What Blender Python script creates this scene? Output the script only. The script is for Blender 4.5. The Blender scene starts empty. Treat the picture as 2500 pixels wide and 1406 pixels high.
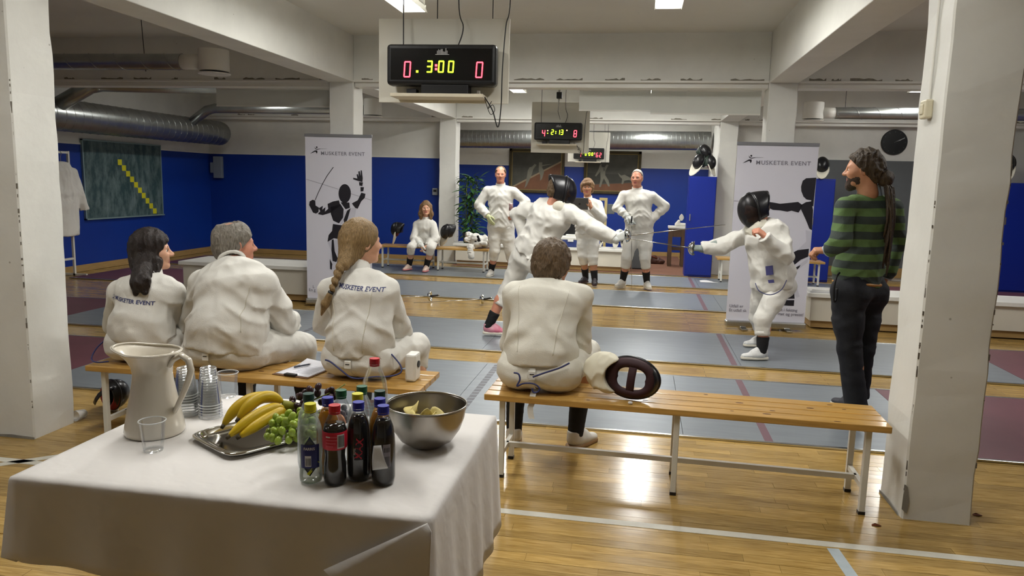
import bpy, bmesh, math, random
import numpy as np
from mathutils import Vector, Matrix
from mathutils.bvhtree import BVHTree

scene = bpy.context.scene
COL = scene.collection
PI = math.pi

# ---------------------------------------------------------------- camera
F_PX, PITCH, ROLL, YAW, CAM_Z = 1805.0, 8.2, 1.45, 9.6, 1.53
def camera():
    p, y, r = (math.radians(a) for a in (PITCH, YAW, ROLL))
    fwd = Vector((-math.sin(y)*math.cos(p), math.cos(y)*math.cos(p), -math.sin(p)))
    rt = Vector((math.cos(y), math.sin(y), 0)); up = rt.cross(fwd)
    r2 = rt*math.cos(r) + up*math.sin(r); u2 = up*math.cos(r) - rt*math.sin(r)
    cd = bpy.data.cameras.new('camera'); cd.sensor_width = 36.0; cd.lens = F_PX/2500*36.0
    cd.clip_start = 0.05; cd.clip_end = 100
    co = bpy.data.objects.new('camera', cd); COL.objects.link(co)
    b = -fwd
    co.matrix_world = Matrix(((r2.x, u2.x, b.x, 0), (r2.y, u2.y, b.y, 0), (r2.z, u2.z, b.z, CAM_Z), (0, 0, 0, 1)))
    scene.camera = co
camera()

# ---------------------------------------------------------------- world, exposure
w = bpy.data.worlds.new('world'); scene.world = w; w.use_nodes = True
w.node_tree.nodes['Background'].inputs[0].default_value = (0.9, 0.95, 1.0, 1)
w.node_tree.nodes['Background'].inputs[1].default_value = 0.05
scene.view_settings.view_transform = 'Standard'; scene.view_settings.look = 'None'
scene.view_settings.gamma = 1.0; scene.view_settings.use_curve_mapping = False
scene.view_settings.exposure = 0.58
UPLIGHT = .55          # share thrown upwards
LAMP_W = 32.0          # watts of each fluorescent fixture's area lamp

# ---------------------------------------------------------------- materials
def srgb(h):
    if isinstance(h, str):
        h = h.lstrip('#'); c = [int(h[i:i+2], 16)/255 for i in (0, 2, 4)]
    else: c = [v/255 for v in h]
    return tuple(v/12.92 if v <= .04045 else ((v+.055)/1.055)**2.4 for v in c)
MATS = {}
def mat(name, col, rough=.5, metal=0., var=0., vscale=8., bump=0., bscale=60., trans=0., ior=1.45, emit=0., alpha=1., spec=.5, stretch=(1, 1, 1), col2=None, detail=4., rand=0., coat=0., sss=0., wrinkle=0.):
    if name in MATS: return MATS[name]
    m = bpy.data.materials.new(name); m.use_nodes = True
    nt = m.node_tree; N = nt.nodes; L = nt.links; b = N['Principled BSDF']
    c = srgb(col) if isinstance(col, str) or max(col) > 1.5 else tuple(col)
    b.inputs['Base Color'].default_value = (*c, 1)
    b.inputs['Roughness'].default_value = rough; b.inputs['Metallic'].default_value = metal
    b.inputs['IOR'].default_value = ior; b.inputs['Transmission Weight'].default_value = trans
    b.inputs['Alpha'].default_value = alpha; b.inputs['Specular IOR Level'].default_value = spec
    if coat: b.inputs['Coat Weight'].default_value = coat; b.inputs['Coat Roughness'].default_value = .12
    if sss: b.inputs['Subsurface Weight'].default_value = sss; b.inputs['Subsurface Radius'].default_value = (.01, .004, .002)
    if emit:
        b.inputs['Emission Color'].default_value = (*c, 1); b.inputs['Emission Strength'].default_value = emit
    if var or bump:
        tc = N.new('ShaderNodeTexCoord'); mp = N.new('ShaderNodeMapping'); mp.inputs['Scale'].default_value = stretch
        L.new(tc.outputs['Object'], mp.inputs['Vector'])
    last = None
    if var or col2 is not None:
        if not (var or bump):
            tc = N.new('ShaderNodeTexCoord'); mp = N.new('ShaderNodeMapping'); mp.inputs['Scale'].default_value = stretch
            L.new(tc.outputs['Object'], mp.inputs['Vector'])
        nz = N.new('ShaderNodeTexNoise'); nz.inputs['Scale'].default_value = vscale; nz.inputs['Detail'].default_value = detail
        L.new(mp.outputs['Vector'], nz.inputs['Vector'])
        rp = N.new('ShaderNodeValToRGB'); rp.color_ramp.elements[0].position = .3; rp.color_ramp.elements[1].position = .7
        d = srgb(col2) if col2 is not None else tuple(max(0, v*(1-var)) for v in c)
        rp.color_ramp.elements[0].color = (*d, 1); rp.color_ramp.elements[1].color = (*c, 1)
        L.new(nz.outputs['Fac'], rp.inputs['Fac']); last = rp.outputs['Color']
    if rand:
        oi = N.new('ShaderNodeObjectInfo'); mr = N.new('ShaderNodeMapRange')
        mr.inputs['To Min'].default_value = 1-rand; mr.inputs['To Max'].default_value = 1+rand
        L.new(oi.outputs['Random'], mr.inputs['Value'])
        mx = N.new('ShaderNodeMix'); mx.data_type = 'RGBA'; mx.blend_type = 'MULTIPLY'; mx.inputs['Factor'].default_value = 1
        if last is not None: L.new(last, mx.inputs['A'])
        else: mx.inputs['A'].default_value = (*c, 1)
        L.new(mr.outputs['Result'], mx.inputs['B']); last = mx.outputs['Result']
    if last is not None: L.new(last, b.inputs['Base Color'])
    if bump:
        n2 = N.new('ShaderNodeTexNoise'); n2.inputs['Scale'].default_value = bscale; n2.inputs['Detail'].default_value = 5
        L.new(mp.outputs['Vector'], n2.inputs['Vector'])
        bp = N.new('ShaderNodeBump'); bp.inputs['Strength'].default_value = bump; bp.inputs['Distance'].default_value = .01
        L.new(n2.outputs['Fac'], bp.inputs['Height']); L.new(bp.outputs['Normal'], b.inputs['Normal'])
        if wrinkle:
            n5 = N.new('ShaderNodeTexNoise'); n5.inputs['Scale'].default_value = 5.; n5.inputs['Detail'].default_value = 1.; n5.inputs['Distortion'].default_value = 1.6; n5.inputs['Roughness'].default_value = .55
            L.new(mp.outputs['Vector'], n5.inputs['Vector'])
            b5 = N.new('ShaderNodeBump'); b5.inputs['Strength'].default_value = wrinkle; b5.inputs['Distance'].default_value = .035
            L.new(n5.outputs['Fac'], b5.inputs['Height']); L.new(b5.outputs['Normal'], bp.inputs['Normal'])
    MATS[name] = m
    return m

def mat_floor(name, plank_pieces):
    """varnished pale wood; plank_pieces: colour per object, else procedural boards"""
    m = bpy.data.materials.new(name); m.use_nodes = True; nt = m.node_tree; N = nt.nodes; L = nt.links; b = N['Principled BSDF']
    tc = N.new('ShaderNodeTexCoord')
    mp = N.new('ShaderNodeMapping'); mp.inputs['Scale'].default_value = (1.3, 14, 14)
    nz = N.new('ShaderNodeTexNoise'); nz.inputs['Scale'].default_value = 6; nz.inputs['Detail'].default_value = 6; nz.inputs['Distortion'].default_value = .6
    L.new(mp.outputs['Vector'], nz.inputs['Vector'])
    rp = N.new('ShaderNodeValToRGB')
    rp.color_ramp.elements[0].position = .25; rp.color_ramp.elements[0].color = (*srgb('#937338'), 1)
    rp.color_ramp.elements[1].position = .75; rp.color_ramp.elements[1].color = (*srgb('#c4a464'), 1)
    L.new(nz.outputs['Fac'], rp.inputs['Fac'])
    mx = N.new('ShaderNodeMix'); mx.data_type = 'RGBA'; mx.blend_type = 'MULTIPLY'; mx.inputs['Factor'].default_value = 1
    L.new(rp.outputs['Color'], mx.inputs['A'])
    if plank_pieces:
        oi = N.new('ShaderNodeObjectInfo'); mr = N.new('ShaderNodeMapRange'); mr.inputs['To Min'].default_value = .74; mr.inputs['To Max'].default_value = 1.12
        L.new(oi.outputs['Random'], mr.inputs['Value']); L.new(mr.outputs['Result'], mx.inputs['B'])
        ad = N.new('ShaderNodeVectorMath'); ad.operation = 'ADD'
        ml = N.new('ShaderNodeVectorMath'); ml.operation = 'SCALE'; ml.inputs['Scale'].default_value = 1.0
        L.new(oi.outputs['Location'], ml.inputs[0]); L.new(tc.outputs['Object'], ad.inputs[0]); L.new(ml.outputs[0], ad.inputs[1])
        L.new(ad.outputs[0], mp.inputs['Vector'])
    else:
        L.new(tc.outputs['Object'], mp.inputs['Vector'])
        bk = N.new('ShaderNodeTexBrick'); bk.inputs['Scale'].default_value = 1; bk.inputs['Brick Width'].default_value = .95; bk.inputs['Row Height'].default_value = .063
        bk.inputs['Mortar Size'].default_value = .0012; bk.inputs['Color1'].default_value = (.78, .78, .78, 1); bk.inputs['Color2'].default_value = (1.1, 1.1, 1.1, 1); bk.inputs['Mortar'].default_value = (.35, .3, .25, 1)
        bk.offset = .37
        L.new(tc.outputs['Object'], bk.inputs['Vector']); L.new(bk.outputs['Color'], mx.inputs['B'])
    L.new(mx.outputs['Result'], b.inputs['Base Color'])
    n3 = N.new('ShaderNodeTexNoise'); n3.inputs['Scale'].default_value = 2.2; n3.inputs['Detail'].default_value = 5
    L.new(tc.outputs['Object'], n3.inputs['Vector'])
    r3 = N.new('ShaderNodeMapRange'); r3.inputs['To Min'].default_value = .1; r3.inputs['To Max'].default_value = .3
    L.new(n3.outputs['Fac'], r3.inputs['Value']); L.new(r3.outputs['Result'], b.inputs['Roughness'])
    b.inputs['Specular IOR Level'].default_value = .55
    n4 = N.new('ShaderNodeTexNoise'); n4.inputs['Scale'].default_value = 9; L.new(tc.outputs['Object'], n4.inputs['Vector'])
    bp = N.new('ShaderNodeBump'); bp.inputs['Strength'].default_value = .12; bp.inputs['Distance'].default_value = .004
    L.new(n4.outputs['Fac'], bp.inputs['Height']); L.new(bp.outputs['Normal'], b.inputs['Normal'])
    return m

def mat_plaster(name, col, dirt=.12):
    m = bpy.data.materials.new(name); m.use_nodes = True; nt = m.node_tree; N = nt.nodes; L = nt.links; b = N['Principled BSDF']
    c = srgb(col); tc = N.new('ShaderNodeTexCoord')
    n1 = N.new('ShaderNodeTexNoise'); n1.inputs['Scale'].default_value = 1.7; n1.inputs['Detail'].default_value = 8; n1.inputs['Roughness'].default_value = .6
    L.new(tc.outputs['Object'], n1.inputs['Vector'])
    rp = N.new('ShaderNodeValToRGB'); rp.color_ramp.elements[0].position = .3; rp.color_ramp.elements[1].position = .62
    rp.color_ramp.elements[0].color = (*[v*(1-dirt) for v in c], 1); rp.color_ramp.elements[1].color = (*c, 1)
    L.new(n1.outputs['Fac'], rp.inputs['Fac'])
    # small chips and nail marks
    v = N.new('ShaderNodeTexVoronoi'); v.inputs['Scale'].default_value = 6.5; v.inputs['Randomness'].default_value = 1; L.new(tc.outputs['Object'], v.inputs['Vector'])
    r2 = N.new('ShaderNodeValToRGB'); r2.color_ramp.elements[0].position = .025; r2.color_ramp.elements[1].position = .045
    r2.color_ramp.elements[0].color = (.45, .42, .38, 1); r2.color_ramp.elements[1].color = (1, 1, 1, 1)
    L.new(v.outputs['Distance'], r2.inputs['Fac'])
    mx = N.new('ShaderNodeMix'); mx.data_type = 'RGBA'; mx.blend_type = 'MULTIPLY'; mx.inputs['Factor'].default_value = .8
    L.new(rp.outputs['Color'], mx.inputs['A']); L.new(r2.outputs['Color'], mx.inputs['B']); L.new(mx.outputs['Result'], b.inputs['Base Color'])
    b.inputs['Roughness'].default_value = .6; b.inputs['Specular IOR Level'].default_value = .3
    n2 = N.new('ShaderNodeTexNoise'); n2.inputs['Scale'].default_value = 22; n2.inputs['Detail'].default_value = 6; L.new(tc.outputs['Object'], n2.inputs['Vector'])
    bp = N.new('ShaderNodeBump'); bp.inputs['Strength'].default_value = .25; bp.inputs['Distance'].default_value = .006
    L.new(n2.outputs['Fac'], bp.inputs['Height']); L.new(bp.outputs['Normal'], b.inputs['Normal'])
    return m

# ---------------------------------------------------------------- object helpers
def link(o, parent=None):
    COL.objects.link(o)
    if parent is not None: o.parent = parent
    return o
def tag(o, label=None, cat=None, group=None, kind=None):
    if label: o['label'] = label
    if cat: o['category'] = cat
    if group: o['group'] = group
    if kind: o['kind'] = kind
    return o
def thing(name, label, cat, loc=(0, 0, 0), rz=0., group=None, kind=None):
    o = bpy.data.objects.new(name, None); COL.objects.link(o)
    o.empty_display_size = .1; o.location = loc; o.rotation_euler = (0, 0, rz)
    return tag(o, label, cat, group, kind)

class MB:
    """collects geometry; build() links it as ONE mesh object"""
    def __init__(s): s.v = []; s.f = []; s.mi = []; s.cur = 0
    def add(s, vs, fs):
        o = len(s.v); s.v += [tuple(map(float, p)) for p in vs]
        for f in fs: s.f.append(tuple(i+o for i in f)); s.mi.append(s.cur)
        return s
    def box(s, x0, x1, y0, y1, z0, z1):
        vs = [(x0, y0, z0), (x1, y0, z0), (x1, y1, z0), (x0, y1, z0), (x0, y0, z1), (x1, y0, z1), (x1, y1, z1), (x0, y1, z1)]
        return s.add(vs, [(0, 3, 2, 1), (4, 5, 6, 7), (0, 1, 5, 4), (1, 2, 6, 5), (2, 3, 7, 6), (3, 0, 4, 7)])
    def cbox(s, c, d): return s.box(c[0]-d[0]/2, c[0]+d[0]/2, c[1]-d[1]/2, c[1]+d[1]/2, c[2]-d[2]/2, c[2]+d[2]/2)
    def obox(s, c, ax, ay, az):
        """oriented box from centre and three half-axis vectors"""
        c, ax, ay, az = (np.array(q, float) for q in (c, ax, ay, az))
        vs = [c+i*ax+j*ay+k*az for k in (-1, 1) for j in (-1, 1) for i in (-1, 1)]
        return s.add(vs, [(0, 2, 3, 1), (4, 5, 7, 6), (0, 1, 5, 4), (1, 3, 7, 5), (3, 2, 6, 7), (2, 0, 4, 6)])
    def tube(s, pts, r, n=8, cap=True, flat=None):
        P = [np.array(p, float) for p in pts]; rs = r if hasattr(r, '__len__') else [r]*len(P)
        base = len(s.v); vs = []; fs = []
        T = []
        for i in range(len(P)):
            a = P[max(i-1, 0)]; b = P[min(i+1, len(P)-1)]; t = b-a; T.append(t/(np.linalg.norm(t)+1e-9))
        ref = np.array((0, 0, 1.)) if abs(T[0][2]) < .9 else np.array((1., 0, 0))
        u = np.cross(T[0], ref); u /= np.linalg.norm(u)
        for i, p in enumerate(P):
            u = u-T[i]*(u@T[i]); u /= np.linalg.norm(u)+1e-9; w_ = np.cross(T[i], u)
            for k in range(n):
                a = 2*PI*k/n
                vs.append(p+(u*math.cos(a)+w_*math.sin(a)*(flat or 1))*rs[i])
        for i in range(len(P)-1):
            for k in range(n):
                a, b = i*n+k, i*n+(k+1) % n
                fs.append((a, b, b+n, a+n))
        if cap: fs.append(tuple(range(n-1, -1, -1))); fs.append(tuple(range((len(P)-1)*n, len(P)*n)))
        return s.add(vs, fs)
    def cyl(s, a, b, r, n=12, r2=None): return s.tube([a, b], [r, r if r2 is None else r2], n)
    def lathe(s, prof, n=24, c=(0, 0, 0), cap=True, a0=0., a1=2*PI):
        full = abs(a1-a0-2*PI) < 1e-6; m = n if full else n+1
        vs = []; fs = []
        for r, z in prof:
            for k in range(m):
                a = a0+(a1-a0)*k/n; vs.append((c[0]+r*math.cos(a), c[1]+r*math.sin(a), c[2]+z))
        for i in range(len(prof)-1):
            for k in range(n):
                a, b = i*m+k, i*m+(k+1) % m
                fs.append((a, b, b+m, a+m))
        if cap and full:
            if prof[0][0] > 1e-6: fs.append(tuple(range(m-1, -1, -1)))
            if prof[-1][0] > 1e-6: fs.append(tuple(range((len(prof)-1)*m, len(prof)*m)))
        return s.add(vs, fs)
    def prism(s, poly, z0, z1, fn=None):
        """extruded polygon in xy; fn maps (x,y,z)->world"""
        n = len(poly); vs = [(x, y, z0) for x, y in poly]+[(x, y, z1) for x, y in poly]
        if fn: vs = [fn(*p) for p in vs]
        fs = [tuple(range(n-1, -1, -1)), tuple(range(n, 2*n))]+[(i, (i+1) % n, (i+1) % n+n, i+n) for i in range(n)]
        return s.add(vs, fs)
    def grid(s, fn, nu, nv, closeu=False):
        vs = [fn(i/nu, j/nv) for j in range(nv+1) for i in range(nu+(0 if closeu else 1))]
        m = nu if closeu else nu+1; fs = []
        for j in range(nv):
            for i in range(nu):
                a, b = j*m+i, j*m+(i+1) % m
                fs.append((a, b, b+m, a+m))
        return s.add(vs, fs)
    def sphere(s, c, r, nu=12, nv=8, sc=(1, 1, 1)):
        prof = [(max(r*math.sin(PI*j/nv), 1e-5), -r*math.cos(PI*j/nv)) for j in range(nv+1)]
        o = len(s.v); s.lathe(prof, nu, cap=False)
        for i in range(o, len(s.v)):
            p = s.v[i]; s.v[i] = (c[0]+p[0]*sc[0], c[1]+p[1]*sc[1], c[2]+p[2]*sc[2])
        return s
    def xf(s, M):
        s.v = [tuple(M @ Vector(p)) for p in s.v]; return s
    def mesh(s, name, mats, smooth=False):
        me = bpy.data.meshes.new(name); me.from_pydata(s.v, [], s.f)
        if not isinstance(mats, (list, tuple)): mats = [mats]
        for m in mats: me.materials.append(m)
        if len(mats) > 1: me.polygons.foreach_set('material_index', s.mi)
        if smooth: me.polygons.foreach_set('use_smooth', [True]*len(me.polygons))
        me.update(); return me
    def build(s, name, mats, parent=None, smooth=False, bevel=0., seg=2, solid=0., sub=0, world=False, auto=None):
        if world and parent is not None:
            mw = Matrix.Translation(parent.location) @ parent.rotation_euler.to_matrix().to_4x4()
            g = parent.parent
            if g is not None: mw = (Matrix.Translation(g.location) @ g.rotation_euler.to_matrix().to_4x4()) @ mw
            s.xf(mw.inverted())
        o = bpy.data.objects.new(name, s.mesh(name, mats, smooth)); link(o, parent)
        if solid: q = o.modifiers.new('solid', 'SOLIDIFY'); q.thickness = solid; q.offset = 0
        if bevel: q = o.modifiers.new('bevel', 'BEVEL'); q.width = bevel; q.segments = seg; q.limit_method = 'ANGLE'; q.angle_limit = math.radians(40)
        if sub: q = o.modifiers.new('sub', 'SUBSURF'); q.levels = sub; q.render_levels = sub
        if auto:
            o.data.set_sharp_from_angle(angle=math.radians(auto)) if hasattr(o.data, 'set_sharp_from_angle') else None
        return o
def struct(o): o['kind'] = 'structure'; return o
def copy_tree(o, parent=None):
    c = o.copy(); COL.objects.link(c); c.parent = parent
    for ch in list(o.children): copy_tree(ch, c)
    return c

_font_cache = {}
def text_verts(txt, size=1., align='LEFT', bold=0., spacing=1.):
    """2D filled outlines of a string: (verts xy, faces)"""
    key = (txt, size, align, bold, spacing)
    if key in _font_cache: return _font_cache[key]
    cu = bpy.data.curves.new('lettering', 'FONT'); cu.body = txt; cu.size = size; cu.align_x = align; cu.align_y = 'CENTER'
    cu.offset = bold; cu.space_character = spacing; cu.resolution_u = 3
    o = bpy.data.objects.new('lettering', cu); COL.objects.link(o)
    dg = bpy.context.evaluated_depsgraph_get(); me = bpy.data.meshes.new_from_object(o.evaluated_get(dg))
    vs = [(v.co.x, v.co.y) for v in me.vertices]; fs = [tuple(p.vertices) for p in me.polygons]
    bpy.data.objects.remove(o); bpy.data.curves.remove(cu); bpy.data.meshes.remove(me)
    _font_cache[key] = (vs, fs); return vs, fs

random.seed(7)
WHITE = mat_plaster('white_plaster', '#dcdcd6')
CEILM = mat_plaster('ceiling_plaster', '#d4d3cc', .05)
BLUE = mat('blue_wall_paint', '#0b338e', .42, var=.12, vscale=1.5, bump=.08, bscale=30)
GREYP = mat('grey_wall_paint', '#5c6061', .5, var=.06)
BLACK = mat('black_plastic', '#141416', .4)
WHITEP = mat('white_paint', '#e2e1da', .4, var=.05, vscale=3)
ALU = mat('brushed_aluminium', '#c8c9c6', .25, 1.)
STEEL = mat('steel', '#b8b5ae', .22, 1., bump=.03, bscale=40)
GALV = mat('galvanised_duct', '#a9adac', .3, .9, var=.2, vscale=6)
# ================================================================ THE SETTING
CEIL = 3.15; BEAM = 2.63
XL, XR, YB, YF = -8.4, 6.4, -4.0, 16.4
FLOORM = mat_floor('floor_boards', False); PLANKM = mat_floor('floor_plank_wood', True)
floor = struct(MB().box(XL-.2, XR+.2, YB-.2, YF+.3, -.2, -.004).build('floor', FLOORM))

def planks():
    rnd = random.Random(3)
    lens = [.55, .7, .85, 1.0, 1.15]
    me = {}
    for l in lens:
        m = MB().box(0, l-.0012, 0, .0618, -.012, 0).mesh('plank', PLANKM); me[l] = m
    n = 0; rest = MB()
    y = 2.55; rows = []
    while y < 4.52: rows.append(y); y += .063
    cand = []
    for y in rows:
        x = -3.9-rnd.random()*.9
        while x < 2.6:
            l = rnd.choice(lens); cand.append((x, y, l)); x += l
    # in view: the strips left and right of the table
    def score(c):
        x, y, l = c; xe = x+l
        vis = (xe > -1.0 and x < 2.0+ (y-3)*.6) or (xe < -1.2 and y > 2.7 and x > -3.5-(y-2.7))
        return (0 if vis else 100)+y
    cand.sort(key=score)
    for i, (x, y, l) in enumerate(cand):
        dz = rnd.uniform(-.0006, .0004)
        if i < 290:
            o = bpy.data.objects.new('plank', me[l]); o.location = (x, y, dz); link(o, floor)
        else: rest.box(x, x+l-.0012, y, y+.0618, -.012, 0)
    o = rest.build('plank_field', PLANKM, floor); o['kind'] = 'stuff'
planks()
LINEM = mat('white_floor_line', '#d2d0c4', .35, var=.1, vscale=20)
LINEB = mat('pale_blue_floor_line', '#aebac0', .35, var=.1, vscale=20)
def floor_line(x0, y0, x1, y1, wd, m):
    d = np.array((x1-x0, y1-y0)); d = d/np.linalg.norm(d); n = np.array((-d[1], d[0]))*wd/2
    p = [(x0+n[0], y0+n[1]), (x0-n[0], y0-n[1]), (x1-n[0], y1-n[1]), (x1+n[0], y1+n[1])]
    MB().prism(p, -.001, .0012).build('court_line', m, floor)
floor_line(-4.5, 3.255, 3.2, 3.215, .05, LINEM)
floor_line(.89, 3.19, 1.02, 1.6, .05, LINEB)
floor_line(-4.2, 2.35, -2.4, 3.9, .05, LINEM)

struct(MB().box(XL-.2, XR+.2, YB-.2, YF+.3, CEIL, CEIL+.15).build('ceiling', CEILM))

def wall(name, x0, x1, y0, y1, blue_face, bz=1.92, blue=True, zt=CEIL):
    """white wall with a blue painted dado and a pale trim line"""
    o = struct(MB().box(x0, x1, y0, y1, 0, zt).build(name, WHITE))
    if blue:
        ax, v = blue_face
        m = MB(); t = MB(); k = MB()
        if ax == 'y':
            m.box(x0, x1, v-.012, v+.004, .07, bz); t.box(x0, x1, v-.02, v+.004, bz, bz+.025); k.box(x0, x1, v-.02, v+.004, 0, .09)
        else:
            s = .012 if v < 0 else -.012
            m.box(min(v, v+s), max(v, v+s), y0, y1, .07, bz); t.box(min(v, v+s*1.6), max(v, v+s*1.6), y0, y1, bz, bz+.025)
            k.box(min(v, v+s*2), max(v, v+s*2), y0, y1, 0, .1)
        m.build('blue_dado', BLUE, o); t.build('dado_trim', WHITEP, o)
        k.build('skirting', WOODB, o)
    return o
WOODB = mat('skirting_wood', '#a88a58', .4, var=.2, vscale=5, stretch=(1, 1, 8))
wall('wall_left', XL-.2, XL, YB, 13.62, ('x', XL))
wall('wall_far_left', XL-.2, -3.6, 13.55, 13.8, ('y', 13.55), 1.92)
wall('wall_far', -5.4, 1.6, YF, YF+.2, ('y', YF), 1.88)
wall('wall_far_side', -5.4, -5.2, 13.8, YF, ('x', -5.2), 1.88, blue=False)
wall('wall_far_side_right', 1.4, 1.55, 13.7, YF, ('x', 1.4), blue=False)
wr = wall('wall_far_right', 1.42, XR+.2, 13.55, 13.8, ('y', 13.55), blue=False)
MB().box(3.0, 4.95, 13.53, 13.56, .22, 2.03).build('grey_panel', GREYP, wr)
MB().box(3.0, 4.95, 13.5, 13.56, .06, .22).build('wood_skirting', WOODB, wr)
wall('wall_right', XR, XR+.2, YB, 13.7, ('x', XR))
wall('wall_near', XL, XR, YB-.2, YB, ('y', YB), blue=False)

# ---- columns and beams
def column(x0, x1, y0, y1, z1=CEIL):
    m = MB(); n = 26; rnd = random.Random(int((x0+20)*100+y0*7))
    # plaster column with slightly uneven arrises
    ring = []
    vs = []; fs = []
    for j in range(n+1):
        z = z1*j/n
        e = lambda: rnd.uniform(-.004, .003)
        c = .008
        for (px, py, sx, sy) in ((x0, y0, 1, 1), (x1, y0, -1, 1), (x1, y1, -1, -1), (x0, y1, 1, -1)):
            d = e()
            order = ((px+sx*(d), py+sy*(c+d)), (px+sx*(c+d), py+sy*d))
            if (sx, sy) in ((-1, 1), (1, -1)): order = order[::-1]
            for q in order: vs.append((q[0], q[1], z))
    for j in range(n):
        for k in range(8):
            a, b = j*8+k, j*8+(k+1) % 8
            fs.append((a, b, b+8, a+8))
    m.add(vs, fs)
    return struct(m.build('column', WHITE))
cL = column(-3.66, -3.35, 3.55, 3.86); cR = column(1.285, 1.585, 3.57, 3.885)
c3 = column(-3.66, -3.36, 8.42, 8.72); c4 = column(1.29, 1.585, 8.40, 8.70)
c5 = column(-3.66, -3.35, 13.3, 13.6); c6 = column(1.29, 1.59, 13.3, 13.6)
for x in (-3.66, 1.29): column(x, x+.3, -1.35, -1.05)
# chipped plaster at the foot of the right column, mortar joints
GREYC = mat('bare_concrete', '#8d8a82', .8, var=.25, vscale=12)
def patch(parent, pts, y, name, m, ax='y', th=.003):
    q = MB()
    if ax == 'y': q.prism(pts, 0, th, lambda x, z, t: (x, y-t, z))
    else: q.prism(pts, 0, th, lambda yy_, z, t: (y-t, yy_, z))
    return q.build(name, m, parent)
patch(cR, [(1.283, .05), (1.306, .03), (1.312, .09), (1.3, .16), (1.29, .17), (1.284, .12)], 3.569, 'chipped_plaster', GREYC)
patch(cR, [(3.60, 0), (3.885, 0), (3.885, .012), (3.75, .02), (3.62, .012)], 1.2845, 'base_joint', GREYC, 'x')
patch(cL, [(-3.66, 0), (-3.35, 0), (-3.35, .012), (-3.5, .018), (-3.66, .008)], 3.549, 'base_joint', GREYC)
DARKC = mat('worn_edge', '#6e675c', .8, var=.3, vscale=30)
def worn_edge(col, x, y, seed, sx, n=40):
    r = random.Random(seed); m = MB()
    for i in range(n):
        z = r.uniform(.1, 2.0); h = r.uniform(.004, .03); w_ = r.uniform(.002, .006)
        m.box(x-w_/2, x+w_/2, y-w_/2-.001, y+w_/2, z, z+h)
    m.build('worn_edge', DARKC, col)
worn_edge(cR, 1.289, 3.575, 2, 1); worn_edge(cL, -3.354, 3.554, 4, -1); worn_edge(cR, 1.583, 3.574, 6, 1, 18)

def beam(x0, x1, y0, y1, axis):
    o = struct(MB().box(x0, x1, y0, y1, BEAM, CEIL+.02).build('beam', WHITE, bevel=.006))
    # the chipped ledge strip along the lower edge
    return o
def chips(o, x0, x1, y, z, seed):
    r = random.Random(seed); m = MB(); x = x0
    while x < x1:
        l = r.uniform(.05, .35)
        if r.random() < .62:
            n = 7; top = [(x+l*i/n, z+r.uniform(.006, .03)) for i in range(n+1)]
            poly = [(x, z), (x+l, z)]+top[::-1]
            m.prism(poly, 0, .002, lambda a, b, t: (a, y-t, b))
        x += l+r.uniform(.02, .3)
    m.build('flaked_paint', mat('flaked_paint_grey', '#8a8578', .8, var=.3, vscale=30), o)
for y in (-1.35, 3.56, 8.4, 13.3):
    for (a, b) in ((XL, -3.66), (-3.35, 1.285), (1.585, XR)):
        o = beam(a, b, y, y+.3, 'x')
        if y > 8:
            chips(o, a+.1, b-.05, y, BEAM+.02, int(y*10+a*3))
            MB().box(a, b, y-.012, y, BEAM+.0, BEAM+.02).build('ledge_strip', WHITEP, o)
            MB().box(a, b, y+.05, y+.25, BEAM-.05, BEAM+.001).build('cable_trunking', WHITEP, o)
for x in (-3.66, 1.285):
    struct(MB().box(x, x+.3+(.01 if x < 0 else 0), YB, 13.6, BEAM, CEIL+.02).build('beam', WHITE, bevel=.006))

# ---- fluorescent light fixtures
TUBEM = mat('fluorescent_tube', (1.0, .98, .92), .5, emit=9.)
def fixture(x, y0, y1, z, label, watts=LAMP_W, group='fluorescent ceiling lights'):
    t = thing('ceiling_light', label, 'light', (x, (y0+y1)/2, z), group=group); L_ = (y1-y0)/2
    MB().box(-.09, .09, -L_, L_, .03, .075).build('housing', WHITEP, t, bevel=.006)
    for s in (-1, 1):
        m = MB(); m.add([(s*.085, -L_, .03), (s*.11, -L_, -.035), (s*.11, L_, -.035), (s*.085, L_, .03)], [(0, 1, 2, 3)])
        m.build('reflector_wing', WHITEP, t, solid=.003)
        MB().cyl((s*.04, -L_+.03, .005), (s*.04, L_-.03, .005), .014, 10).build('tube', TUBEM, t, smooth=True)
    for q in (-1, 1): MB().box(-.1, .1, q*(L_-.012)-.006, q*(L_-.012)+.006, -.03, .03).build('end_plate', WHITEP, t)
    for q in (-.6, .6): MB().cyl((0, q*L_, .07), (0, q*L_, CEIL-z), .004, 6).build('hanger', STEEL, t)
    ld = bpy.data.lights.new('fluorescent_lamp', 'AREA'); ld.shape = 'RECTANGLE'; ld.size = .2; ld.size_y = 2*L_-.06
    ld.energy = watts; ld.color = (1., .99, .965)
    lo = bpy.data.objects.new('lamp', ld); link(lo, t); lo.location = (0, 0, -.04)
    # the open fixture also throws light up and sideways
    l2 = bpy.data.lights.new('fluorescent_uplight', 'AREA'); l2.shape = 'RECTANGLE'; l2.size = .2; l2.size_y = 2*L_-.06; l2.energy = watts*UPLIGHT; l2.color = ld.color
    u = bpy.data.objects.new('uplight', l2); link(u, t); u.location = (0, 0, .085); u.rotation_euler = (PI, 0, 0)
    return t
LZ = 3.0
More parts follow.
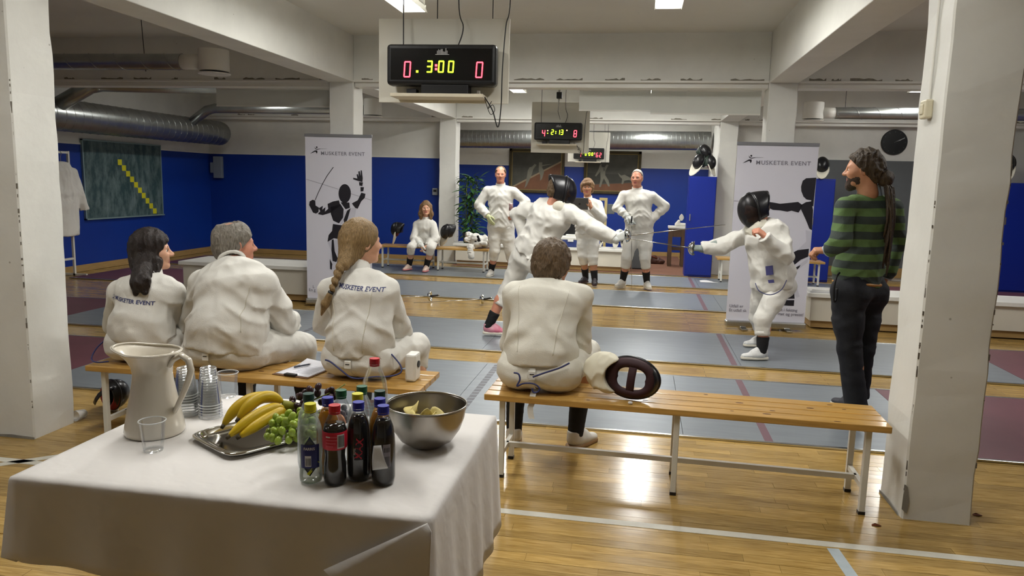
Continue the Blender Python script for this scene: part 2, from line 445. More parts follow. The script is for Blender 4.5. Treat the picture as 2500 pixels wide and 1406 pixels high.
for x, w_ in ((-2.02, 'left'), (.15, 'right')):
    side = 'beside the hanging scoreboard' if w_ == 'left' else 'right of the hanging scoreboard'
    fixture(x, 5.15, 6.5, LZ, f'nearest fluorescent ceiling light {side}')
    fixture(x, 10.1, 12.3, LZ, f'fluorescent ceiling light behind the middle beam on the {w_}', LAMP_W*1.3)
    fixture(x, 14.2, 15.4, LZ, f'fluorescent ceiling light over the far recess on the {w_}', LAMP_W*.7)
    fixture(x, 1.9, 3.2, LZ, f'fluorescent ceiling light above the drinks table on the {w_}', LAMP_W*.5)
fixture(3.9, 10.2, 12.0, LZ, 'fluorescent ceiling light in the right bay beyond the column', LAMP_W*.9)
fixture(3.9, 5.2, 6.6, LZ, 'fluorescent ceiling light in the near right bay', LAMP_W*.8)
fixture(-6.0, 10.2, 11.6, LZ, 'fluorescent ceiling light in the dim left bay', LAMP_W*.45)
fixture(-5.6, .8, 2.0, LZ, 'fluorescent ceiling light in the near left bay', LAMP_W*.6)

# ---- ducts
def spiral_duct(name, label, pts, r, pitch=.1, group=None):
    t = thing(name, label, 'duct', tuple(pts[0]), group=group)
    MB().tube(pts, r, 24).build('duct_tube', GALV, t, smooth=True, world=True, auto=40)
    P = [np.array(p, float) for p in pts]
    a, b = P[0], P[-1]; L_ = np.linalg.norm(b-a); d = (b-a)/L_
    m = MB(); k = pitch
    u = np.cross(d, (0, 0, 1.)); u /= np.linalg.norm(u); v = np.cross(d, u)
    n = int(L_/pitch*16); path = []
    for i in range(n+1):
        s = L_*i/n; an = 2*PI*s/pitch
        path.append(a+d*s+(u*math.cos(an)+v*math.sin(an))*(r+.001))
    m.tube(path, .0045, 4)
    m.build('spiral_seam', GALV, t, world=True, smooth=True)
    return t
t = spiral_duct('ventilation_duct', 'large grey ventilation duct along the left wall above the chalkboard', [(-7.9, 6.0, 2.27), (-7.9, 13.1, 2.29)], .22, .16)
m = MB().sphere((-7.9, 13.1, 2.29), .22, 24, 12, (1, .7, 1)); m.build('end_cap', GALV, t, smooth=True, world=True)
MB().tube([(-7.8, 8.95, 2.36), (-7.45, 9.2, 2.66), (-7.3, 9.25, 2.7), (-5.3, 9.3, 2.68)], .1, 18).build('branch_pipe', GALV, t, smooth=True, world=True)
MB().tube([(-7.8, 12.0, 2.38), (-7.45, 12.0, 2.62), (-7.3, 12.0, 2.65), (-4.6, 12.0, 2.65)], .08, 18).build('branch_pipe', GALV, t, smooth=True, world=True)
def air_drum(t, c, r=.15, h=.24):
    MB().lathe([(r*.97, 0), (r, .01), (r, h), (r*.9, h+.01)], 28, c).build('air_outlet', WHITEP, t, smooth=True, world=True, auto=40)
    MB().lathe([(r*.6, -.03), (r*1.05, -.03), (r*1.08, -.02), (r*.5, -.012)], 28, c).build('outlet_plate', WHITEP, t, smooth=True, world=True, auto=40)
t = spiral_duct('ventilation_duct', 'shiny spiral duct ending in a white round outlet near the left column', [(-8.3, 7.4, 2.71), (-4.86, 7.4, 2.70)], .085, .3)
MB().cyl((-4.87, 7.4, 2.70), (-4.62, 7.4, 2.70), .08, 20).build('white_sleeve', WHITEP, t, smooth=True, world=True)
air_drum(t, (-4.5, 7.4, 2.60), .155, .22)
MB().cyl((-5.3, 7.4, 2.6), (-5.33, 7.4, CEIL), .004, 6).build('hanger_wire', BLACK, t, world=True)
t = spiral_duct('ventilation_duct', 'shiny spiral duct with a white round outlet in the right bay', [(2.82, 12.0, 2.665), (6.3, 12.0, 2.665)], .088, .3)
MB().cyl((2.6, 12, 2.665), (2.83, 12, 2.665), .08, 20).build('white_sleeve', WHITEP, t, smooth=True, world=True)
air_drum(t, (2.50, 12.0, 2.575), .15, .24); MB().cyl((2.95, 12.0, 2.58), (2.95, 12.0, CEIL), .004, 6).build('hanger_wire', BLACK, t, world=True)
t = thing('air_outlet', 'white round air outlet behind the left banner column', 'air vent', (-4.45, 12, 2.56))
air_drum(t, (-4.45, 12.0, 2.56), .15, .26)
spiral_duct('ventilation_duct', 'wide corrugated duct above the paintings in the far recess', [(-5.1, 15.75, 2.40), (1.35, 15.75, 2.44)], .19, .09)

# ---- roller blinds under the middle beam
def blind(x0, x1, z0, label):
    t = thing('roller_blind', label, 'blind', (x0, 8.78, BEAM-.03), group='white roller blinds under the middle beam')
    MB().box(x0, x1, 8.777, 8.781, z0, BEAM-.03).build('fabric', mat('blind_fabric', '#d3d5ce', .7, var=.05, vscale=3), t, world=True)
    MB().cyl((x0, 8.79, BEAM-.035), (x1, 8.79, BEAM-.035), .02, 12).build('roller', WHITEP, t, smooth=True, world=True)
    MB().box(x0, x1, 8.772, 8.786, z0-.012, z0+.004).build('bottom_bar', WHITEP, t, world=True)
blind(-5.32, -3.80, 2.385, 'white roller blind left of the left banner column')
blind(-.75, .06, 2.37, 'white roller blind nearest the middle scoreboard')
blind(.065, .46, 2.34, 'narrow middle roller blind of the three')
blind(.465, 1.27, 2.34, 'white roller blind beside the right banner column')

# ---- pistes
PISTEM = mat('piste_grey_metal', '#858c92', .4, .35, var=.14, vscale=3, stretch=(1, 6, 1), bump=.04, bscale=14)
PURPLE = mat('piste_end_maroon', '#6a4048', .5, .1, var=.15, vscale=3, bump=.04)
PLINE = mat('piste_line_maroon', '#6d5058', .5, var=.1); PLINEG = mat('piste_line_grey', '#5f6066', .5, var=.15, vscale=30)
def piste(y0, y1, label, xe0, xe1, lines, greyl, x0=-8.0, x1=6.2, z=.012):
    t = thing('fencing_piste', label, 'piste', ((x0+x1)/2, y0, 0), group='grey fencing pistes')
    xs = [x0]; 
    # panel sections
    def panel(a, b, m):
        MB().box(a, b-.003, y0+.025, y1-.025, 0, z).build('panel', m, t, world=True)
    panel(x0, xe0, PURPLE); panel(xe1, x1, PURPLE)
    n = 4
    for i in range(n): panel(xe0+(xe1-xe0)*i/n, xe0+(xe1-xe0)*(i+1)/n, PISTEM)
    for q in (y0, y1-.025): 
        MB().box(x0, x1, q, q+.025, 0, z+.002).build('aluminium_edge', ALU, t, bevel=.003, world=True)
    for x in lines: MB().box(x-.025, x+.025, y0+.026, y1-.026, z, z+.0008).build('marking_line', PLINE, t, world=True)
    for x in greyl: 
        y = y0+.03; k = 0
        while y < y1-.08:
            MB().box(x-.025, x+.025, y, y+.055, z, z+.0008).build('marking_dash', PLINEG, t, world=True); y += .075
    return t
piste(4.48, 5.97, 'nearest grey fencing piste in front of the benches', -4.25, 1.86, [.84], [-1.105])
piste(6.42, 7.84, 'grey fencing piste under the two duelling fencers', -5.9, 3.2, [.87], [-3.2])
piste(9.27, 10.70, 'grey fencing piste behind the banners', -5.9, 3.4, [.87], [], z=.012)
piste(11.34, 12.62, 'farthest grey fencing piste under the standing spectators', -6.4, 3.4, [.87], [])
# ================================================================ BODIES: implicit surfaces -> one continuous mesh
def V3(*a): return np.array(a[0] if len(a) == 1 else a, dtype=np.float64)
def unit(v): v = np.asarray(v, float); return v/(np.linalg.norm(v)+1e-12)
def lerp(a, b, t): return np.asarray(a, float)*(1-t)+np.asarray(b, float)*t

_rs = np.random.RandomState(11); _LAT = _rs.rand(32, 32, 32).astype(np.float32)
def vnoise(p):
    """smooth value noise, p (n,3)"""
    i = np.floor(p).astype(int); f = p-i; f = f*f*(3-2*f); i &= 31; j = (i+1) & 31
    x0, y0, z0 = i.T; x1, y1, z1 = j.T; fx, fy, fz = f.T; L = _LAT
    a = L[x0, y0, z0]*(1-fx)+L[x1, y0, z0]*fx; b = L[x0, y1, z0]*(1-fx)+L[x1, y1, z0]*fx
    c = L[x0, y0, z1]*(1-fx)+L[x1, y0, z1]*fx; d = L[x0, y1, z1]*(1-fx)+L[x1, y1, z1]*fx
    return (a*(1-fy)+b*fy)*(1-fz)+(c*(1-fy)+d*fy)*fz

class Vol:
    def __init__(s, h): s.h = h; s.ops = []
    def _op(s, lo, hi, fn, k, mode): s.ops.append((np.asarray(lo, float), np.asarray(hi, float), fn, k, mode)); return s
    def cone(s, a, b, ra, rb, k=.02, cuts=(), mode='u', flat=None):
        """round cone a->b; cuts = [(point, normal)] keep side where (p-point).n<0; flat=(axis, factor) squashes along an axis"""
        a = V3(a); b = V3(b); ab = b-a; L2 = ab@ab+1e-12
        cuts = [(V3(c), unit(n)) for c, n in cuts]
        if flat is not None: fax, ff = unit(flat[0]), flat[1]
        def fn(x, y, z):
            qx, qy, qz = x-a[0], y-a[1], z-a[2]
            t = np.clip((qx*ab[0]+qy*ab[1]+qz*ab[2])/L2, 0, 1)
            dx, dy, dz = qx-t*ab[0], qy-t*ab[1], qz-t*ab[2]
            if flat is not None:
                w_ = dx*fax[0]+dy*fax[1]+dz*fax[2]; e = w_*(1/ff-1)
                dx, dy, dz = dx+e*fax[0], dy+e*fax[1], dz+e*fax[2]
            d = np.sqrt(dx*dx+dy*dy+dz*dz)-(ra+(rb-ra)*t)
            for c, n in cuts: d = np.maximum(d, (x-c[0])*n[0]+(y-c[1])*n[1]+(z-c[2])*n[2])
            return d
        R = max(ra, rb)
        lo = np.minimum(a-R, b-R); hi = np.maximum(a+R, b+R)
        return s._op(lo, hi, fn, k, mode)
    def ell(s, c, r, R=None, k=.02, cuts=(), mode='u'):
        c = V3(c); r = V3(r); R = np.eye(3) if R is None else np.asarray(R, float)   # columns = axes
        cuts = [(V3(q), unit(n)) for q, n in cuts]; mr = r.min()
        def fn(x, y, z):
            qx, qy, qz = x-c[0], y-c[1], z-c[2]
            u = (qx*R[0, 0]+qy*R[1, 0]+qz*R[2, 0])/r[0]; v = (qx*R[0, 1]+qy*R[1, 1]+qz*R[2, 1])/r[1]; w_ = (qx*R[0, 2]+qy*R[1, 2]+qz*R[2, 2])/r[2]
            k0 = np.sqrt(u*u+v*v+w_*w_)+1e-9
            k1 = np.sqrt((u/r[0])**2+(v/r[1])**2+(w_/r[2])**2)+1e-9
            d = k0*(k0-1)/k1
            for q, n in cuts: d = np.maximum(d, (x-q[0])*n[0]+(y-q[1])*n[1]+(z-q[2])*n[2])
            return d
        e = np.sqrt((R**2)@(r**2))
        return s._op(c-e, c+e, fn, k, mode)
    def loft(s, st, lat, fr, k=.03, cuts=()):
        """stations (centre, half width, half depth[, lat, fr]) swept along their polyline with elliptical section"""
        cuts = [(V3(q), unit(n)) for q, n in cuts]
        for i in range(len(st)-1):
            a, b = V3(st[i][0]), V3(st[i+1][0]); la = unit(lat if len(st[i]) < 4 else st[i][3]); fa = unit(fr if len(st[i]) < 5 else st[i][4])
            lb = unit(lat if len(st[i+1]) < 4 else st[i+1][3]); fb = unit(fr if len(st[i+1]) < 5 else st[i+1][4])
            l_ = unit(la+lb); f_ = unit(fa+fb)
            ab = b-a; L2 = ab@ab+1e-12; ax = ab/math.sqrt(L2)
            l_ = unit(l_-ax*(l_@ax)); f_ = np.cross(ax, l_)
            u0, v0, u1, v1 = st[i][1], st[i][2], st[i+1][1], st[i+1][2]
            def fn(x, y, z, a=a, ab=ab, L2=L2, ax=ax, l_=l_, f_=f_, u0=u0, v0=v0, u1=u1, v1=v1):
                qx, qy, qz = x-a[0], y-a[1], z-a[2]
                t = np.clip((qx*ab[0]+qy*ab[1]+qz*ab[2])/L2, 0, 1)
                dx, dy, dz = qx-t*ab[0], qy-t*ab[1], qz-t*ab[2]
                ru = u0+(u1-u0)*t; rv = v0+(v1-v0)*t; rw = np.minimum(ru, rv)*.55
                u = (dx*l_[0]+dy*l_[1]+dz*l_[2])/ru; v = (dx*f_[0]+dy*f_[1]+dz*f_[2])/rv; w_ = (dx*ax[0]+dy*ax[1]+dz*ax[2])/rw
                k0 = np.sqrt(u*u+v*v+w_*w_)+1e-9
                k1 = np.sqrt((u/ru)**2+(v/rv)**2+(w_/rw)**2)+1e-9
                d = k0*(k0-1)/k1
                for q, n in cuts: d = np.maximum(d, (x-q[0])*n[0]+(y-q[1])*n[1]+(z-q[2])*n[2])
                return d
            R = max(u0, v0, u1, v1)
            s._op(np.minimum(a, b)-R, np.maximum(a, b)+R, fn, k, 'u')
        return s
    def plane(s, p, n):
        """cut away everything on the +n side"""
        s.ops.append((None, None, (V3(p), unit(n)), 0, 'p')); return s
    def fold(s, amp, freq, off=0., ridged=True, fn=None):
        s.ops.append((None, None, (amp, V3(freq), off, ridged, fn), 0, 'f')); return s
    def run(s):
        h = s.h; B = [o for o in s.ops if o[4] in 'u']
        lo = np.min([o[0] for o in B], 0)-3*h-.01; hi = np.max([o[1] for o in B], 0)+3*h+.01
        n = np.ceil((hi-lo)/h).astype(int)+1
        xs = (lo[0]+h*np.arange(n[0])).astype(np.float32); ys = (lo[1]+h*np.arange(n[1])).astype(np.float32); zs = (lo[2]+h*np.arange(n[2])).astype(np.float32)
        D = np.full(n, .3, np.float32)
        for l0, h0, fn, k, mode in s.ops:
            if mode == 'p':
                p, q = fn
                D = np.maximum(D, ((xs-p[0])*q[0])[:, None, None]+((ys-p[1])*q[1])[None, :, None]+((zs-p[2])*q[2])[None, None, :]); continue
            if mode == 'f':
                amp, fr, off, ridged, wfn = fn[:5]
                I = np.argwhere(np.abs(D) < amp*2+2*h)
                if len(I):
                    P = np.stack((xs[I[:, 0]], ys[I[:, 1]], zs[I[:, 2]]), 1).astype(np.float64)
                    q = P*fr+off if len(fn) < 6 else fn[5](P)+off
                    nz = vnoise(q+.6*vnoise(q*.7+9.1)[:, None])
                    nz = 1-np.abs(2*nz-1)*1.6 if ridged else 2*nz-1
                    if wfn is not None: nz = nz*wfn(P)
                    D[I[:, 0], I[:, 1], I[:, 2]] -= (amp*nz).astype(np.float32)
                continue
            mgn = max(k, 2*h)+.006
            i0 = np.clip(np.floor((l0-mgn-lo)/h).astype(int), 0, n); i1 = np.clip(np.ceil((h0+mgn-lo)/h).astype(int)+1, 0, n)
            if np.any(i1 <= i0): continue
            sl = tuple(slice(a, b) for a, b in zip(i0, i1))
            d = fn(xs[sl[0]][:, None, None], ys[sl[1]][None, :, None], zs[sl[2]][None, None, :]).astype(np.float32)
            A = D[sl]
            if mode == 'u':
                if k > 0:
                    q = np.clip(k-np.abs(A-d), 0, None)/k
                    D[sl] = np.minimum(A, d)-q*q*k*.25
                else: D[sl] = np.minimum(A, d)
            elif mode == 's':
                d = -d
                if k > 0:
                    q = np.clip(k-np.abs(A-d), 0, None)/k
                    D[sl] = np.maximum(A, d)+q*q*k*.25
                else: D[sl] = np.maximum(A, d)
        return surface_nets(D, lo, h)

def surface_nets(D, lo, h):
    S = D < 0; n = D.shape
    c = np.zeros(tuple(k-1 for k in n), np.int8)
    for dx in (0, 1):
        for dy in (0, 1):
            for dz in (0, 1): c += S[dx:n[0]-1+dx, dy:n[1]-1+dy, dz:n[2]-1+dz]
    act = np.argwhere((c > 0) & (c < 8))
    if len(act) == 0: return np.zeros((0, 3)), np.zeros((0, 4), int)
    idx = np.full(c.shape, -1, np.int32); idx[act[:, 0], act[:, 1], act[:, 2]] = np.arange(len(act))
    acc = np.zeros((len(act), 3)); cnt = np.zeros(len(act))
    cor = [(a, b, e) for a in (0, 1) for b in (0, 1) for e in (0, 1)]
    vals = {k: D[act[:, 0]+k[0], act[:, 1]+k[1], act[:, 2]+k[2]] for k in cor}
    for k in cor:
        for ax in range(3):
            if k[ax]: continue
            k2 = list(k); k2[ax] = 1; k2 = tuple(k2)
            v0, v1 = vals[k], vals[k2]; m = (v0 < 0) != (v1 < 0)
            t = np.where(m, v0/np.where(m, v0-v1, 1), 0)
            p = np.zeros((len(act), 3)); p += np.array(k, float); p[:, ax] += t
            acc += p*m[:, None]; cnt += m
    verts = lo+h*(act+acc/cnt[:, None])
    quads = []
    for ax in range(3):
        a1, a2 = (ax+1) % 3, (ax+2) % 3
        sl0 = [slice(1, n[i]-1) for i in range(3)]; sl0[ax] = slice(0, n[ax]-1)
        sl1 = list(sl0); sl1[ax] = slice(1, n[ax])
        s0, s1 = S[tuple(sl0)], S[tuple(sl1)]
        E = np.argwhere(s0 != s1)
        if len(E) == 0: continue
        fl = s0[E[:, 0], E[:, 1], E[:, 2]]
        off = np.array([0 if i == ax else 1 for i in range(3)]); E = E+off
        def cell(d1, d2):
            q = E.copy(); q[:, a1] -= d1; q[:, a2] -= d2; return idx[q[:, 0], q[:, 1], q[:, 2]]
        q = np.stack((cell(1, 1), cell(0, 1), cell(0, 0), cell(1, 0)), 1)
        q[~fl] = q[~fl][:, ::-1]
        quads.append(q)
    return verts, np.concatenate(quads)

def sdf_obj(name, parts, mats, parent, origin, mat_fn=None, uv=None):
    """parts: list of (verts, quads); one mesh object, smooth"""
    vs = []; fs = []; o = 0
    for v, f in parts:
        vs.append(v); fs.append(f+o); o += len(v)
    v = np.concatenate(vs)-np.asarray(origin); f = np.concatenate(fs)
    me = bpy.data.meshes.new(name)
    me.vertices.add(len(v)); me.vertices.foreach_set('co', v.astype(np.float32).ravel())
    me.loops.add(f.size); me.loops.foreach_set('vertex_index', f.astype(np.int32).ravel())
    me.polygons.add(len(f)); me.polygons.foreach_set('loop_start', np.arange(0, f.size, 4, dtype=np.int32)); me.polygons.foreach_set('loop_total', np.full(len(f), 4, np.int32))
    if not isinstance(mats, (list, tuple)): mats = [mats]
    for m in mats: me.materials.append(m)
    if mat_fn is not None:
        me.polygons.foreach_set('material_index', mat_fn(v[f].mean(1)+np.asarray(origin)).astype(np.int32))
    me.polygons.foreach_set('use_smooth', np.ones(len(f), bool))
    me.update(calc_edges=True); me.validate()
    ob = bpy.data.objects.new(name, me); link(ob, parent); return ob

def frame(fwd, up):
    """3x3 columns right, forward, up"""
    f = unit(fwd); r = unit(np.cross(f, up)); u = np.cross(r, f); return np.stack((r, f, u), 1)

# ---------------------------------------------------------------- heads (built once in a local frame: x right, y forward, z up)
_heads = {}
def head_mesh(kind):
    if kind in _heads: return _heads[kind]
    fem = kind == 'f'; v = Vol(.0042)
    v.ell((0, -.014, .028), (.073, .093, .09), k=.02)
    v.ell((0, .028, -.035), (.058, .062, .078), k=.045)
    v.cone((-.03, .045, -.082), (.03, .045, -.082), .021, .021, k=.03)
    v.ell((0, .074, -.094), (.02 if fem else .024, .016, .017), k=.025)
    v.cone((-.036, .072, .018), (.036, .072, .018), .011 if fem else .013, .011 if fem else .013, k=.02)
    for s in (-1, 1):
        v.ell((s*.04, .055, -.022), (.024, .026, .026), k=.03)
        v.ell((s*.032, .088, .0), (.015, .012, .011), k=.014, mode='s')
    v.cone((0, .08, .012), (0, .106, -.024), .0075, .0125, k=.012)
    for s in (-1, 1): v.ell((s*.012, .096, -.028), (.009, .011, .008), k=.008)
    v.cone((-.019, .083, -.055), (.019, .083, -.055), .0075, .0075, k=.007)
    v.cone((-.015, .083, -.066), (.015, .083, -.066), .008, .008, k=.007)
    v.cone((-.024, .096, -.0605), (.024, .096, -.0605), .0026, .0026, k=.004, mode='s')
    for s in (-1, 1):
        R = frame((s*.35, 1, -.1), (0, .15, 1))
        v.ell((s*.076, -.004, -.004), (.009, .02, .032), R, k=.006)
        v.ell((s*.083, .0, -.004), (.005, .009, .018), R, k=.004, mode='s')
    v.cone((0, -.018, -.05), (0, -.035, -.15), .05 if fem else .058, .052 if fem else .06, k=.03)
    _heads[kind] = v.run(); return _heads[kind]

SKIN_TONES = {}
def skin(tone):
    return mat('skin_'+tone, {'fair': '#d2a083', 'rosy': '#c98a70', 'tan': '#b98464'}[tone], .5, var=.12, vscale=30, sss=.08)
LIP = mat('lip', '#a8605a', .45)
EYEW = mat('eye_white', '#d8d4cc', .2); IRIS = mat('iris_dark', '#2a211c', .15)
def hairm(name, col, col2=None): return mat('hair_'+name, col, .5, var=.45, vscale=60, stretch=(3, 3, .6), bump=.6, bscale=90, col2=col2)

def hand_parts(W, d, n, tside, curl=(.5, .5, .5, .5), thumb=.4, sc=1., h=.0036, fat=1., spread=.0):
    """hand volume: W wrist, d pointing to the fingers, n out of the palm, tside towards the thumb"""
    W = V3(W); d = unit(d); n = unit(n-d*(np.asarray(n)@d)); ts = unit(np.cross(d, n)); ts = ts if ts@np.asarray(tside) > 0 else -ts
    v = Vol(h); g = .001*sc
    P = lambda a, b, c: W+(d*a+ts*b+n*c)*g
    v.cone(P(-30, 0, 0), P(8, 0, 0), .026*sc*fat, .025*sc*fat, k=.02, flat=(n, .72))
    for i, b in enumerate((27, 9.5, -8, -24)):
        v.cone(P(12, b*.62, 0), P(82-(3 if i in (0, 2) else (9 if i == 3 else 0)), b, -2), .0145*sc*fat, .0115*sc*fat, k=.016)
    v.ell(P(35, 24, 8), (.016*sc*fat,)*3, k=.02)
    ln = ((40, 24, 19), (45, 28, 20), (41, 26, 20), (32, 19, 17))
    for i, b in enumerate((27, 9.5, -8, -24)):
        p = P(82-(3 if i in (0, 2) else (9 if i == 3 else 0)), b, -2); a = 0.; sd = spread*(1.5-i)
        for j in range(3):
            a += curl[i]*(1.0, 1.25, .8)[j]
            q = p+(d*math.cos(a)+n*math.sin(a)+ts*sd*math.cos(a))*ln[i][j]*g
            v.cone(p, q, (.0098-.0011*j)*sc*fat, (.0090-.0011*j)*sc*fat, k=.0035); p = q
    p = P(22, 24, 5); dirs = (unit(d*.75+ts*.72+n*.35), unit(d*(.95-.35*thumb)+ts*(.35-.5*thumb)+n*(.2+.9*thumb)), unit(d*(.95-.5*thumb)+ts*(.1-.7*thumb)+n*(.2+.9*thumb)))
    for j, l in enumerate((38, 31, 25)):
        q = p+dirs[j]*l*g; v.cone(p, q, (.0145, .0118, .0105)[j]*sc*fat, (.0118, .0105, .0088)[j]*sc*fat, k=.008); p = q
    return v.run()

CLOTH = mat('white_fencing_cloth', '#d8d6cf', .75, var=.05, vscale=5, bump=.2, bscale=220, wrinkle=.3)
CLOTHC = mat('cream_fencing_cloth', '#dbd8cc', .75, var=.05, vscale=5, bump=.2, bscale=220, wrinkle=.2)
SOCK = mat('black_sock', '#121214', .85, bump=.2, bscale=300)
SHOEW = mat('white_shoe', '#d3d0c8', .5, var=.08, vscale=20); SOLEW = mat('shoe_sole', '#cfc9ba', .6)
SHOED = mat('dark_shoe', '#2a2528', .55, var=.3, vscale=25); GUM = mat('gum_sole', '#9a7a54', .6)
PINK = mat('pink_shoe_trim', '#d8607e', .5)

def shoe(parent, org, A, t, u=(0, 0, 1), sc=1., um=None, sm=None, trim=None, h=.006):
    """A ankle, t toe direction, u up"""
    A = V3(A); u0 = unit(u); t = unit(np.asarray(t)-u0*(np.asarray(t)@u0)); s = np.cross(t, u0); g = sc
    P = lambda a, b, c: A+(t*a+s*b+u0*c)*g
    v = Vol(h)
    v.cone(P(-.022, 0, -.045), P(.06, 0, -.05), .036*g, .04*g, k=.02, flat=(u0, .9))
    v.cone(P(.06, 0, -.055), P(.15, .004, -.066), .042*g, .033*g, k=.03, flat=(u0, .72))
    v.cone(P(-.012, 0, -.01), P(.01, 0, -.05), .041*g, .043*g, k=.02, cuts=[(P(0, 0, .012), unit(u0*1+t*-.15))])
    v.cone(P(.025, 0, -.005), P(.075, 0, -.035), .03*g, .03*g, k=.02, cuts=[(P(0, 0, .004), unit(u0-t*.3))])
    v.plane(P(0, 0, -.078), -u0)
    o = sdf_obj('shoe', [v.run()], um or SHOEW, parent, org)
    m = Vol(h)
    m.cone(P(-.024, 0, -.084), P(.06, 0, -.084), .041*g, .044*g, k=.01); m.cone(P(.06, 0, -.084), P(.152, .004, -.084), .045*g, .036*g, k=.01)
    m.plane(P(0, 0, -.094), -u0); m.plane(P(0, 0, -.07), u0)
    so = sdf_obj('sole', [m.run()], sm or SOLEW, o, (0, 0, 0))
    so.data.transform(Matrix.Translation(-Vector(org)))
    # laces
    lm = MB()
    for i in range(5):
        a = .032+.017*i; zc = -.0*i
        lm.tube([P(a, -.024, -.012-.0085*i), P(a+.006, 0, .0035-.0098*i), P(a, .024, -.012-.0085*i)], .0028*g, 5)
    lm.v = [tuple(np.array(p)-np.asarray(org)) for p in lm.v]
    lm.build('laces', trim or SOLEW, o, smooth=True)
    return o

def eyes(parent, org, H, M):
    for s in (-1, 1):
        m = MB(); m.sphere((0, 0, 0), .0125, 12, 8)
        vs = [H+M@(np.array(p)+np.array((s*.032, .0715, .001))) for p in m.v]
        e = MB(); e.v = [tuple(p-np.asarray(org)) for p in vs]; e.f = m.f; e.mi = m.mi
        e.build('eye', EYEW, parent, smooth=True)
        d = MB(); d.sphere((0, 0, 0), .006, 10, 6, (1, .35, 1))
        d.v = [tuple(H+M@(np.array(p)+np.array((s*.032, .0835, .001)))-np.asarray(org)) for p in d.v]
        o = d.build('iris', IRIS, parent, smooth=True)

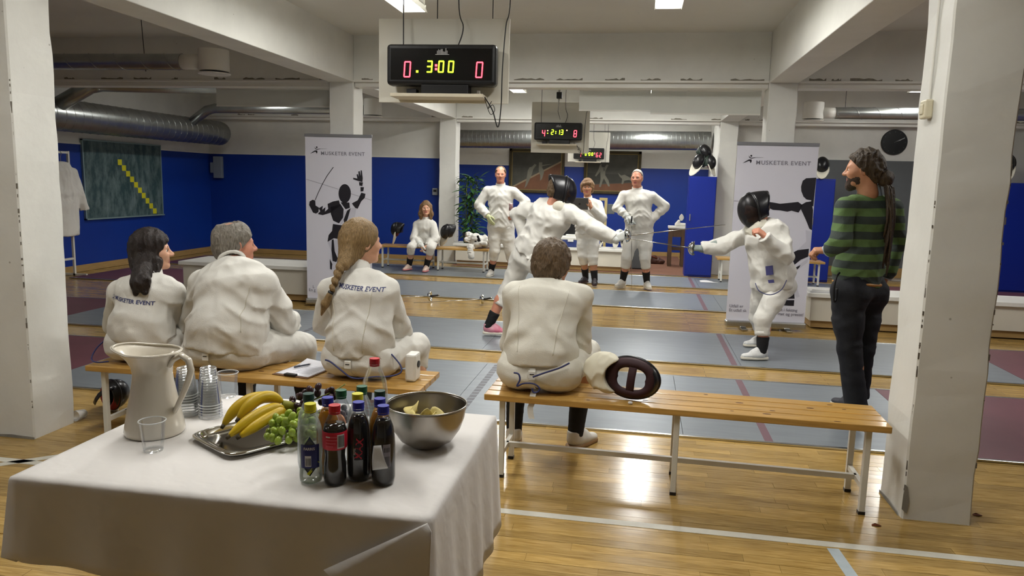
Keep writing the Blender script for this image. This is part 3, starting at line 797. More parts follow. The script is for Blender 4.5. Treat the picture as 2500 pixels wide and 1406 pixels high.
def figure(label, J, o):
    """J joints in metres (index 0 = the person's left, 1 = right); o = look options. Returns the root."""
    J = {k: (V3(v) if not isinstance(v, (list, tuple)) or np.ndim(v) == 1 else [V3(q) for q in v]) for k, v in J.items()}
    base = J['base']; t = thing('person', label, 'person', tuple(base), group=o.get('group')); org = np.array(base)
    h = o.get('h', .0095); g = o.get('girth', 1.); fr = unit(J['fr']); up = V3(0, 0, 1)
    fem = o.get('sex') == 'f'; seat = o.get('seat'); sk = skin(o.get('skin', 'fair'))
    pel, wst, chs, nck = J['pel'], J['wst'], J['chs'], J['nck']
    lat = [unit(J['sh'][0]-J['sh'][1]), unit(J['hip'][0]-J['hip'][1])]
    frs = [unit(np.cross(nck-chs, lat[0])*-1), unit(np.cross(wst-pel, lat[1])*-1)]
    frs = [f if f@fr > 0 else -f for f in frs]
    if abs(frs[1]@fr) < .2: frs[1] = fr
    midl = unit(lat[0]+lat[1]); midf = unit(frs[0]+frs[1])
    shw = np.linalg.norm(J['sh'][0]-J['sh'][1])/2
    B = o.get('belly', 0.)
    def torso(e, v, top=True, k=.035, cuts=()):
        fl = .014 if e > 0 else 0
        st = [(pel-up*.02, .155*g+e+fl, .11*g+e*.8+fl, lat[1], frs[1]), (lerp(pel, wst, .6), .152*g+e+fl*.5, .112*g+e+B*.6+fl*.5, lat[1], frs[1]), (wst+midf*B*.5, .145*g+e, .108*g+e+B, midl, midf),
              (chs+frs[0]*B*.2, min(.165*g, shw*1.0)+e, .118*g+e+B*.3, lat[0], frs[0]), (lerp(chs, nck, .5), min(.145*g, shw*.8)+e, .088*g+e, lat[0], frs[0])]
        if top: st.append((nck, .068*g+e*.8, .066*g+e*.8, lat[0], frs[0]))
        v.loft(st, midl, midf, k=k, cuts=cuts)
    # ---- skin: one continuous body, with head and hands grown on its neck and wrists
    v = Vol(max(h, .009)); torso(-.012, v)
    H = J['head']; HM = frame(J['look'], J.get('hup', up)); hs = o.get('hs', 1.)
    nb = H+HM@V3(0, -.02, -.07)*hs
    v.cone(nck-up*.04, nb, .064 if not fem else .056, .057 if not fem else .05, k=.03)
    for i in (0, 1):
        v.cone(lerp(J['sh'][i], chs, .35), J['sh'][i], .06*g, .052*g, k=.04)
        v.cone(J['sh'][i], J['el'][i], .05*g, .04*g, k=.03); v.cone(J['el'][i], J['wr'][i], .041*g, .028, k=.015)
        v.cone(lerp(J['hip'][i], pel, .2), J['kn'][i], .085*g, .058*g, k=.04)
    if seat: v.plane((0, 0, seat+.004), (0, 0, -1))
    for i in (0, 1):
        a = J['an'][i]; kn = J['kn'][i]; cal = lerp(kn, a, .32); bk = unit(np.cross(np.cross(a-kn, J['toe'][i]), a-kn)); bk = bk if bk@J['toe'][i] < 0 else -bk
        v.cone(kn, cal+bk*.012, .054*g, .056*g, k=.03); v.cone(cal+bk*.012, a, .055*g, .037, k=.03)
    parts = [v.run()]
    hv, hf = head_mesh('f' if fem else 'm'); parts.append(((hv*hs)@HM.T+H, hf)); nface = len(hf)
    for i in (0, 1):
        hd = o.get('hand%d' % i)
        if hd and not hd.get('glove'):
            parts.append(hand_parts(J['wr'][i], hd['d'], hd['n'], hd['t'], hd.get('curl', (.4,)*4), hd.get('thumb', .3), hd.get('sc', .95 if fem else 1.)))
    def mf(c):
        q = (c-H)@HM/hs
        lip = (np.abs(q[:, 0]) < .023) & (q[:, 2] > -.0735) & (q[:, 2] < -.05) & (q[:, 1] > .079)
        return np.where(lip, 1, 0)
    body = sdf_obj('body', parts, [sk, LIP], t, org, mf)
    if o.get('face', True): eyes(t, org, H, HM*hs)
    # ---- eyebrows
    if o.get('face', True):
        b = MB()
        for s in (-1, 1):
            pts = [H+HM@(V3(s*x, y, z)*hs) for x, y, z in ((.016, .0865, .0205), (.032, .0855, .0245), (.048, .074, .02))]
            b.tube([p-org for p in pts], [.0022, .003, .0016], 6)
        b.build('eyebrow', o.get('brow', hairm('brown', '#4a3626')), t, smooth=True)
    # ---- breeches
    if o.get('breeches', True):
        v = Vol(h); e = .018
        st = [(pel-up*.03, .165*g+e, .118*g+e, lat[1], frs[1]), (lerp(pel, wst, .45), .15*g+e*.6, .108*g+e*.6+B*.5, lat[1], frs[1])]
        v.loft(st, lat[1], frs[1], k=.03)
        for i in (0, 1):
            hp, kn, a = J['hip'][i], J['kn'][i], J['an'][i]
            if seat: v.ell(hp-fr*.035-up*.0, (.1*g, .115*g, .095*g), frame(fr, up), k=.06)
            else: v.ell(hp-frs[1]*.045+up*.0, (.098*g, .095*g, .115*g), frame(frs[1], up), k=.05)
            v.cone(hp, lerp(hp, kn, .5), .1*g, .09*g, k=.04); v.cone(lerp(hp, kn, .5), kn, .09*g, .074*g, k=.03)
        v.fold(o.get('foldb', .006), (9, 9, 16), 3.3+base[0]*7)
        if seat: v.plane((0, 0, seat+.002), (0, 0, -1))
        for i in (0, 1):
            kn, a = J['kn'][i], J['an'][i]
            end = lerp(kn, a, o.get('cuff', .3))
            v.cone(kn, end, .073*g, .064*g if o.get('cuff', .3) < .9 else .07, k=.02, cuts=[(end, a-kn)])
        v.fold(.004, (14, 14, 20), 1.3)
        br = sdf_obj('breeches', [v.run()], o.get('cloth', CLOTH), t, org)
        for i in (0, 1):
            kn, a = J['kn'][i], J['an'][i]; end = lerp(kn, a, o.get('cuff', .3))
            m = MB(); d = unit(a-kn)
            m.tube([end-d*.035-org, end-d*.017-org, end+d*.006-org], [.067*g, .0665*g, .064*g], 18); m.build('cuff_band', o.get('cloth', CLOTH), br, smooth=True)
    # ---- jacket
    jm = o.get('jacket', CLOTH)
    if jm is not None:
        v = Vol(h); e = o.get('ease', .022)-.006; hem = o.get('hem', .25)
        hp = lerp(pel, wst, hem); ax = unit(wst-pel)
        hemc = [(hp, -ax)]
        torso(e, v, top=False, k=.045, cuts=())
        v.loft([(lerp(chs, nck, .5), .09*g+e, .08*g+e, lat[0], frs[0]), (nck-unit(nck-chs)*.03, .066*g+e*.5, .066*g+e*.5, lat[0], frs[0])], lat[0], frs[0], k=.05)
        v.plane(hp, -ax)
        for i in (0, 1):
            s_, el, wr_ = J['sh'][i], J['el'][i], J['wr'][i]
            inn = lerp(s_, lerp(chs, nck, .5), .45)
            v.cone(inn, s_, .07*g, .062*g, k=.05)
            v.cone(s_, el, .063*g, .055*g, k=.014); d = unit(wr_-el)
            v.cone(el, wr_-d*.005, .056*g, .04*g+.004, k=.02, cuts=[(wr_-d*.012, d)])
        cx, zc = wst[0], chs[2]; dg = o.get('diag', .8)
        def fmap(P): ax_ = np.abs(P[:, 0]-cx); return np.stack((ax_*5+P[:, 0]*2, P[:, 1]*5, (P[:, 2]+dg*ax_)*14), 1)
        v.fold(o.get('fold', .009)*1.75, (1, 1, 1), base[0]*5+base[1], True, lambda P: np.clip((zc+.06-P[:, 2])/.2, .25, 1.)) if not o.get('ffreq') else v.fold(o['fold']*1.5, o['ffreq'], base[0]*5+base[1])
        if not o.get('ffreq'): v.ops[-1] = (None, None, v.ops[-1][2]+(fmap,), 0, 'f')
        v.fold(o.get('fold', .009)*.55, (15, 15, 9), base[0]*9)
        if seat: v.plane((0, 0, seat+.004), (0, 0, -1))
        cax = unit(lerp(nb, nck, .35)-nck); c0 = nck-cax*.03; ch = o.get('collar', .075)
        jk = sdf_obj('jacket', [v.run()], jm, t, org)
        if ch:
            m = Vol(.006)
            f_ = frs[0]
            cr = (.07 if not fem else .062)*max(1, g*.98)
            m.cone(c0, nck+cax*(ch-.03), cr*1.12, cr, k=0, cuts=[(nck+cax*(ch-.03), unit(cax+f_*o.get('ctilt', .22))), (c0, -cax)])
            m.cone(c0-cax*.05, nck+cax*ch, cr-.009, cr-.009, k=0, mode='s')
            sdf_obj('collar', [m.run()], jm, jk, (0, 0, 0)).data.transform(Matrix.Translation(-Vector(org)))
        o['_jacket'] = jk
    # ---- legs
    for i in (0, 1):
        kn, a = J['kn'][i], J['an'][i]
        if o.get('socks', True):
            v = Vol(.006); tp = lerp(kn, a, o.get('sock_top', .62))
            cal = lerp(kn, a, .32); bk = unit(np.cross(np.cross(a-kn, J['toe'][i]), a-kn)); bk = bk if bk@J['toe'][i] < 0 else -bk
            v.cone(cal+bk*.012, a+unit(a-kn)*.02, .055*g+.007, .037+.007, k=0, cuts=[(tp, kn-a)]); v.fold(.002, (30, 30, 60), 2.)
            sdf_obj('sock', [v.run()], o.get('sockm', SOCK), t, org)
        if o.get('shoes', True):
            J.setdefault('fup', [up, up])
            shoe(t, org, a, J['toe'][i], J['fup'][i], o.get('ss', .95 if fem else 1.04), o.get('shoem'), o.get('solem'), o.get('trim'))
    for i in (0, 1):
        hd = o.get('hand%d' % i)
        if hd and hd.get('glove'):
            gm = hd['glove']; P = [hand_parts(J['wr'][i], hd['d'], hd['n'], hd['t'], hd.get('curl', (.4,)*4), hd.get('thumb', .3), 1.06, fat=1.18, h=.0045)]
            v = Vol(.006); d = unit(J['wr'][i]-J['el'][i])
            v.cone(J['wr'][i]-d*.13, J['wr'][i]+d*.01, .062*g, .036*g, k=0, cuts=[(J['wr'][i]-d*.13, -d)]); P.append(v.run())
            sdf_obj('glove', P, gm, t, org)
    # ---- hair
    if o.get('hair'): o['hair'](t, org, H, HM, hs)
    return t

# ---------------------------------------------------------------- hair styles (head-local volumes)
def hair_obj(name, v, m, t, org, H, HM, hs):
    a, f = v.run(); return sdf_obj(name, [((a*hs)@HM.T+H, f)], m, t, org)
def hair_short(m, thick=.012, hairline=(.03, .012, 1.15), nape=-.065, bald=None, noise=.006, side=True):
    def fn(t, org, H, HM, hs):
        v = Vol(.0045); e = thick
        v.ell((0, -.016, .03), (.074+e, .093+e, .09+e), k=.01)
        v.ell((0, -.045, -.02), (.066+e*.7, .058+e*.7, .07), k=.03)
        v.fold(noise, (38, 38, 16), 4.4); v.fold(noise*.5, (90, 90, 40), 1.)
        y0, z0, sl = hairline
        v.plane((0, y0, z0), (0, 1, -sl)); v.plane((0, 0, nape), (0, .1, -1))
        if bald: v.ell(bald[0], bald[1], k=.012, mode='s')
        hair_obj('hair', v, m, t, org, H, HM, hs)
    return fn

# ---------------------------------------------------------------- fencing mask (local: y forward, z up, centre of the face)
MESHM = {}
def mesh_material(op=.62):
    if op in MESHM: return MESHM[op]
    m = bpy.data.materials.new('mask_wire_mesh'); m.use_nodes = True; nt = m.node_tree; N = nt.nodes; L = nt.links; b = N['Principled BSDF']
    b.inputs['Base Color'].default_value = (.012, .011, .012, 1); b.inputs['Roughness'].default_value = .35; b.inputs['Metallic'].default_value = .3
    tr = N.new('ShaderNodeBsdfTransparent'); mx = N.new('ShaderNodeMixShader'); mx.inputs[0].default_value = op
    L.new(tr.outputs[0], mx.inputs[1]); L.new(b.outputs[0], mx.inputs[2]); L.new(mx.outputs[0], N['Material Output'].inputs['Surface'])
    MESHM[op] = m; return m
BIBM = mat('mask_bib_cloth', '#d8d4c4', .75, var=.06, vscale=9, bump=.15, bscale=150)
PADM = mat('mask_padding_red', '#5a1a1e', .7, var=.2, vscale=10)
LEATH = mat('black_leather', '#17171a', .3, bump=.1, bscale=40)
def fencing_mask(parent, place, bibm=None, trim=None, pad=None, solid=False, guard=.15, mesh=None, open_=.36, strap=False, puffy=False):
    """place(p)->parent-local point. Parts: wire mesh, rim, side guard, padding, bib, tongue"""
    bibm = bibm or BIBM; trim = trim or LEATH; pad = pad or PADM
    A, B, C = .102, .14, .115
    def put(mb): mb.v = [tuple(place(np.array(p))) for p in mb.v]; return mb
    dome = MB().grid(lambda u, w_: (A*math.cos(2*PI*u)*math.sin(PI/2*w_), C*math.cos(PI/2*w_)**.9, B*math.sin(2*PI*u)*math.sin(PI/2*w_)), 40, 12, closeu=True)
    put(dome).build('wire_mesh', LEATH if solid else (mesh or mesh_material()), parent, smooth=True, solid=.002)
    rim = MB(); pts = [(A*1.01*math.cos(2*PI*i/48), 0, B*1.01*math.sin(2*PI*i/48)) for i in range(49)]
    put(rim.tube(pts, .0085, 8, cap=False)).build('rim', trim, parent, smooth=True)
    def sg(u, w_):
        a = math.radians(-30)+u*math.radians(240); k = 1-.14*w_*w_; return (A*k*math.cos(a), -guard*w_*(.6+.4*max(0, math.sin(a))), B*k*math.sin(a))
    put(MB().grid(sg, 36, 5)).build('side_guard', trim, parent, smooth=True, solid=.006)
    def pd(u, w_):
        a = 2*PI*u; q = (1-open_*w_)*.97*(1+.16*w_*abs(math.sin(2*a))); return (A*q*1.0*math.cos(a), -.006-.03*math.sin(PI*w_*.8), B*q*math.sin(a)*(1 if math.sin(a) > 0 else 1-.12*w_))
    put(MB().grid(pd, 40, 5, closeu=True)).build('padding', pad, parent, smooth=True, solid=.012)
    def bib(u, w_):
        a = math.radians(196)+u*math.radians(148); x = A*math.cos(a); z = B*math.sin(a)
        sx = 1+.12*w_-.1*w_*w_; f = math.sin(PI*u)
        return (x*sx*1.02, .012*math.sin(PI*w_)+.05*w_*f+.01*w_, z-.15*w_*(.55+.45*f)-.006*math.sin(w_*9)*f)
    if puffy:
        v = Vol(.006); v.ell((0, -.005, -.135), (.098, .06, .1), k=.02); v.ell((0, .03, -.17), (.07, .045, .07), k=.05); v.ell((.0, -.03, -.11), (.085, .05, .06), k=.04); v.fold(.008, (16, 16, 22), 3.)
        v.ell((0, .0, .0), (A*.93, .3, B*.93), k=.01, mode='s')
        a_, f_ = v.run(); sdf_obj('bib', [(np.array([place(p) for p in a_]), f_)], bibm, parent, (0, 0, 0))
    else: put(MB().grid(bib, 22, 10)).build('bib', bibm, parent, smooth=True, solid=.014)
    if strap:
        put(MB().grid(lambda u, w_: (A*.88*(2*u-1), -.02-.03*math.sin(PI*u), .026-.04*w_), 10, 3)).build('back_strap', pad, parent, smooth=True, solid=.004); return
    tg = MB().tube([(0, -.02, B*.95), (0, -.085, B*.92), (0, -.12, .07), (0, -.125, .0), (0, -.12, -.05)], .017, 8, flat=.35)
    put(tg).build('tongue', bibm if trim is not LEATH else LEATH, parent, smooth=True)
def placer(c, M, org): 
    c = np.asarray(c, float); M = np.asarray(M, float); org = np.asarray(org, float)
    return lambda p: M@p+c-org

def lettering_on(parent_obj, txt, size, center, right, upv, m, spacing=1.0, bold=0., depth_dir=(0, 1, 0), name='printed_lettering', shear=0., xy=None):
    """flat print wrapped onto a cloth mesh by casting onto it"""
    deps = None; me = parent_obj.data; off = Vector(parent_obj.parent.location)
    bvh = BVHTree.FromPolygons([v.co+off for v in me.vertices], [p.vertices for p in me.polygons])
    vs, fs = xy if xy else text_verts(txt, size, 'CENTER', bold, spacing)
    c = V3(center); r = unit(right); u = unit(upv); d = Vector(unit(depth_dir)); out = []
    for x, y in vs:
        p = Vector(c+r*(x+shear*y)+u*y)-d*.4; hit = bvh.ray_cast(p, d)
        q = (hit[0]-d*.0025) if hit[0] is not None else p+d*.4
        out.append(tuple(q-off))
    mb = MB(); mb.add(out, fs); return mb.build(name, m, parent_obj)
def logo_xy(s=1.):
    """little lunging-swordsman mark: head, body stroke, legs, blade"""
    vs = []; fs = []
    def poly(p): o = len(vs); vs.extend([(x*s, y*s) for x, y in p]); fs.append(tuple(range(o, o+len(p))))
    poly([(.30+.075*math.cos(2*PI*i/14), .62+.075*math.sin(2*PI*i/14)) for i in range(14)])
    poly([(.10, .66), (.13, .50), (.22, .42), (.36, .40), (.36, .46), (.25, .48), (.17, .54)])
    poly([(.36, .40), (.62, .47), (.64, .51), (.36, .46)])
    poly([(.62, .485), (1.25, .50), (1.25, .512), (.62, .505)])
    poly([(-.34, .02), (-.12, .18), (.12, .32), (.28, .33), (.28, .22), (.10, .20), (-.12, .10)])
    poly([(.10, .32), (.34, .33), (.36, .16), (.28, .02), (.22, .18)])
    return vs, fs
JOINTS = {
 'A': {'base': [-2.78, 3.75, 0], 'fr': [0.15, 1, 0], 'pel': [-2.79, 3.74, 0.56], 'wst': [-2.78, 3.74, 0.7], 'chs': [-2.77, 3.8, 0.83], 'nck': [-2.777, 3.84, 0.938], 'head': [-2.802, 3.9, 1.075], 'look': [0.85, 0.52, 0.02], 'sh': [[-2.953, 3.8, 0.839], [-2.625, 3.83, 0.851]], 'el': [[-3.085, 3.92, 0.62], [-2.687, 3.95, 0.625]], 'wr': [[-2.9, 4.15, 0.6], [-2.66, 4.17, 0.6]], 'hip': [[-2.89, 3.78, 0.555], [-2.69, 3.79, 0.555]], 'kn': [[-2.93, 4.18, 0.54], [-2.68, 4.2, 0.54]], 'an': [[-2.95, 4.2, 0.099], [-2.7, 4.25, 0.099]], 'toe': [[0, 1, 0], [0.1, 1, 0]]},
 'B': {'base': [-2.24, 3.75, 0], 'fr': [0.3, 1, 0], 'pel': [-2.25, 3.72, 0.57], 'wst': [-2.23, 3.74, 0.74], 'chs': [-2.22, 3.79, 0.92], 'nck': [-2.261, 3.84, 1.037], 'head': [-2.275, 3.9, 1.13], 'look': [0.72, 0.68, 0], 'sh': [[-2.443, 3.82, 0.914], [-2.087, 3.86, 0.926]], 'el': [[-2.59, 3.95, 0.631], [-2.028, 4.0, 0.679]], 'wr': [[-2.45, 4.18, 0.62], [-2.1, 4.22, 0.64]], 'hip': [[-2.37, 3.77, 0.56], [-2.13, 3.8, 0.56]], 'kn': [[-2.4, 4.25, 0.54], [-1.994, 4.15, 0.5]], 'an': [[-2.4, 4.2, 0.099], [-1.98, 4.16, 0.099]], 'toe': [[0.1, 1, 0], [0.4, 0.9, 0]]},
 'C': {'base': [-1.47, 3.75, 0], 'fr': [0.1, 1, 0], 'pel': [-1.46, 3.74, 0.57], 'wst': [-1.465, 3.75, 0.73], 'chs': [-1.47, 3.79, 0.88], 'nck': [-1.509, 3.84, 1.02], 'head': [-1.503, 3.88, 1.175], 'look': [0.72, 0.69, 0], 'sh': [[-1.662, 3.81, 0.912], [-1.335, 3.82, 0.931]], 'el': [[-1.746, 3.93, 0.684], [-1.315, 3.93, 0.709]], 'wr': [[-1.62, 4.13, 0.64], [-1.34, 4.13, 0.62]], 'hip': [[-1.57, 3.78, 0.56], [-1.36, 3.78, 0.56]], 'kn': [[-1.6, 4.2, 0.54], [-1.28, 4.2, 0.54]], 'an': [[-1.62, 4.18, 0.099], [-1.27, 4.2, 0.099]], 'toe': [[-0.1, 1, 0], [0.2, 1, 0]]},
 'D': {'base': [-0.475, 3.76, 0], 'fr': [0.1, 1, 0], 'pel': [-0.475, 3.74, 0.57], 'wst': [-0.475, 3.76, 0.74], 'chs': [-0.465, 3.82, 0.9], 'nck': [-0.46, 3.9, 0.977], 'head': [-0.454, 3.97, 1.084], 'look': [0.25, 1, -0.12], 'sh': [[-0.633, 3.85, 0.935], [-0.285, 3.87, 0.937]], 'el': [[-0.665, 3.98, 0.644], [-0.295, 3.98, 0.633]], 'wr': [[-0.62, 4.2, 0.66], [-0.3, 4.22, 0.66]], 'hip': [[-0.59, 3.78, 0.56], [-0.36, 3.78, 0.56]], 'kn': [[-0.66, 4.16, 0.55], [-0.26, 4.2, 0.56]], 'an': [[-0.665, 4.13, 0.099], [-0.305, 4.16, 0.099]], 'toe': [[-0.15, 1, 0], [0.55, 0.85, 0]]},
 'E': {'base': [-1.2, 7.05, 0.012], 'fr': [0.5, 0.85, 0], 'pel': [-1.049, 7.06, 0.806], 'wst': [-0.961, 7.03, 0.955], 'chs': [-0.827, 7.0, 1.212], 'nck': [-0.763, 6.98, 1.353], 'head': [-0.749, 6.96, 1.453], 'look': [1, 0.35, -0.22], 'sh': [[-1.06, 7.1, 1.263], [-0.604, 6.88, 1.247]], 'el': [[-1.188, 7.2, 1.216], [-0.387, 6.82, 1.114]], 'wr': [[-1.083, 7.12, 0.992], [-0.215, 6.8, 1.032]], 'hip': [[-1.112, 7.14, 0.747], [-0.916, 6.97, 0.773]], 'kn': [[-1.249, 7.1, 0.47], [-0.617, 6.85, 0.431]], 'an': [[-1.41, 7.05, 0.128], [-0.587, 6.85, 0.112]], 'toe': [[1, 0.15, 0], [1, 0.1, 0]]},
 'F': {'base': [1.1, 6.9, 0.012], 'fr': [-0.6, -0.8, 0], 'pel': [1.223, 6.94, 0.682], 'wst': [1.189, 6.92, 0.869], 'chs': [1.124, 6.9, 1.082], 'nck': [1.073, 6.9, 1.216], 'head': [1.015, 6.88, 1.349], 'look': [-1, -0.35, -0.3], 'sh': [[1.216, 6.82, 1.171], [1.004, 7.02, 1.129]], 'el': [[1.28, 6.7, 0.939], [0.774, 7.06, 0.99]], 'wr': [[1.071, 6.62, 1.118], [0.596, 7.06, 0.956]], 'hip': [[1.285, 6.88, 0.656], [1.163, 7.03, 0.63]], 'kn': [[1.121, 6.74, 0.381], [1.139, 7.12, 0.325]], 'an': [[1.13, 6.72, 0.112], [1.22, 7.3, 0.112]], 'toe': [[-1, -0.25, 0], [-0.8, -0.3, 0]]},
 'R': {'base': [1.47, 5.2, 0.012], 'fr': [-0.65, 0.75, 0], 'pel': [1.45, 5.2, 0.893], 'wst': [1.453, 5.2, 1.099], 'chs': [1.474, 5.2, 1.356], 'nck': [1.472, 5.2, 1.516], 'head': [1.411, 5.17, 1.663], 'look': [-1, 0.28, -0.06], 'sh': [[1.3, 5.06, 1.422], [1.659, 5.32, 1.417]], 'el': [[1.266, 4.98, 1.203], [1.748, 5.42, 1.183]], 'wr': [[1.217, 5.06, 1.137], [1.68, 5.4, 0.94]], 'hip': [[1.371, 5.12, 0.859], [1.538, 5.28, 0.845]], 'kn': [[1.406, 5.08, 0.498], [1.54, 5.26, 0.467]], 'an': [[1.47, 5.03, 0.112], [1.55, 5.3, 0.112]], 'toe': [[-0.9, 0.1, 0], [-0.7, 0.7, 0]]},
 'G': {'base': [-3.53, 12.0, 0.012], 'fr': [0, -1, 0], 'pel': [-3.54, 12.12, 0.52], 'wst': [-3.54, 12.1, 0.63], 'chs': [-3.545, 12.06, 0.75], 'nck': [-3.543, 12.03, 0.88], 'head': [-3.522, 12.0, 1.052], 'look': [0.3, -1, 0], 'sh': [[-3.407, 12.03, 0.781], [-3.685, 12.03, 0.772]], 'el': [[-3.327, 11.93, 0.557], [-3.703, 11.93, 0.543]], 'wr': [[-3.419, 11.74, 0.439], [-3.51, 11.74, 0.449]], 'hip': [[-3.44, 12.08, 0.51], [-3.64, 12.08, 0.51]], 'kn': [[-3.345, 11.7, 0.412], [-3.68, 11.7, 0.412]], 'an': [[-3.44, 11.78, 0.112], [-3.76, 11.85, 0.112]], 'toe': [[0.05, -1, 0], [-0.25, -1, 0]]},
 'H': {'base': [-2.15, 11.55, 0.012], 'fr': [0.1, -1, 0], 'pel': [-2.157, 11.55, 0.85], 'wst': [-2.169, 11.55, 1.063], 'chs': [-2.174, 11.55, 1.3], 'nck': [-2.178, 11.55, 1.46], 'head': [-2.176, 11.52, 1.632], 'look': [0.15, -1, -0.05], 'sh': [[-1.963, 11.53, 1.37], [-2.383, 11.53, 1.372]], 'el': [[-1.771, 11.58, 1.222], [-2.517, 11.5, 1.15]], 'wr': [[-1.914, 11.45, 1.017], [-2.344, 11.38, 0.986]], 'hip': [[-2.063, 11.55, 0.788], [-2.255, 11.55, 0.794]], 'kn': [[-2.002, 11.55, 0.439], [-2.237, 11.5, 0.434]], 'an': [[-1.98, 11.62, 0.112], [-2.31, 11.62, 0.112]], 'toe': [[0.2, -1, 0], [-0.1, -1, 0]]},
 'I': {'base': [-0.73, 11.15, 0.012], 'fr': [-0.1, -1, 0], 'pel': [-0.751, 11.2, 0.812], 'wst': [-0.757, 11.2, 0.978], 'chs': [-0.765, 11.2, 1.162], 'nck': [-0.77, 11.2, 1.296], 'head': [-0.787, 11.17, 1.472], 'look': [0, -1, -0.05], 'sh': [[-0.619, 11.18, 1.216], [-0.918, 11.18, 1.207]], 'el': [[-0.543, 11.05, 1.028], [-0.944, 11.05, 1.039]], 'wr': [[-0.706, 10.86, 1.186], [-0.933, 10.86, 1.179]], 'hip': [[-0.681, 11.2, 0.771], [-0.823, 11.2, 0.766]], 'kn': [[-0.662, 11.12, 0.432], [-0.813, 11.15, 0.447]], 'an': [[-0.62, 11.1, 0.112], [-0.77, 11.3, 0.112]], 'toe': [[0.1, -1, 0], [-0.5, -1, 0]]},
 'J': {'base': [-0.02, 11.0, 0.012], 'fr': [0.0, -1, 0], 'pel': [0.003, 11.0, 0.881], 'wst': [-0.007, 11.0, 1.072], 'chs': [-0.029, 11.0, 1.297], 'nck': [-0.049, 11.0, 1.457], 'head': [-0.063, 10.97, 1.621], 'look': [-0.25, -1, 0], 'sh': [[0.167, 10.98, 1.362], [-0.239, 10.98, 1.363]], 'el': [[0.362, 11.05, 1.231], [-0.324, 10.92, 1.184]], 'wr': [[0.177, 10.98, 1.037], [-0.181, 10.8, 1.081]], 'hip': [[0.094, 11.0, 0.824], [-0.078, 11.0, 0.83]], 'kn': [[0.111, 10.96, 0.48], [-0.15, 10.94, 0.483]], 'an': [[0.155, 11.06, 0.112], [-0.2, 11.12, 0.112]], 'toe': [[0.3, -1, 0], [-0.55, -1, 0]]},
}
# ================================================================ PEOPLE
def local_tubes(t, org, H, HM, hs, name, m, paths, n=8):
    mb = MB()
    for pts, r in paths: mb.tube([H+HM@(V3(p)*hs)-org for p in pts], r, n)
    return mb.build(name, m, t, smooth=True)
HB = hairm('dark_brown', '#2a1c16', '#120c0a'); HG = hairm('grey', '#8d877c', '#5d574e'); HBL = hairm('ash_blonde', '#9a7f56', '#6b5535')
HBR = hairm('mid_brown', '#6e5940', '#43331f'); HWH = hairm('white_grey', '#b9b4ab', '#8f8a82'); HDR = hairm('dread_brown', '#4a3a26', '#2a2014')
HLB = hairm('light_brown', '#8a6a48', '#5e452c')
CORD = mat('blue_body_cord', '#2b3161', .5); INK = mat('navy_print', '#39406e', .7)
def cord(t, pts, r=.0045, name='body_cord'):
    """smooth cord through world points"""
    P = [V3(p) for p in pts]; out = []
    for i in range(len(P)-1):
        p0, p1, p2, p3 = P[max(i-1, 0)], P[i], P[i+1], P[min(i+2, len(P)-1)]
        for k in range(6):
            s = k/6; out.append(.5*((2*p1)+(-p0+p2)*s+(2*p0-5*p1+4*p2-p3)*s*s+(-p0+3*p1-3*p2+p3)*s**3))
    out.append(P[-1]); mb = MB().tube(out, r, 6)
    return mb.build(name, CORD, t, smooth=True, world=True)
def back_hit(jk, x, z, y0=3.0):
    off = Vector(jk.parent.location); me = jk.data
    if 'bvh' not in _bvh or _bvh.get('o') is not jk:
        _bvh['bvh'] = BVHTree.FromPolygons([v.co+off for v in me.vertices], [p.vertices for p in me.polygons]); _bvh['o'] = jk
    h = _bvh['bvh'].ray_cast(Vector((x, y0, z)), Vector((0, 1, 0)))
    return h[0].y if h[0] is not None else None
_bvh = {}
def strap_and_buckle(t, o_, x, z0, z1, br, tail=0.):
    """braces strap hanging down the back of the breeches, with a buckle"""
    m = MB(); pts = []
    for i in range(9):
        z = z0+(z1-z0)*i/8; y = back_hit(br, x, z) or 3.62
        pts.append((x+.004*math.sin(i), y-.007, z))
    if tail:
        for i in range(1, 5): pts.append((x+.006*math.sin(i*2), pts[8][1]-.006-.004*i, z1-tail*i/4))
    for i in range(len(pts)-1):
        a, b = pts[i], pts[i+1]
        m.add([(a[0]-.015, a[1], a[2]), (a[0]+.015, a[1], a[2]), (b[0]+.015, b[1], b[2]), (b[0]-.015, b[1], b[2])], [(0, 1, 2, 3)])
    s = m.build('brace_strap', CLOTH, t, world=True, solid=.003)
    bz = z0+(z1-z0)*.22; y = back_hit(br, x, bz) or 3.6
    MB().box(x-.019, x+.019, y-.013, y-.005, bz-.022, bz+.022).build('buckle', WHITEP, s, bevel=.004, world=True)
    MB().box(x-.011, x+.011, y-.0145, y-.012, bz+.002, bz+.006).build('buckle_slot', BLACK, s, world=True)

# ---- A: dark-haired woman
def hair_A(t, org, H, HM, hs):
    v = Vol(.005)
    v.ell((0, -.016, .03), (.088, .108, .104), k=.01)
    v.ell((-.01, -.06, -.05), (.083, .062, .1), k=.04); v.ell((.0, -.02, -.06), (.09, .055, .07), k=.04)
    v.plane((0, .035, -.005), (0, 1, -.75))
    v.cone((.05, -.04, -.07), (.17, -.05, -.11), .055, .034, k=.04); v.cone((.17, -.05, -.11), (.235, -.06, -.16), .042, .04, k=.03)
    v.cone((.235, -.06, -.17), (.235, -.075, -.215), .04, .012, k=.03); v.cone((.24, -.03, -.15), (.265, -.03, -.21), .03, .01, k=.02); v.cone((.07, .02, -.06), (.12, .02, -.13), .03, .012, k=.02)
    v.fold(.009, (30, 30, 9), 4.4); v.fold(.004, (80, 80, 22), 1.)
    hair_obj('hair', v, HB, t, org, H, HM, hs)
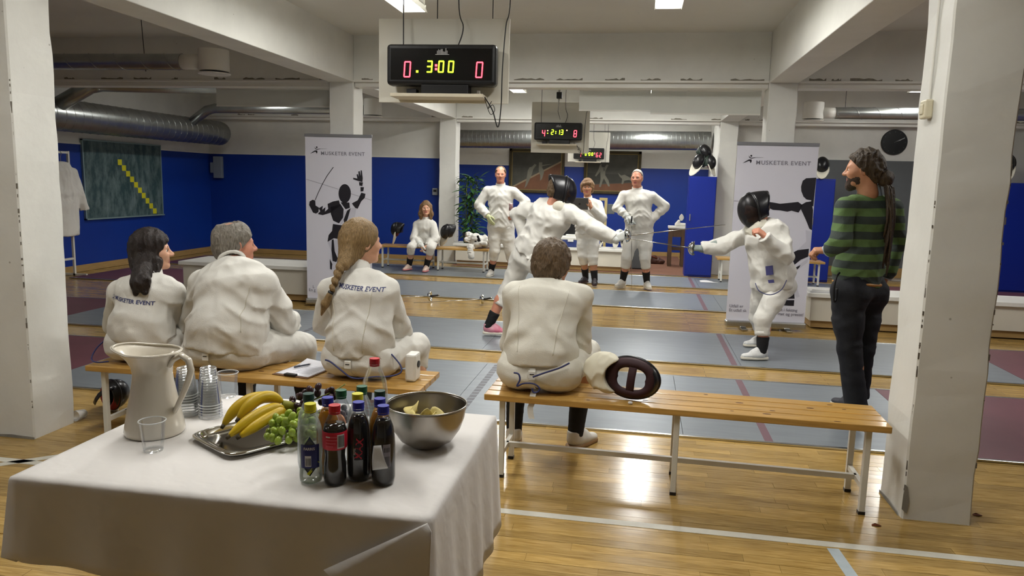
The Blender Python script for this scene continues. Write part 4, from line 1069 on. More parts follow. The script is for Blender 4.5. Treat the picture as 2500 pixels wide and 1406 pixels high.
tA = figure('dark-haired woman in a white fencing jacket seated on the left bench near the pillar', JOINTS['A'],
            dict(sex='f', seat=.45, girth=.9, h=.009, hair=hair_A, skin='fair', hem=.18, ease=.026, hs=.98, brow=HB, fold=.011, o=0))
def jacket_of(t): return [c for c in t.children if c.name.startswith('jacket')][0]
def breeches_of(t): return [c for c in t.children if c.name.startswith('breeches')][0]
# ---- B: grey-haired man
tB = figure('stout grey-haired man in a white fencing jacket seated in the middle of the left bench', JOINTS['B'],
            dict(seat=.45, girth=1.1, belly=.03, h=.009, hair=hair_short(HG, .012, (.042, .012, 1.05), -.07, bald=((0, -.04, .128), (.05, .055, .024))), skin='rosy', hem=.05, ease=.026, fold=.013, hs=1.06, brow=HG))
# ---- C: blonde with a plait
def hair_C(t, org, H, HM, hs):
    v = Vol(.005)
    v.ell((0, -.018, .03), (.086, .106, .102), k=.01); v.ell((0, -.065, -.04), (.07, .055, .08), k=.04)
    v.cone((.02, -.075, -.05), (.07, -.135, -.11), .05, .03, k=.03)
    v.fold(.006, (34, 34, 10), 2.2); v.fold(.003, (90, 90, 26), 1.)
    v.plane((0, .045, .0), (0, 1, -.8))
    hair_obj('hair', v, HBL, t, org, H, HM, hs)
    p = Vol(.005)      # plait: alternating lobes down the back
    a = np.array((.07, -.14, -.1)); b = np.array((.085, -.205, -.24))
    for i in range(9):
        c = lerp(a, b, i/8); s = 1 if i % 2 else -1; r = .03-.0016*i
        p.ell(c+V3(s*.010, -s*.008, 0), (r*.72, r*.8, r*1.05), frame((0, 1, 0), unit((-.45*s-.3, 0, 1))), k=.004)
    p.fold(.002, (70, 70, 50), 1.)
    hair_obj('plait', p, HBL, t, org, H, HM, hs)
    MB().tube([H+HM@(V3(.086, -.208, -.242)*hs)-org, H+HM@(V3(.084, -.215, -.262)*hs)-org], .015, 10).build('hair_tie', BLACK, t, smooth=True)
    q = Vol(.005); q.cone((.084, -.215, -.262), (.07, -.235, -.31), .016, .02, k=.01); q.cone((.07, -.235, -.31), (.055, -.25, -.37), .02, .004, k=.01); q.fold(.003, (60, 60, 20), 1)
    hair_obj('plait_tail', q, HBL, t, org, H, HM, hs)
tC = figure('blonde woman with a long plait in a white fencing jacket seated at the bench end', JOINTS['C'],
            dict(sex='f', seat=.45, girth=.95, h=.009, hair=hair_C, skin='fair', hem=.12, ease=.024, hs=1.02, brow=HBL, fold=.009))
# ---- D: man with brown hair, cream plastron back
tD = figure('brown-haired man in a cream fencing jacket seated alone on the right bench, back turned', JOINTS['D'],
            dict(seat=.45, girth=1.0, h=.009, hair=hair_short(HBR, .017, (.02, .0, 1.2), -.085, noise=.009), skin='tan', hem=.2, ease=.024, cloth=CLOTHC, jacket=CLOTHC, fold=.007, foldb=.004, brow=HBR, sock_top=.4, cuff=.18, hs=1.05, solem=GUM))
for t, nm, cx, cz, sz, tilt in ((tA, 'A', -2.80, .815, .03, -.1), (tC, 'C', -1.47, .95, .031, -.06)):
    jk = jacket_of(t)
    lettering_on(jk, 'MUSKETER EVENT', sz, (cx+.03, 3.6, cz), (1, 0, tilt), (0, 0, 1), INK, 1.0, .0006)
    lettering_on(jk, '', 1, (cx-.125, 3.6, cz-.004), (1, 0, tilt), (0, 0, 1), INK, name='printed_mark', xy=logo_xy(.05))
b = breeches_of(tB); strap_and_buckle(tB, None, -2.27, .575, .47, b)
b = breeches_of(tC); strap_and_buckle(tC, None, -1.475, .575, .47, b)
b = breeches_of(tD); strap_and_buckle(tD, None, -.495, .60, .45, b, tail=.11)
def seam(t, jk, pts, m):
    out = []
    for i in range(len(pts)-1):
        for k in range(12):
            x, z = lerp(pts[i], pts[i+1], k/12); y = back_hit(jk, x, z)
            if y: out.append((x, y-.0005, z))
    if len(out) > 3: MB().tube(out, .0022, 5).build('seam', m, jk, world=True, smooth=True)
SEAM = mat('jacket_seam', '#c9c5b6', .8)
jD = jacket_of(tD)
for xs in ([(-.60, .99), (-.585, .85), (-.575, .66)], [(-.335, .98), (-.38, .8), (-.395, .66)]): seam(tD, jD, xs, SEAM)
for xs in ([(-1.60, .93), (-1.575, .8), (-1.56, .6)], [(-1.37, .94), (-1.385, .8), (-1.4, .6)]): seam(tC, jacket_of(tC), xs, SEAM)
for xs in ([(-2.07, .93), (-2.09, .8), (-2.08, .68)],): seam(tB, jacket_of(tB), xs, SEAM)
cord(tD, [(-.31, 3.62, .635), (-.36, 3.6, .61), (-.43, 3.585, .585), (-.488, 3.575, .562)])
cord(tD, [(-.585, 3.585, .575), (-.56, 3.575, .572), (-.552, 3.57, .545), (-.565, 3.565, .512), (-.53, 3.56, .53), (-.48, 3.555, .533), (-.45, 3.553, .515), (-.455, 3.552, .495), (-.478, 3.552, .49), (-.487, 3.553, .51)])
cord(tC, [(-1.61, 3.62, .565), (-1.57, 3.60, .56), (-1.5, 3.575, .525), (-1.45, 3.565, .497), (-1.40, 3.565, .492), (-1.33, 3.6, .497), (-1.25, 3.62, .5), (-1.205, 3.66, .515), (-1.215, 3.68, .55), (-1.27, 3.7, .60)])
cord(tA, [(-2.97, 3.68, .575), (-3.01, 3.66, .53), (-3.02, 3.63, .48), (-2.97, 3.6, .466), (-2.89, 3.6, .475)])

# ---- E and F: the two fencers
GLOVEW = mat('white_glove', '#d7dad6', .6, var=.06, vscale=15); GLOVEG = mat('grey_green_glove', '#8f9a94', .6, var=.2, vscale=18); GLOVEY = mat('pale_yellow_glove', '#c9cf9f', .6, var=.1, vscale=20)
tE = figure('fencer in white lunging to the right with a black mask, seen from behind', JOINTS['E'],
            dict(girth=1.0, h=.01, face=False, hem=.35, ease=.03, fold=.012, ffreq=(10, 10, 10), cuff=.42, sock_top=.66, shoem=mat('pink_white_shoe', '#c9a5ad', .5, col2='#d04f74', vscale=9), solem=SOLEW, skin='rosy', collar=.06,
                 hand0=dict(d=(.35, -.15, -.9), n=(.8, .3, .2), t=(.3, -.8, 0), curl=(.9,)*4, thumb=.8),
                 hand1=dict(d=(.85, .05, .35), n=(.1, .9, .1), t=(-.3, 0, 1), curl=(.75,)*4, thumb=.7, glove=GLOVEW), hair=hair_short(HBR, .008)))
tF = figure('masked fencer in white recoiling at the right banner with sword arm out', JOINTS['F'],
            dict(girth=1.0, h=.01, face=False, hem=-.1, ease=.035, fold=.014, ffreq=(9, 9, 9), cuff=.52, sock_top=.6, shoem=mat('white_grey_shoe', '#d8d8d6', .5, var=.15, vscale=40), skin='rosy', collar=.05, ss=1.0,
                 hand0=dict(d=(-.75, -.1, .55), n=(-.3, .5, -.6), t=(-.3, .3, .8), curl=(1.0,)*4, thumb=.8),
                 hand1=dict(d=(-1, 0, .02), n=(0, .3, -.6), t=(0, .4, .8), curl=(.85,)*4, thumb=.7, glove=GLOVEG), hair=hair_short(HBR, .008)))
def worn_mask(t, J, lift, **k):
    H = V3(J['head']); M = frame(J['look'], (0, 0, 1)); mk = bpy.data.objects.new('mask', None)
    # the mask is one worn piece: an empty part under the person with its pieces below
    link(mk, t); mk.empty_display_size = .05
    fencing_mask(mk, placer(H+M@V3(0, .035, -.012)+V3(0, 0, lift), M*1.12, t.location), puffy=True, **k)
worn_mask(tE, JOINTS['E'], .0); worn_mask(tF, JOINTS['F'], .0)
cord(tF, [(1.03, 6.7, .70), (1.06, 6.64, .64), (1.15, 6.62, .615), (1.24, 6.64, .66), (1.29, 6.7, .74)], .004)
MB().obox((1.145, 6.725, .815), (.028, -.008, .006), (.002, .003, 0), (-.006, 0, .04)).build('blue_tag', mat('blue_tag', '#4a4a80', .6), tF, world=True)
MB().obox((1.165, 6.72, .72), (.022, -.006, .004), (.002, .003, 0), (-.004, 0, .014)).build('blue_tag', mat('blue_tag', '#4a4a80', .6), tF, world=True)

# ---- R: the referee in a striped jumper
def stripes():
    m = bpy.data.materials.new('green_striped_knit'); m.use_nodes = True; nt = m.node_tree; N = nt.nodes; L = nt.links; b = N['Principled BSDF']
    tc = N.new('ShaderNodeTexCoord'); sp = N.new('ShaderNodeSeparateXYZ'); L.new(tc.outputs['Object'], sp.inputs[0])
    nz = N.new('ShaderNodeTexNoise'); nz.inputs['Scale'].default_value = 4; L.new(tc.outputs['Object'], nz.inputs['Vector'])
    a = N.new('ShaderNodeMath'); a.operation = 'MULTIPLY_ADD'; a.inputs[1].default_value = .03; L.new(nz.outputs['Fac'], a.inputs[0]); L.new(sp.outputs['Z'], a.inputs[2])
    d = N.new('ShaderNodeMath'); d.operation = 'DIVIDE'; d.inputs[1].default_value = .098; L.new(a.outputs[0], d.inputs[0])
    f = N.new('ShaderNodeMath'); f.operation = 'FRACT'; L.new(d.outputs[0], f.inputs[0])
    r = N.new('ShaderNodeValToRGB'); r.color_ramp.interpolation = 'CONSTANT'
    r.color_ramp.elements[0].color = (*srgb('#56703f'), 1); r.color_ramp.elements[1].position = .5; r.color_ramp.elements[1].color = (*srgb('#323c37'), 1)
    L.new(f.outputs[0], r.inputs[0]); L.new(r.outputs[0], b.inputs['Base Color']); b.inputs['Roughness'].default_value = .85
    n2 = N.new('ShaderNodeTexNoise'); n2.inputs['Scale'].default_value = 260; L.new(tc.outputs['Object'], n2.inputs['Vector'])
    bp = N.new('ShaderNodeBump'); bp.inputs['Strength'].default_value = .4; bp.inputs['Distance'].default_value = .004; L.new(n2.outputs['Fac'], bp.inputs['Height']); L.new(bp.outputs['Normal'], b.inputs['Normal'])
    return m
JEANS = mat('dark_jeans', '#14161d', .8, var=.3, vscale=12, bump=.2, bscale=200); SHIRT = mat('pale_blue_shirt', '#aebac4', .7)
def hair_R(t, org, H, HM, hs):
    v = Vol(.005)
    v.ell((0, -.02, .032), (.081, .101, .097), k=.01); v.ell((0, -.07, -.03), (.066, .048, .07), k=.03)
    v.fold(.011, (22, 34, 18), 3.1); v.fold(.006, (60, 70, 40), 1.)
    v.plane((0, .03, .02), (0, 1, -.9)); v.plane((0, 0, -.09), (0, 0, -1))
    hair_obj('hair', v, HDR, t, org, H, HM, hs)
    k = Vol(.006); k.ell((-.01, -.13, -.06), (.05, .045, .05), k=.01); k.fold(.008, (40, 40, 30), 1.)
    hair_obj('hair_knot', k, HDR, t, org, H, HM, hs)
    r = random.Random(5)
    for i in range(22):
        x = r.uniform(-.05, .05); y = -.135+r.uniform(-.03, .012); L_ = r.uniform(.36, .62)
        p0 = V3(x*.5, -.12, -.06); pts = [p0]
        for j in range(1, 8):
            s = j/7; pts.append(V3(x*(1+.6*s)+.012*math.sin(s*7+i), y-.035*math.sin(s*2.4)+.02*s, -.06-L_*s))
        MB().tube([H+HM@(p*hs)-org for p in pts], [.0085+.002*math.sin(j*2.1+i) for j in range(7)]+[.004], 6).build('dreadlock', HDR, t, smooth=True)
    b = Vol(.0045)      # beard
    b.ell((0, .028, -.05), (.063, .066, .072), k=.01); b.ell((0, .07, -.1), (.032, .028, .032), k=.02); b.fold(.003, (60, 60, 60), 1.)
    b.plane((0, 0, -.035), (0, -.35, 1)); b.plane((0, .0, 0), (0, -1, 0)); b.ell((0, .1, -.058), (.026, .03, .018), k=.006, mode='s')
    hair_obj('beard', b, hairm('beard', '#4a382a', '#2c2018'), t, org, H, HM, hs)
tR = figure('bearded man with long dreadlocks in a green striped jumper standing beside the pillar', JOINTS['R'],
            dict(girth=.98, h=.009, hair=hair_R, skin='tan', jacket=stripes(), hem=.1, ease=.016, fold=.008, collar=0, cloth=JEANS, cuff=.985, socks=False, foldb=.007, shoem=mat('grey_canvas_shoe', '#3a3a40', .6), brow=HDR, hs=1.03,
                 hand0=dict(d=(-.85, .2, -.05), n=(0, .3, -.9), t=(.1, .8, .3), curl=(.9,)*4, thumb=.7), hand1=dict(d=(-.25, -.1, -.9), n=(-.6, .5, 0), t=(-.5, -.3, 0), curl=(.4,)*4, thumb=.3)))
v = Vol(.006); J = JOINTS['R']; nk = V3(J['nck']); ax = unit(V3(J['head'])-nk+V3(.03, 0, 0))
v.cone(nk-ax*.04, nk+ax*.055, .078, .068, k=0, cuts=[(nk+ax*.05, unit(ax+V3(-.25, 0, 0))), (nk-ax*.03, -ax)]); v.cone(nk-ax*.1, nk+ax*.1, .06, .06, k=0, mode='s')
sdf_obj('shirt_collar', [v.run()], SHIRT, tR, np.array(tR.location))
for i in (0, 1):
    w_, e_ = V3(J['wr'][i]), V3(J['el'][i]); d = unit(w_-e_)
    MB().tube([w_-d*.03, w_+d*.008], [.047, .044], 16).build('shirt_cuff', SHIRT, tR, smooth=True, world=True)
pl = V3(J['pel']); ws = V3(J['wst']); c_ = lerp(pl, ws, .13)
m = MB(); lt = unit(V3(J['hip'][0])-V3(J['hip'][1])); fr = unit(J['fr'])
ring = [c_+lt*.178*math.cos(a)+fr*.134*math.sin(a) for a in np.linspace(0, 2*PI, 37)]
m.tube(ring, .012, 8, cap=False); m.build('belt', mat('tan_belt', '#a5732f', .5), tR, smooth=True, world=True)
v = Vol(.008); v.loft([(lerp(pl, ws, .1), .178, .135, lt, fr), (lerp(pl, ws, .42), .176, .134, lt, fr)], lt, fr, k=0, cuts=[(lerp(pl, ws, .16), -(ws-pl)), (lerp(pl, ws, .4), ws-pl)])
sdf_obj('knit_waistband', [v.run()], mat('charcoal_knit', '#353a38', .85, bump=.3, bscale=200), tR, np.array(tR.location))
cord(tR, [(1.29, 5.03, 1.0), (1.265, 5.0, .97), (1.255, 4.99, .9), (1.26, 4.99, .82), (1.275, 5.0, .83), (1.28, 5.01, .9)], .007, 'black_strap').data.materials[0] = BLACK

# ---- the far spectators
def hair_G(t, org, H, HM, hs):
    v = Vol(.006)
    v.ell((0, -.016, .03), (.084, .102, .1), k=.01)
    for s in (-1, 1):
        v.cone((s*.07, .0, .03), (s*.085, .0, -.1), .032, .036, k=.03); v.cone((s*.085, .0, -.1), (s*.085, .015, -.17), .036, .02, k=.03)
    v.ell((0, -.07, -.07), (.085, .045, .11), k=.04)
    v.fold(.009, (30, 30, 16), 2.2)
    v.ell((0, .1, -.04), (.06, .075, .1), k=.015, mode='s')
    hair_obj('hair', v, hairm('honey_brown', '#8a6a44', '#5e4529'), t, org, H, HM, hs)
tG = figure('smiling long-haired woman in white fencing clothes seated on the far bench by the blue wall', JOINTS['G'],
            dict(sex='f', seat=.41, girth=.95, h=.011, hair=hair_G, skin='fair', hem=.0, ease=.024, fold=.009, cuff=.32, sock_top=.62, brow=HLB, hs=.98, shoem=mat('pale_pink_shoe', '#d4bcae', .5, var=.2, vscale=20), solem=mat('pink_sole', '#cf7f80', .6),
                 hand0=dict(d=(-.4, -.5, -.8), n=(-.8, .2, .1), t=(0, -.9, .3), curl=(.5,)*4), hand1=dict(d=(.3, -.4, -.9), n=(.8, .2, .1), t=(0, -.9, .3), curl=(.4,)*4, glove=GLOVEW)))
tH = figure('balding man in white fencing clothes with a yellow glove standing by the plant', JOINTS['H'],
            dict(girth=1.08, h=.011, hair=hair_short(HBR, .006, (.02, .03, .9), -.06, bald=((0, .045, .115), (.075, .075, .06))), skin='rosy', hem=-.25, ease=.022, fold=.01, cuff=.42, sock_top=.66, brow=HLB, hs=1.02,
                 hand1=dict(d=(.5, -.2, -.8), n=(.5, .8, 0), t=(.6, -.5, .2), curl=(.25,)*4, thumb=.1, glove=GLOVEY, spread=.1), hand0=dict(d=(-.7, -.1, -.5), n=(-.2, .8, .2), t=(0, -.3, .8), curl=(.3,)*4)))
def hair_I(t, org, H, HM, hs):
    v = Vol(.0055)
    v.ell((0, -.012, .034), (.09, .108, .102), k=.01)
    for s in (-1, 1): v.cone((s*.07, .015, .03), (s*.075, .02, -.055), .03, .018, k=.03)
    v.ell((0, -.06, -.04), (.08, .055, .08), k=.03); v.cone((-.04, .085, .065), (.045, .09, .055), .02, .02, k=.02)
    v.fold(.008, (30, 30, 16), 2.2); v.ell((0, .11, -.035), (.058, .075, .075), k=.012, mode='s'); v.plane((0, 0, -.1), (0, 0, -1))
    hair_obj('hair', v, HLB, t, org, H, HM, hs)
tI = figure('short-haired woman in white fencing clothes standing and holding a grey tablet', JOINTS['I'],
            dict(sex='f', girth=1.0, h=.011, hair=hair_I, skin='tan', hem=-.15, ease=.022, fold=.01, cuff=.35, sock_top=.62, shoem=SHOED, solem=mat('red_black_sole', '#3a2226', .6), brow=HLB,
                 hand0=dict(d=(-.15, -.15, .8), n=(-.6, .3, 0), t=(-.3, -.8, 0), curl=(.35,)*4), hand1=dict(d=(.2, -.15, .8), n=(.6, .3, 0), t=(.3, -.8, 0), curl=(.35,)*4)))
tJ = figure('smiling white-haired man in white fencing clothes resting a hand on his upright sword', JOINTS['J'],
            dict(girth=1.08, belly=.03, h=.011, hair=hair_short(HWH, .004, (.012, .05, .8), -.06, noise=.004), skin='rosy', hem=-.2, ease=.022, fold=.01, cuff=.42, sock_top=.6, brow=HWH, hs=1.02,
                 hand1=dict(d=(.75, -.35, -.45), n=(.2, .1, -.9), t=(.2, -.8, .2), curl=(.6,)*4, thumb=.5, glove=GLOVEW), hand0=dict(d=(-.5, .2, -.75), n=(-.4, .8, 0), t=(0, -.6, .5), curl=(.3,)*4)))
# ================================================================ FURNITURE
PINE = mat('varnished_pine', '#c79b52', .33, var=.35, vscale=7, stretch=(.6, 9, 9), bump=.05, coat=.3)
KNOT = mat('pine_knot', '#5a3416', .45)
LEGW = mat('cream_enamel_tube', '#d5d3c8', .4)
def bench(label, x0, x1, yc, dep, zt, rz=0., legs=3, slats=4, group='slatted pine benches', seed=1, simple=False):
    t = thing('bench', label, 'bench', ((x0+x1)/2, yc, .0128 if yc > 11 else 0), rz, group=group); L_ = (x1-x0)/2; r = random.Random(seed)
    w_ = dep/slats
    for i in range(slats):
        y = -dep/2+w_*i
        s = MB().box(-L_, L_, y+.004, y+w_-.004, zt-.032, zt).build('slat', PINE, t, bevel=.004)
        if not simple:
            for k in range(r.randint(2, 5)):
                kx = r.uniform(-L_+.1, L_-.1); ky = y+w_/2+r.uniform(-.02, .02); a = r.uniform(.006, .013)
                MB().lathe([(a, 0), (a*.9, .0006)], 10).xf(Matrix.Translation((kx, ky, zt)) @ Matrix.Diagonal((r.uniform(1, 1.9), .7, 1, 1))).build('knot', KNOT, s)
    xs = [-L_+.09, 0, L_-.09] if legs == 3 else [-L_+.08, L_-.08]
    for x in xs:
        for s in (-1, 1):
            l = MB().box(x-.014, x+.014, s*(dep/2-.045)-.014, s*(dep/2-.045)+.014, .012, zt-.032).build('leg', LEGW, t, bevel=.003)
            MB().box(x-.0155, x+.0155, s*(dep/2-.045)-.0155, s*(dep/2-.045)+.0155, 0, .016).build('foot_cap', BLACK, l)
        MB().box(x-.012, x+.012, -dep/2+.045, dep/2-.045, zt-.055, zt-.032).build('crossbar', LEGW, t)
        if x != 0: MB().box(x-.011, x+.011, -dep/2+.045, dep/2-.045, .12, .145).build('crossbar', LEGW, t)
    MB().box(xs[0], xs[-1], -.012, .012, .12, .145).build('stretcher', LEGW, t)
    return t
bench('long pine bench on white legs under the three seated fencers', -3.02, -1.075, 3.77, .40, .45, 0, 3, 4, seed=2)
bench('long pine bench on white legs reaching the right pillar', -.735, 1.205, 3.745, .36, .45, math.radians(-1.5), 3, 4, seed=5)
bench('far pine bench under the long-haired woman', -4.38, -3.40, 12.2, .38, .388, 0, 2, 3, 'far pine benches', 3, True)
bench('far pine bench holding a mask and a heap of white clothes', -3.385, -2.44, 12.15, .38, .388, 0, 2, 3, 'far pine benches', 4, True)
bench('far pine bench half hidden behind the right banner', 1.26, 2.9, 12.35, .38, .388, 0, 2, 3, 'far pine benches', 6, True)

# ---- table, cloth
TT = .745
t = thing('table', 'square table on metal legs hidden under the white cloth', 'table', (-1.0, 1.97, 0))
MB().box(-.54, .54, -.38, .38, TT-.03, TT).build('table_top', WOODB, t, bevel=.004)
for x in (-.35, -.27): MB().cyl((x, -.02, .02), (x, -.02, TT-.03), .018, 14).build('pedestal_leg', STEEL, t, smooth=True)
MB().tube([(-.12, .3, .03), (-.2, -.1, .10), (-.16, -.28, .16)], .013, 10).build('stay', STEEL, t, smooth=True)
for sx in (-1, 1):
    MB().tube([(sx*.3, -.36, .012), (sx*.3, .36, .012)], .014, 8).build('foot', STEEL, t, smooth=True)
MB().cyl((.3, 0, .02), (.3, 0, TT-.03), .018, 12).build('pedestal_leg', STEEL, t, smooth=True)
def cloth_mat():
    m = bpy.data.materials.new('paper_damask'); m.use_nodes = True; nt = m.node_tree; N = nt.nodes; L = nt.links; b = N['Principled BSDF']
    b.inputs['Base Color'].default_value = (*srgb('#dedbd8'), 1); b.inputs['Roughness'].default_value = .7; b.inputs['Sheen Weight'].default_value = .1
    tc = N.new('ShaderNodeTexCoord'); wv = N.new('ShaderNodeTexWave'); wv.wave_type = 'BANDS'; wv.bands_direction = 'DIAGONAL'; wv.inputs['Scale'].default_value = 7; wv.inputs['Distortion'].default_value = 6; wv.inputs['Detail'].default_value = 2; wv.inputs['Detail Scale'].default_value = 2.5
    L.new(tc.outputs['Object'], wv.inputs['Vector'])
    nz = N.new('ShaderNodeTexNoise'); nz.inputs['Scale'].default_value = 24; nz.inputs['Detail'].default_value = 5; L.new(tc.outputs['Object'], nz.inputs['Vector'])
    ad = N.new('ShaderNodeMath'); ad.operation = 'ADD'; L.new(wv.outputs['Fac'], ad.inputs[0]); L.new(nz.outputs['Fac'], ad.inputs[1])
    bp = N.new('ShaderNodeBump'); bp.inputs['Strength'].default_value = .13; bp.inputs['Distance'].default_value = .004; L.new(ad.outputs[0], bp.inputs['Height']); L.new(bp.outputs['Normal'], b.inputs['Normal'])
    return m
CLM = cloth_mat()
t = thing('tablecloth', 'white embossed paper cloth draped over the drinks table', 'tablecloth', (-1.0, 1.97, 0))
x0, x1, y0, y1 = -.563, .553, -.398, .40; ZT = TT+.004
def drape():
    mb = MB()
    # outline around the table, then drop; u runs around, w from centre to edge to hem
    n = 160; per = []
    def rect(u):
        P = [(x0, y0), (x1, y0), (x1, y1), (x0, y1)]; ls = [x1-x0, y1-y0, x1-x0, y1-y0]; T = sum(ls); d = u*T
        for i in range(4):
            if d <= ls[i] or i == 3: a, b = P[i], P[(i+1) % 4]; k = min(d/ls[i], 1); return a[0]+(b[0]-a[0])*k, a[1]+(b[1]-a[1])*k, i, k
            d -= ls[i]
    hem = {0: .21, 1: .40, 2: .25, 3: .25}
    vs = []; rows = [0, .12, .3, .5, .68, .8, .9, .97, 1.0]
    for w_ in rows:
        for j in range(n):
            x, y, i, k = rect(j/n); q = .995 if w_ < 1 else 1
            vs.append((x*w_*q, y*w_*q, ZT+(0 if w_ < 1 else -.004)))
    drops = [.03, .1, .2, .32, .46, .6, .75, .9, 1.0]
    for w_ in drops:
        for j in range(n):
            x, y, i, k = rect(j/n)
            nx, ny = ((0, -1), (1, 0), (0, 1), (-1, 0))[i]
            e = min(k, 1-k); wv = .007*math.sin(k*31+i*2)*w_*(1 if e > .04 else 0)
            out = .004+.022*w_+wv; H_ = hem[i]
            # neighbouring hems blend at the corners
            if i == 0: H_ = hem[0]+(.012*math.sin(k*5)) 
            cx = (1 if k > .5 else -1)*max(0, .06-e)*.25*w_
            px, py = x+nx*out, y+ny*out
            if e < .02: px += (.02*w_ if x > 0 else -.02*w_)*(1 if ny else 0); py += (.02*w_ if y > 0 else -.02*w_)*(1 if nx else 0)
            vs.append((px, py, ZT-.004-H_*w_))
    R = len(rows)+len(drops); fs = []
    for r in range(R-1):
        for j in range(n):
            a, b = r*n+j, r*n+(j+1) % n
            fs.append((a, b, b+n, a+n))
    mb.add(vs, fs); return mb
drape().build('cloth', CLM, t, smooth=True, solid=.0016)
# folded corner flap at the near right corner
fl = MB()
def flap(u, w_):
    a = lerp((x1-.002, y0-.006, ZT-.006), (x1-.245, y0-.035, ZT-.135), u); b = lerp((x1+.012, y0-.02, ZT-.02), (x1+.004, y0-.025, ZT-.33), u)
    p = lerp(a, b, w_); p = p+V3(0, -.016*math.sin(PI*w_)*u-.004, 0); return tuple(p)
fl.grid(flap, 14, 10); fl.build('corner_fold', CLM, t, smooth=True, solid=.0016)

# ---- things on the table (z of the cloth)
TZ = ZT+.001
def on(x, y, z=0): return (x, y, TZ+z)
ENAM = mat('cream_enamel', '#d9d2c3', .16, var=.04, vscale=4, coat=.4)
t = thing('pitcher', 'tall cream enamel pitcher with a wide spout and curved handle', 'pitcher', on(-1.415, 1.945), math.radians(-6))
prof = [(.0, .0), (.074, 0), (.079, .004), (.081, .012), (.078, .03), (.071, .07), (.062, .115), (.055, .155), (.052, .18), (.054, .2), (.062, .22), (.072, .236), (.079, .243), (.0795, .246), (.077, .246), (.066, .232), (.052, .21), (.048, .18), (.05, .15), (.066, .04), (.0, .02)]
prof = [(a*1.06, b) for a, b in prof]
mb = MB().lathe(prof, 40, cap=False)
t.scale = (1., 1., 1.03)
def spout(p):
    x, y, z = p; k = max(0, (z-.185)/.06); k = min(k, 1)**1.4; a = math.atan2(y, x); r = math.hypot(x, y); c = max(0, math.cos(a-PI))
    r2 = r*(1+.55*k*c**5)*(1+.02*k); return (r2*math.cos(a), r2*math.sin(a), z+.008*k*c**4)
mb.v = [spout(p) for p in mb.v]; mb.build('body', ENAM, t, smooth=True)
MB().tube([(.06, 0, .205), (.075, 0, .225), (.105, 0, .242), (.13, 0, .228), (.137, 0, .2), (.125, 0, .165), (.105, 0, .125), (.085, 0, .09), (.072, 0, .07)], [.008, .0095, .011, .0115, .0115, .011, .01, .009, .008], 12, flat=.8).build('handle', ENAM, t, smooth=True)
pts = [spout((.0785*math.cos(a), .0785*math.sin(a), .2455)) for a in np.linspace(0, 2*PI, 61)]
MB().tube(pts, .0032, 8, cap=False).build('rim', ENAM, t, smooth=True)

def clear_mat(name, col, tint=.06, gloss=.9):
    """thin clear plastic: see-through film with a fresnel gloss and a trace of tint"""
    m = bpy.data.materials.new(name); m.use_nodes = True; nt = m.node_tree; N = nt.nodes; L = nt.links; N.remove(N['Principled BSDF'])
    c = srgb(col); tr = N.new('ShaderNodeBsdfTransparent'); tr.inputs[0].default_value = (*[.96+.04*v for v in c], 1)
    df = N.new('ShaderNodeBsdfDiffuse'); df.inputs[0].default_value = (*c, 1); gl = N.new('ShaderNodeBsdfGlossy'); gl.inputs['Roughness'].default_value = .08
    a = N.new('ShaderNodeMixShader'); a.inputs[0].default_value = tint; L.new(tr.outputs[0], a.inputs[1]); L.new(df.outputs[0], a.inputs[2])
    fr = N.new('ShaderNodeFresnel'); fr.inputs['IOR'].default_value = 1.42; ml = N.new('ShaderNodeMath'); ml.operation = 'MULTIPLY'; ml.inputs[1].default_value = gloss; L.new(fr.outputs[0], ml.inputs[0])
    b = N.new('ShaderNodeMixShader'); L.new(ml.outputs[0], b.inputs[0]); L.new(a.outputs[0], b.inputs[1]); L.new(gl.outputs[0], b.inputs[2]); L.new(b.outputs[0], N['Material Output'].inputs['Surface'])
    return m
PLAST = clear_mat('clear_plastic', '#eef3f5', .085, .45)
PLASTR = clear_mat('clear_plastic_rim', '#f2f5f6', .5, .5)
def cup(label, x, y, z, flip=False, group='clear plastic cups', ribs=True):
    t = thing('plastic_cup', label, 'cup', on(x, y, z), group=group)
    p = [(.0, .003), (.024, .003), (.025, 0), (.026, .004), (.0275, .02), (.0285, .022), (.0345, .085), (.0355, .088)]
    if flip: p = [(r, .088-h_) for r, h_ in p]
    MB().lathe(p, 24, cap=False).build('wall', PLAST, t, smooth=True)
    zr = 0.001 if flip else .088
    MB().tube([(.0358*math.cos(a), .0358*math.sin(a), zr) for a in np.linspace(0, 2*PI, 33)], .0016, 6, cap=False).build('rim', PLASTR, t, smooth=True)
    if ribs:
        zb = .084 if flip else .004
        MB().tube([(.0255*math.cos(a), .0255*math.sin(a), zb) for a in np.linspace(0, 2*PI, 25)], .001, 5, cap=False).build('base_ring', PLASTR, t, smooth=True)
    return t
cup('single upright clear cup standing in front of the cream pitcher', -1.325, 1.81, 0)
cup('single upright clear cup at the back edge of the table', -1.405, 2.335, 0)
for s, (x, y, n_, w_) in enumerate(((-1.425, 2.12, 9, 'tallest stack of upturned clear cups, nearest the pitcher'), (-1.375, 2.17, 8, 'middle stack of upturned clear cups behind the pitcher'), (-1.34, 2.12, 6, 'lowest stack of upturned clear cups, nearest the bananas'))):
    for k in range(n_): cup(('topmost' if k == n_-1 else 'bottom' if k == 0 else 'inner')+' clear cup of the '+w_, x, y, k*.0088, True, 'cups in the '+w_)
cup('short clear cup lying between the cup stacks and the bananas', -1.235, 2.16, 0).scale = (1, 1, .5)

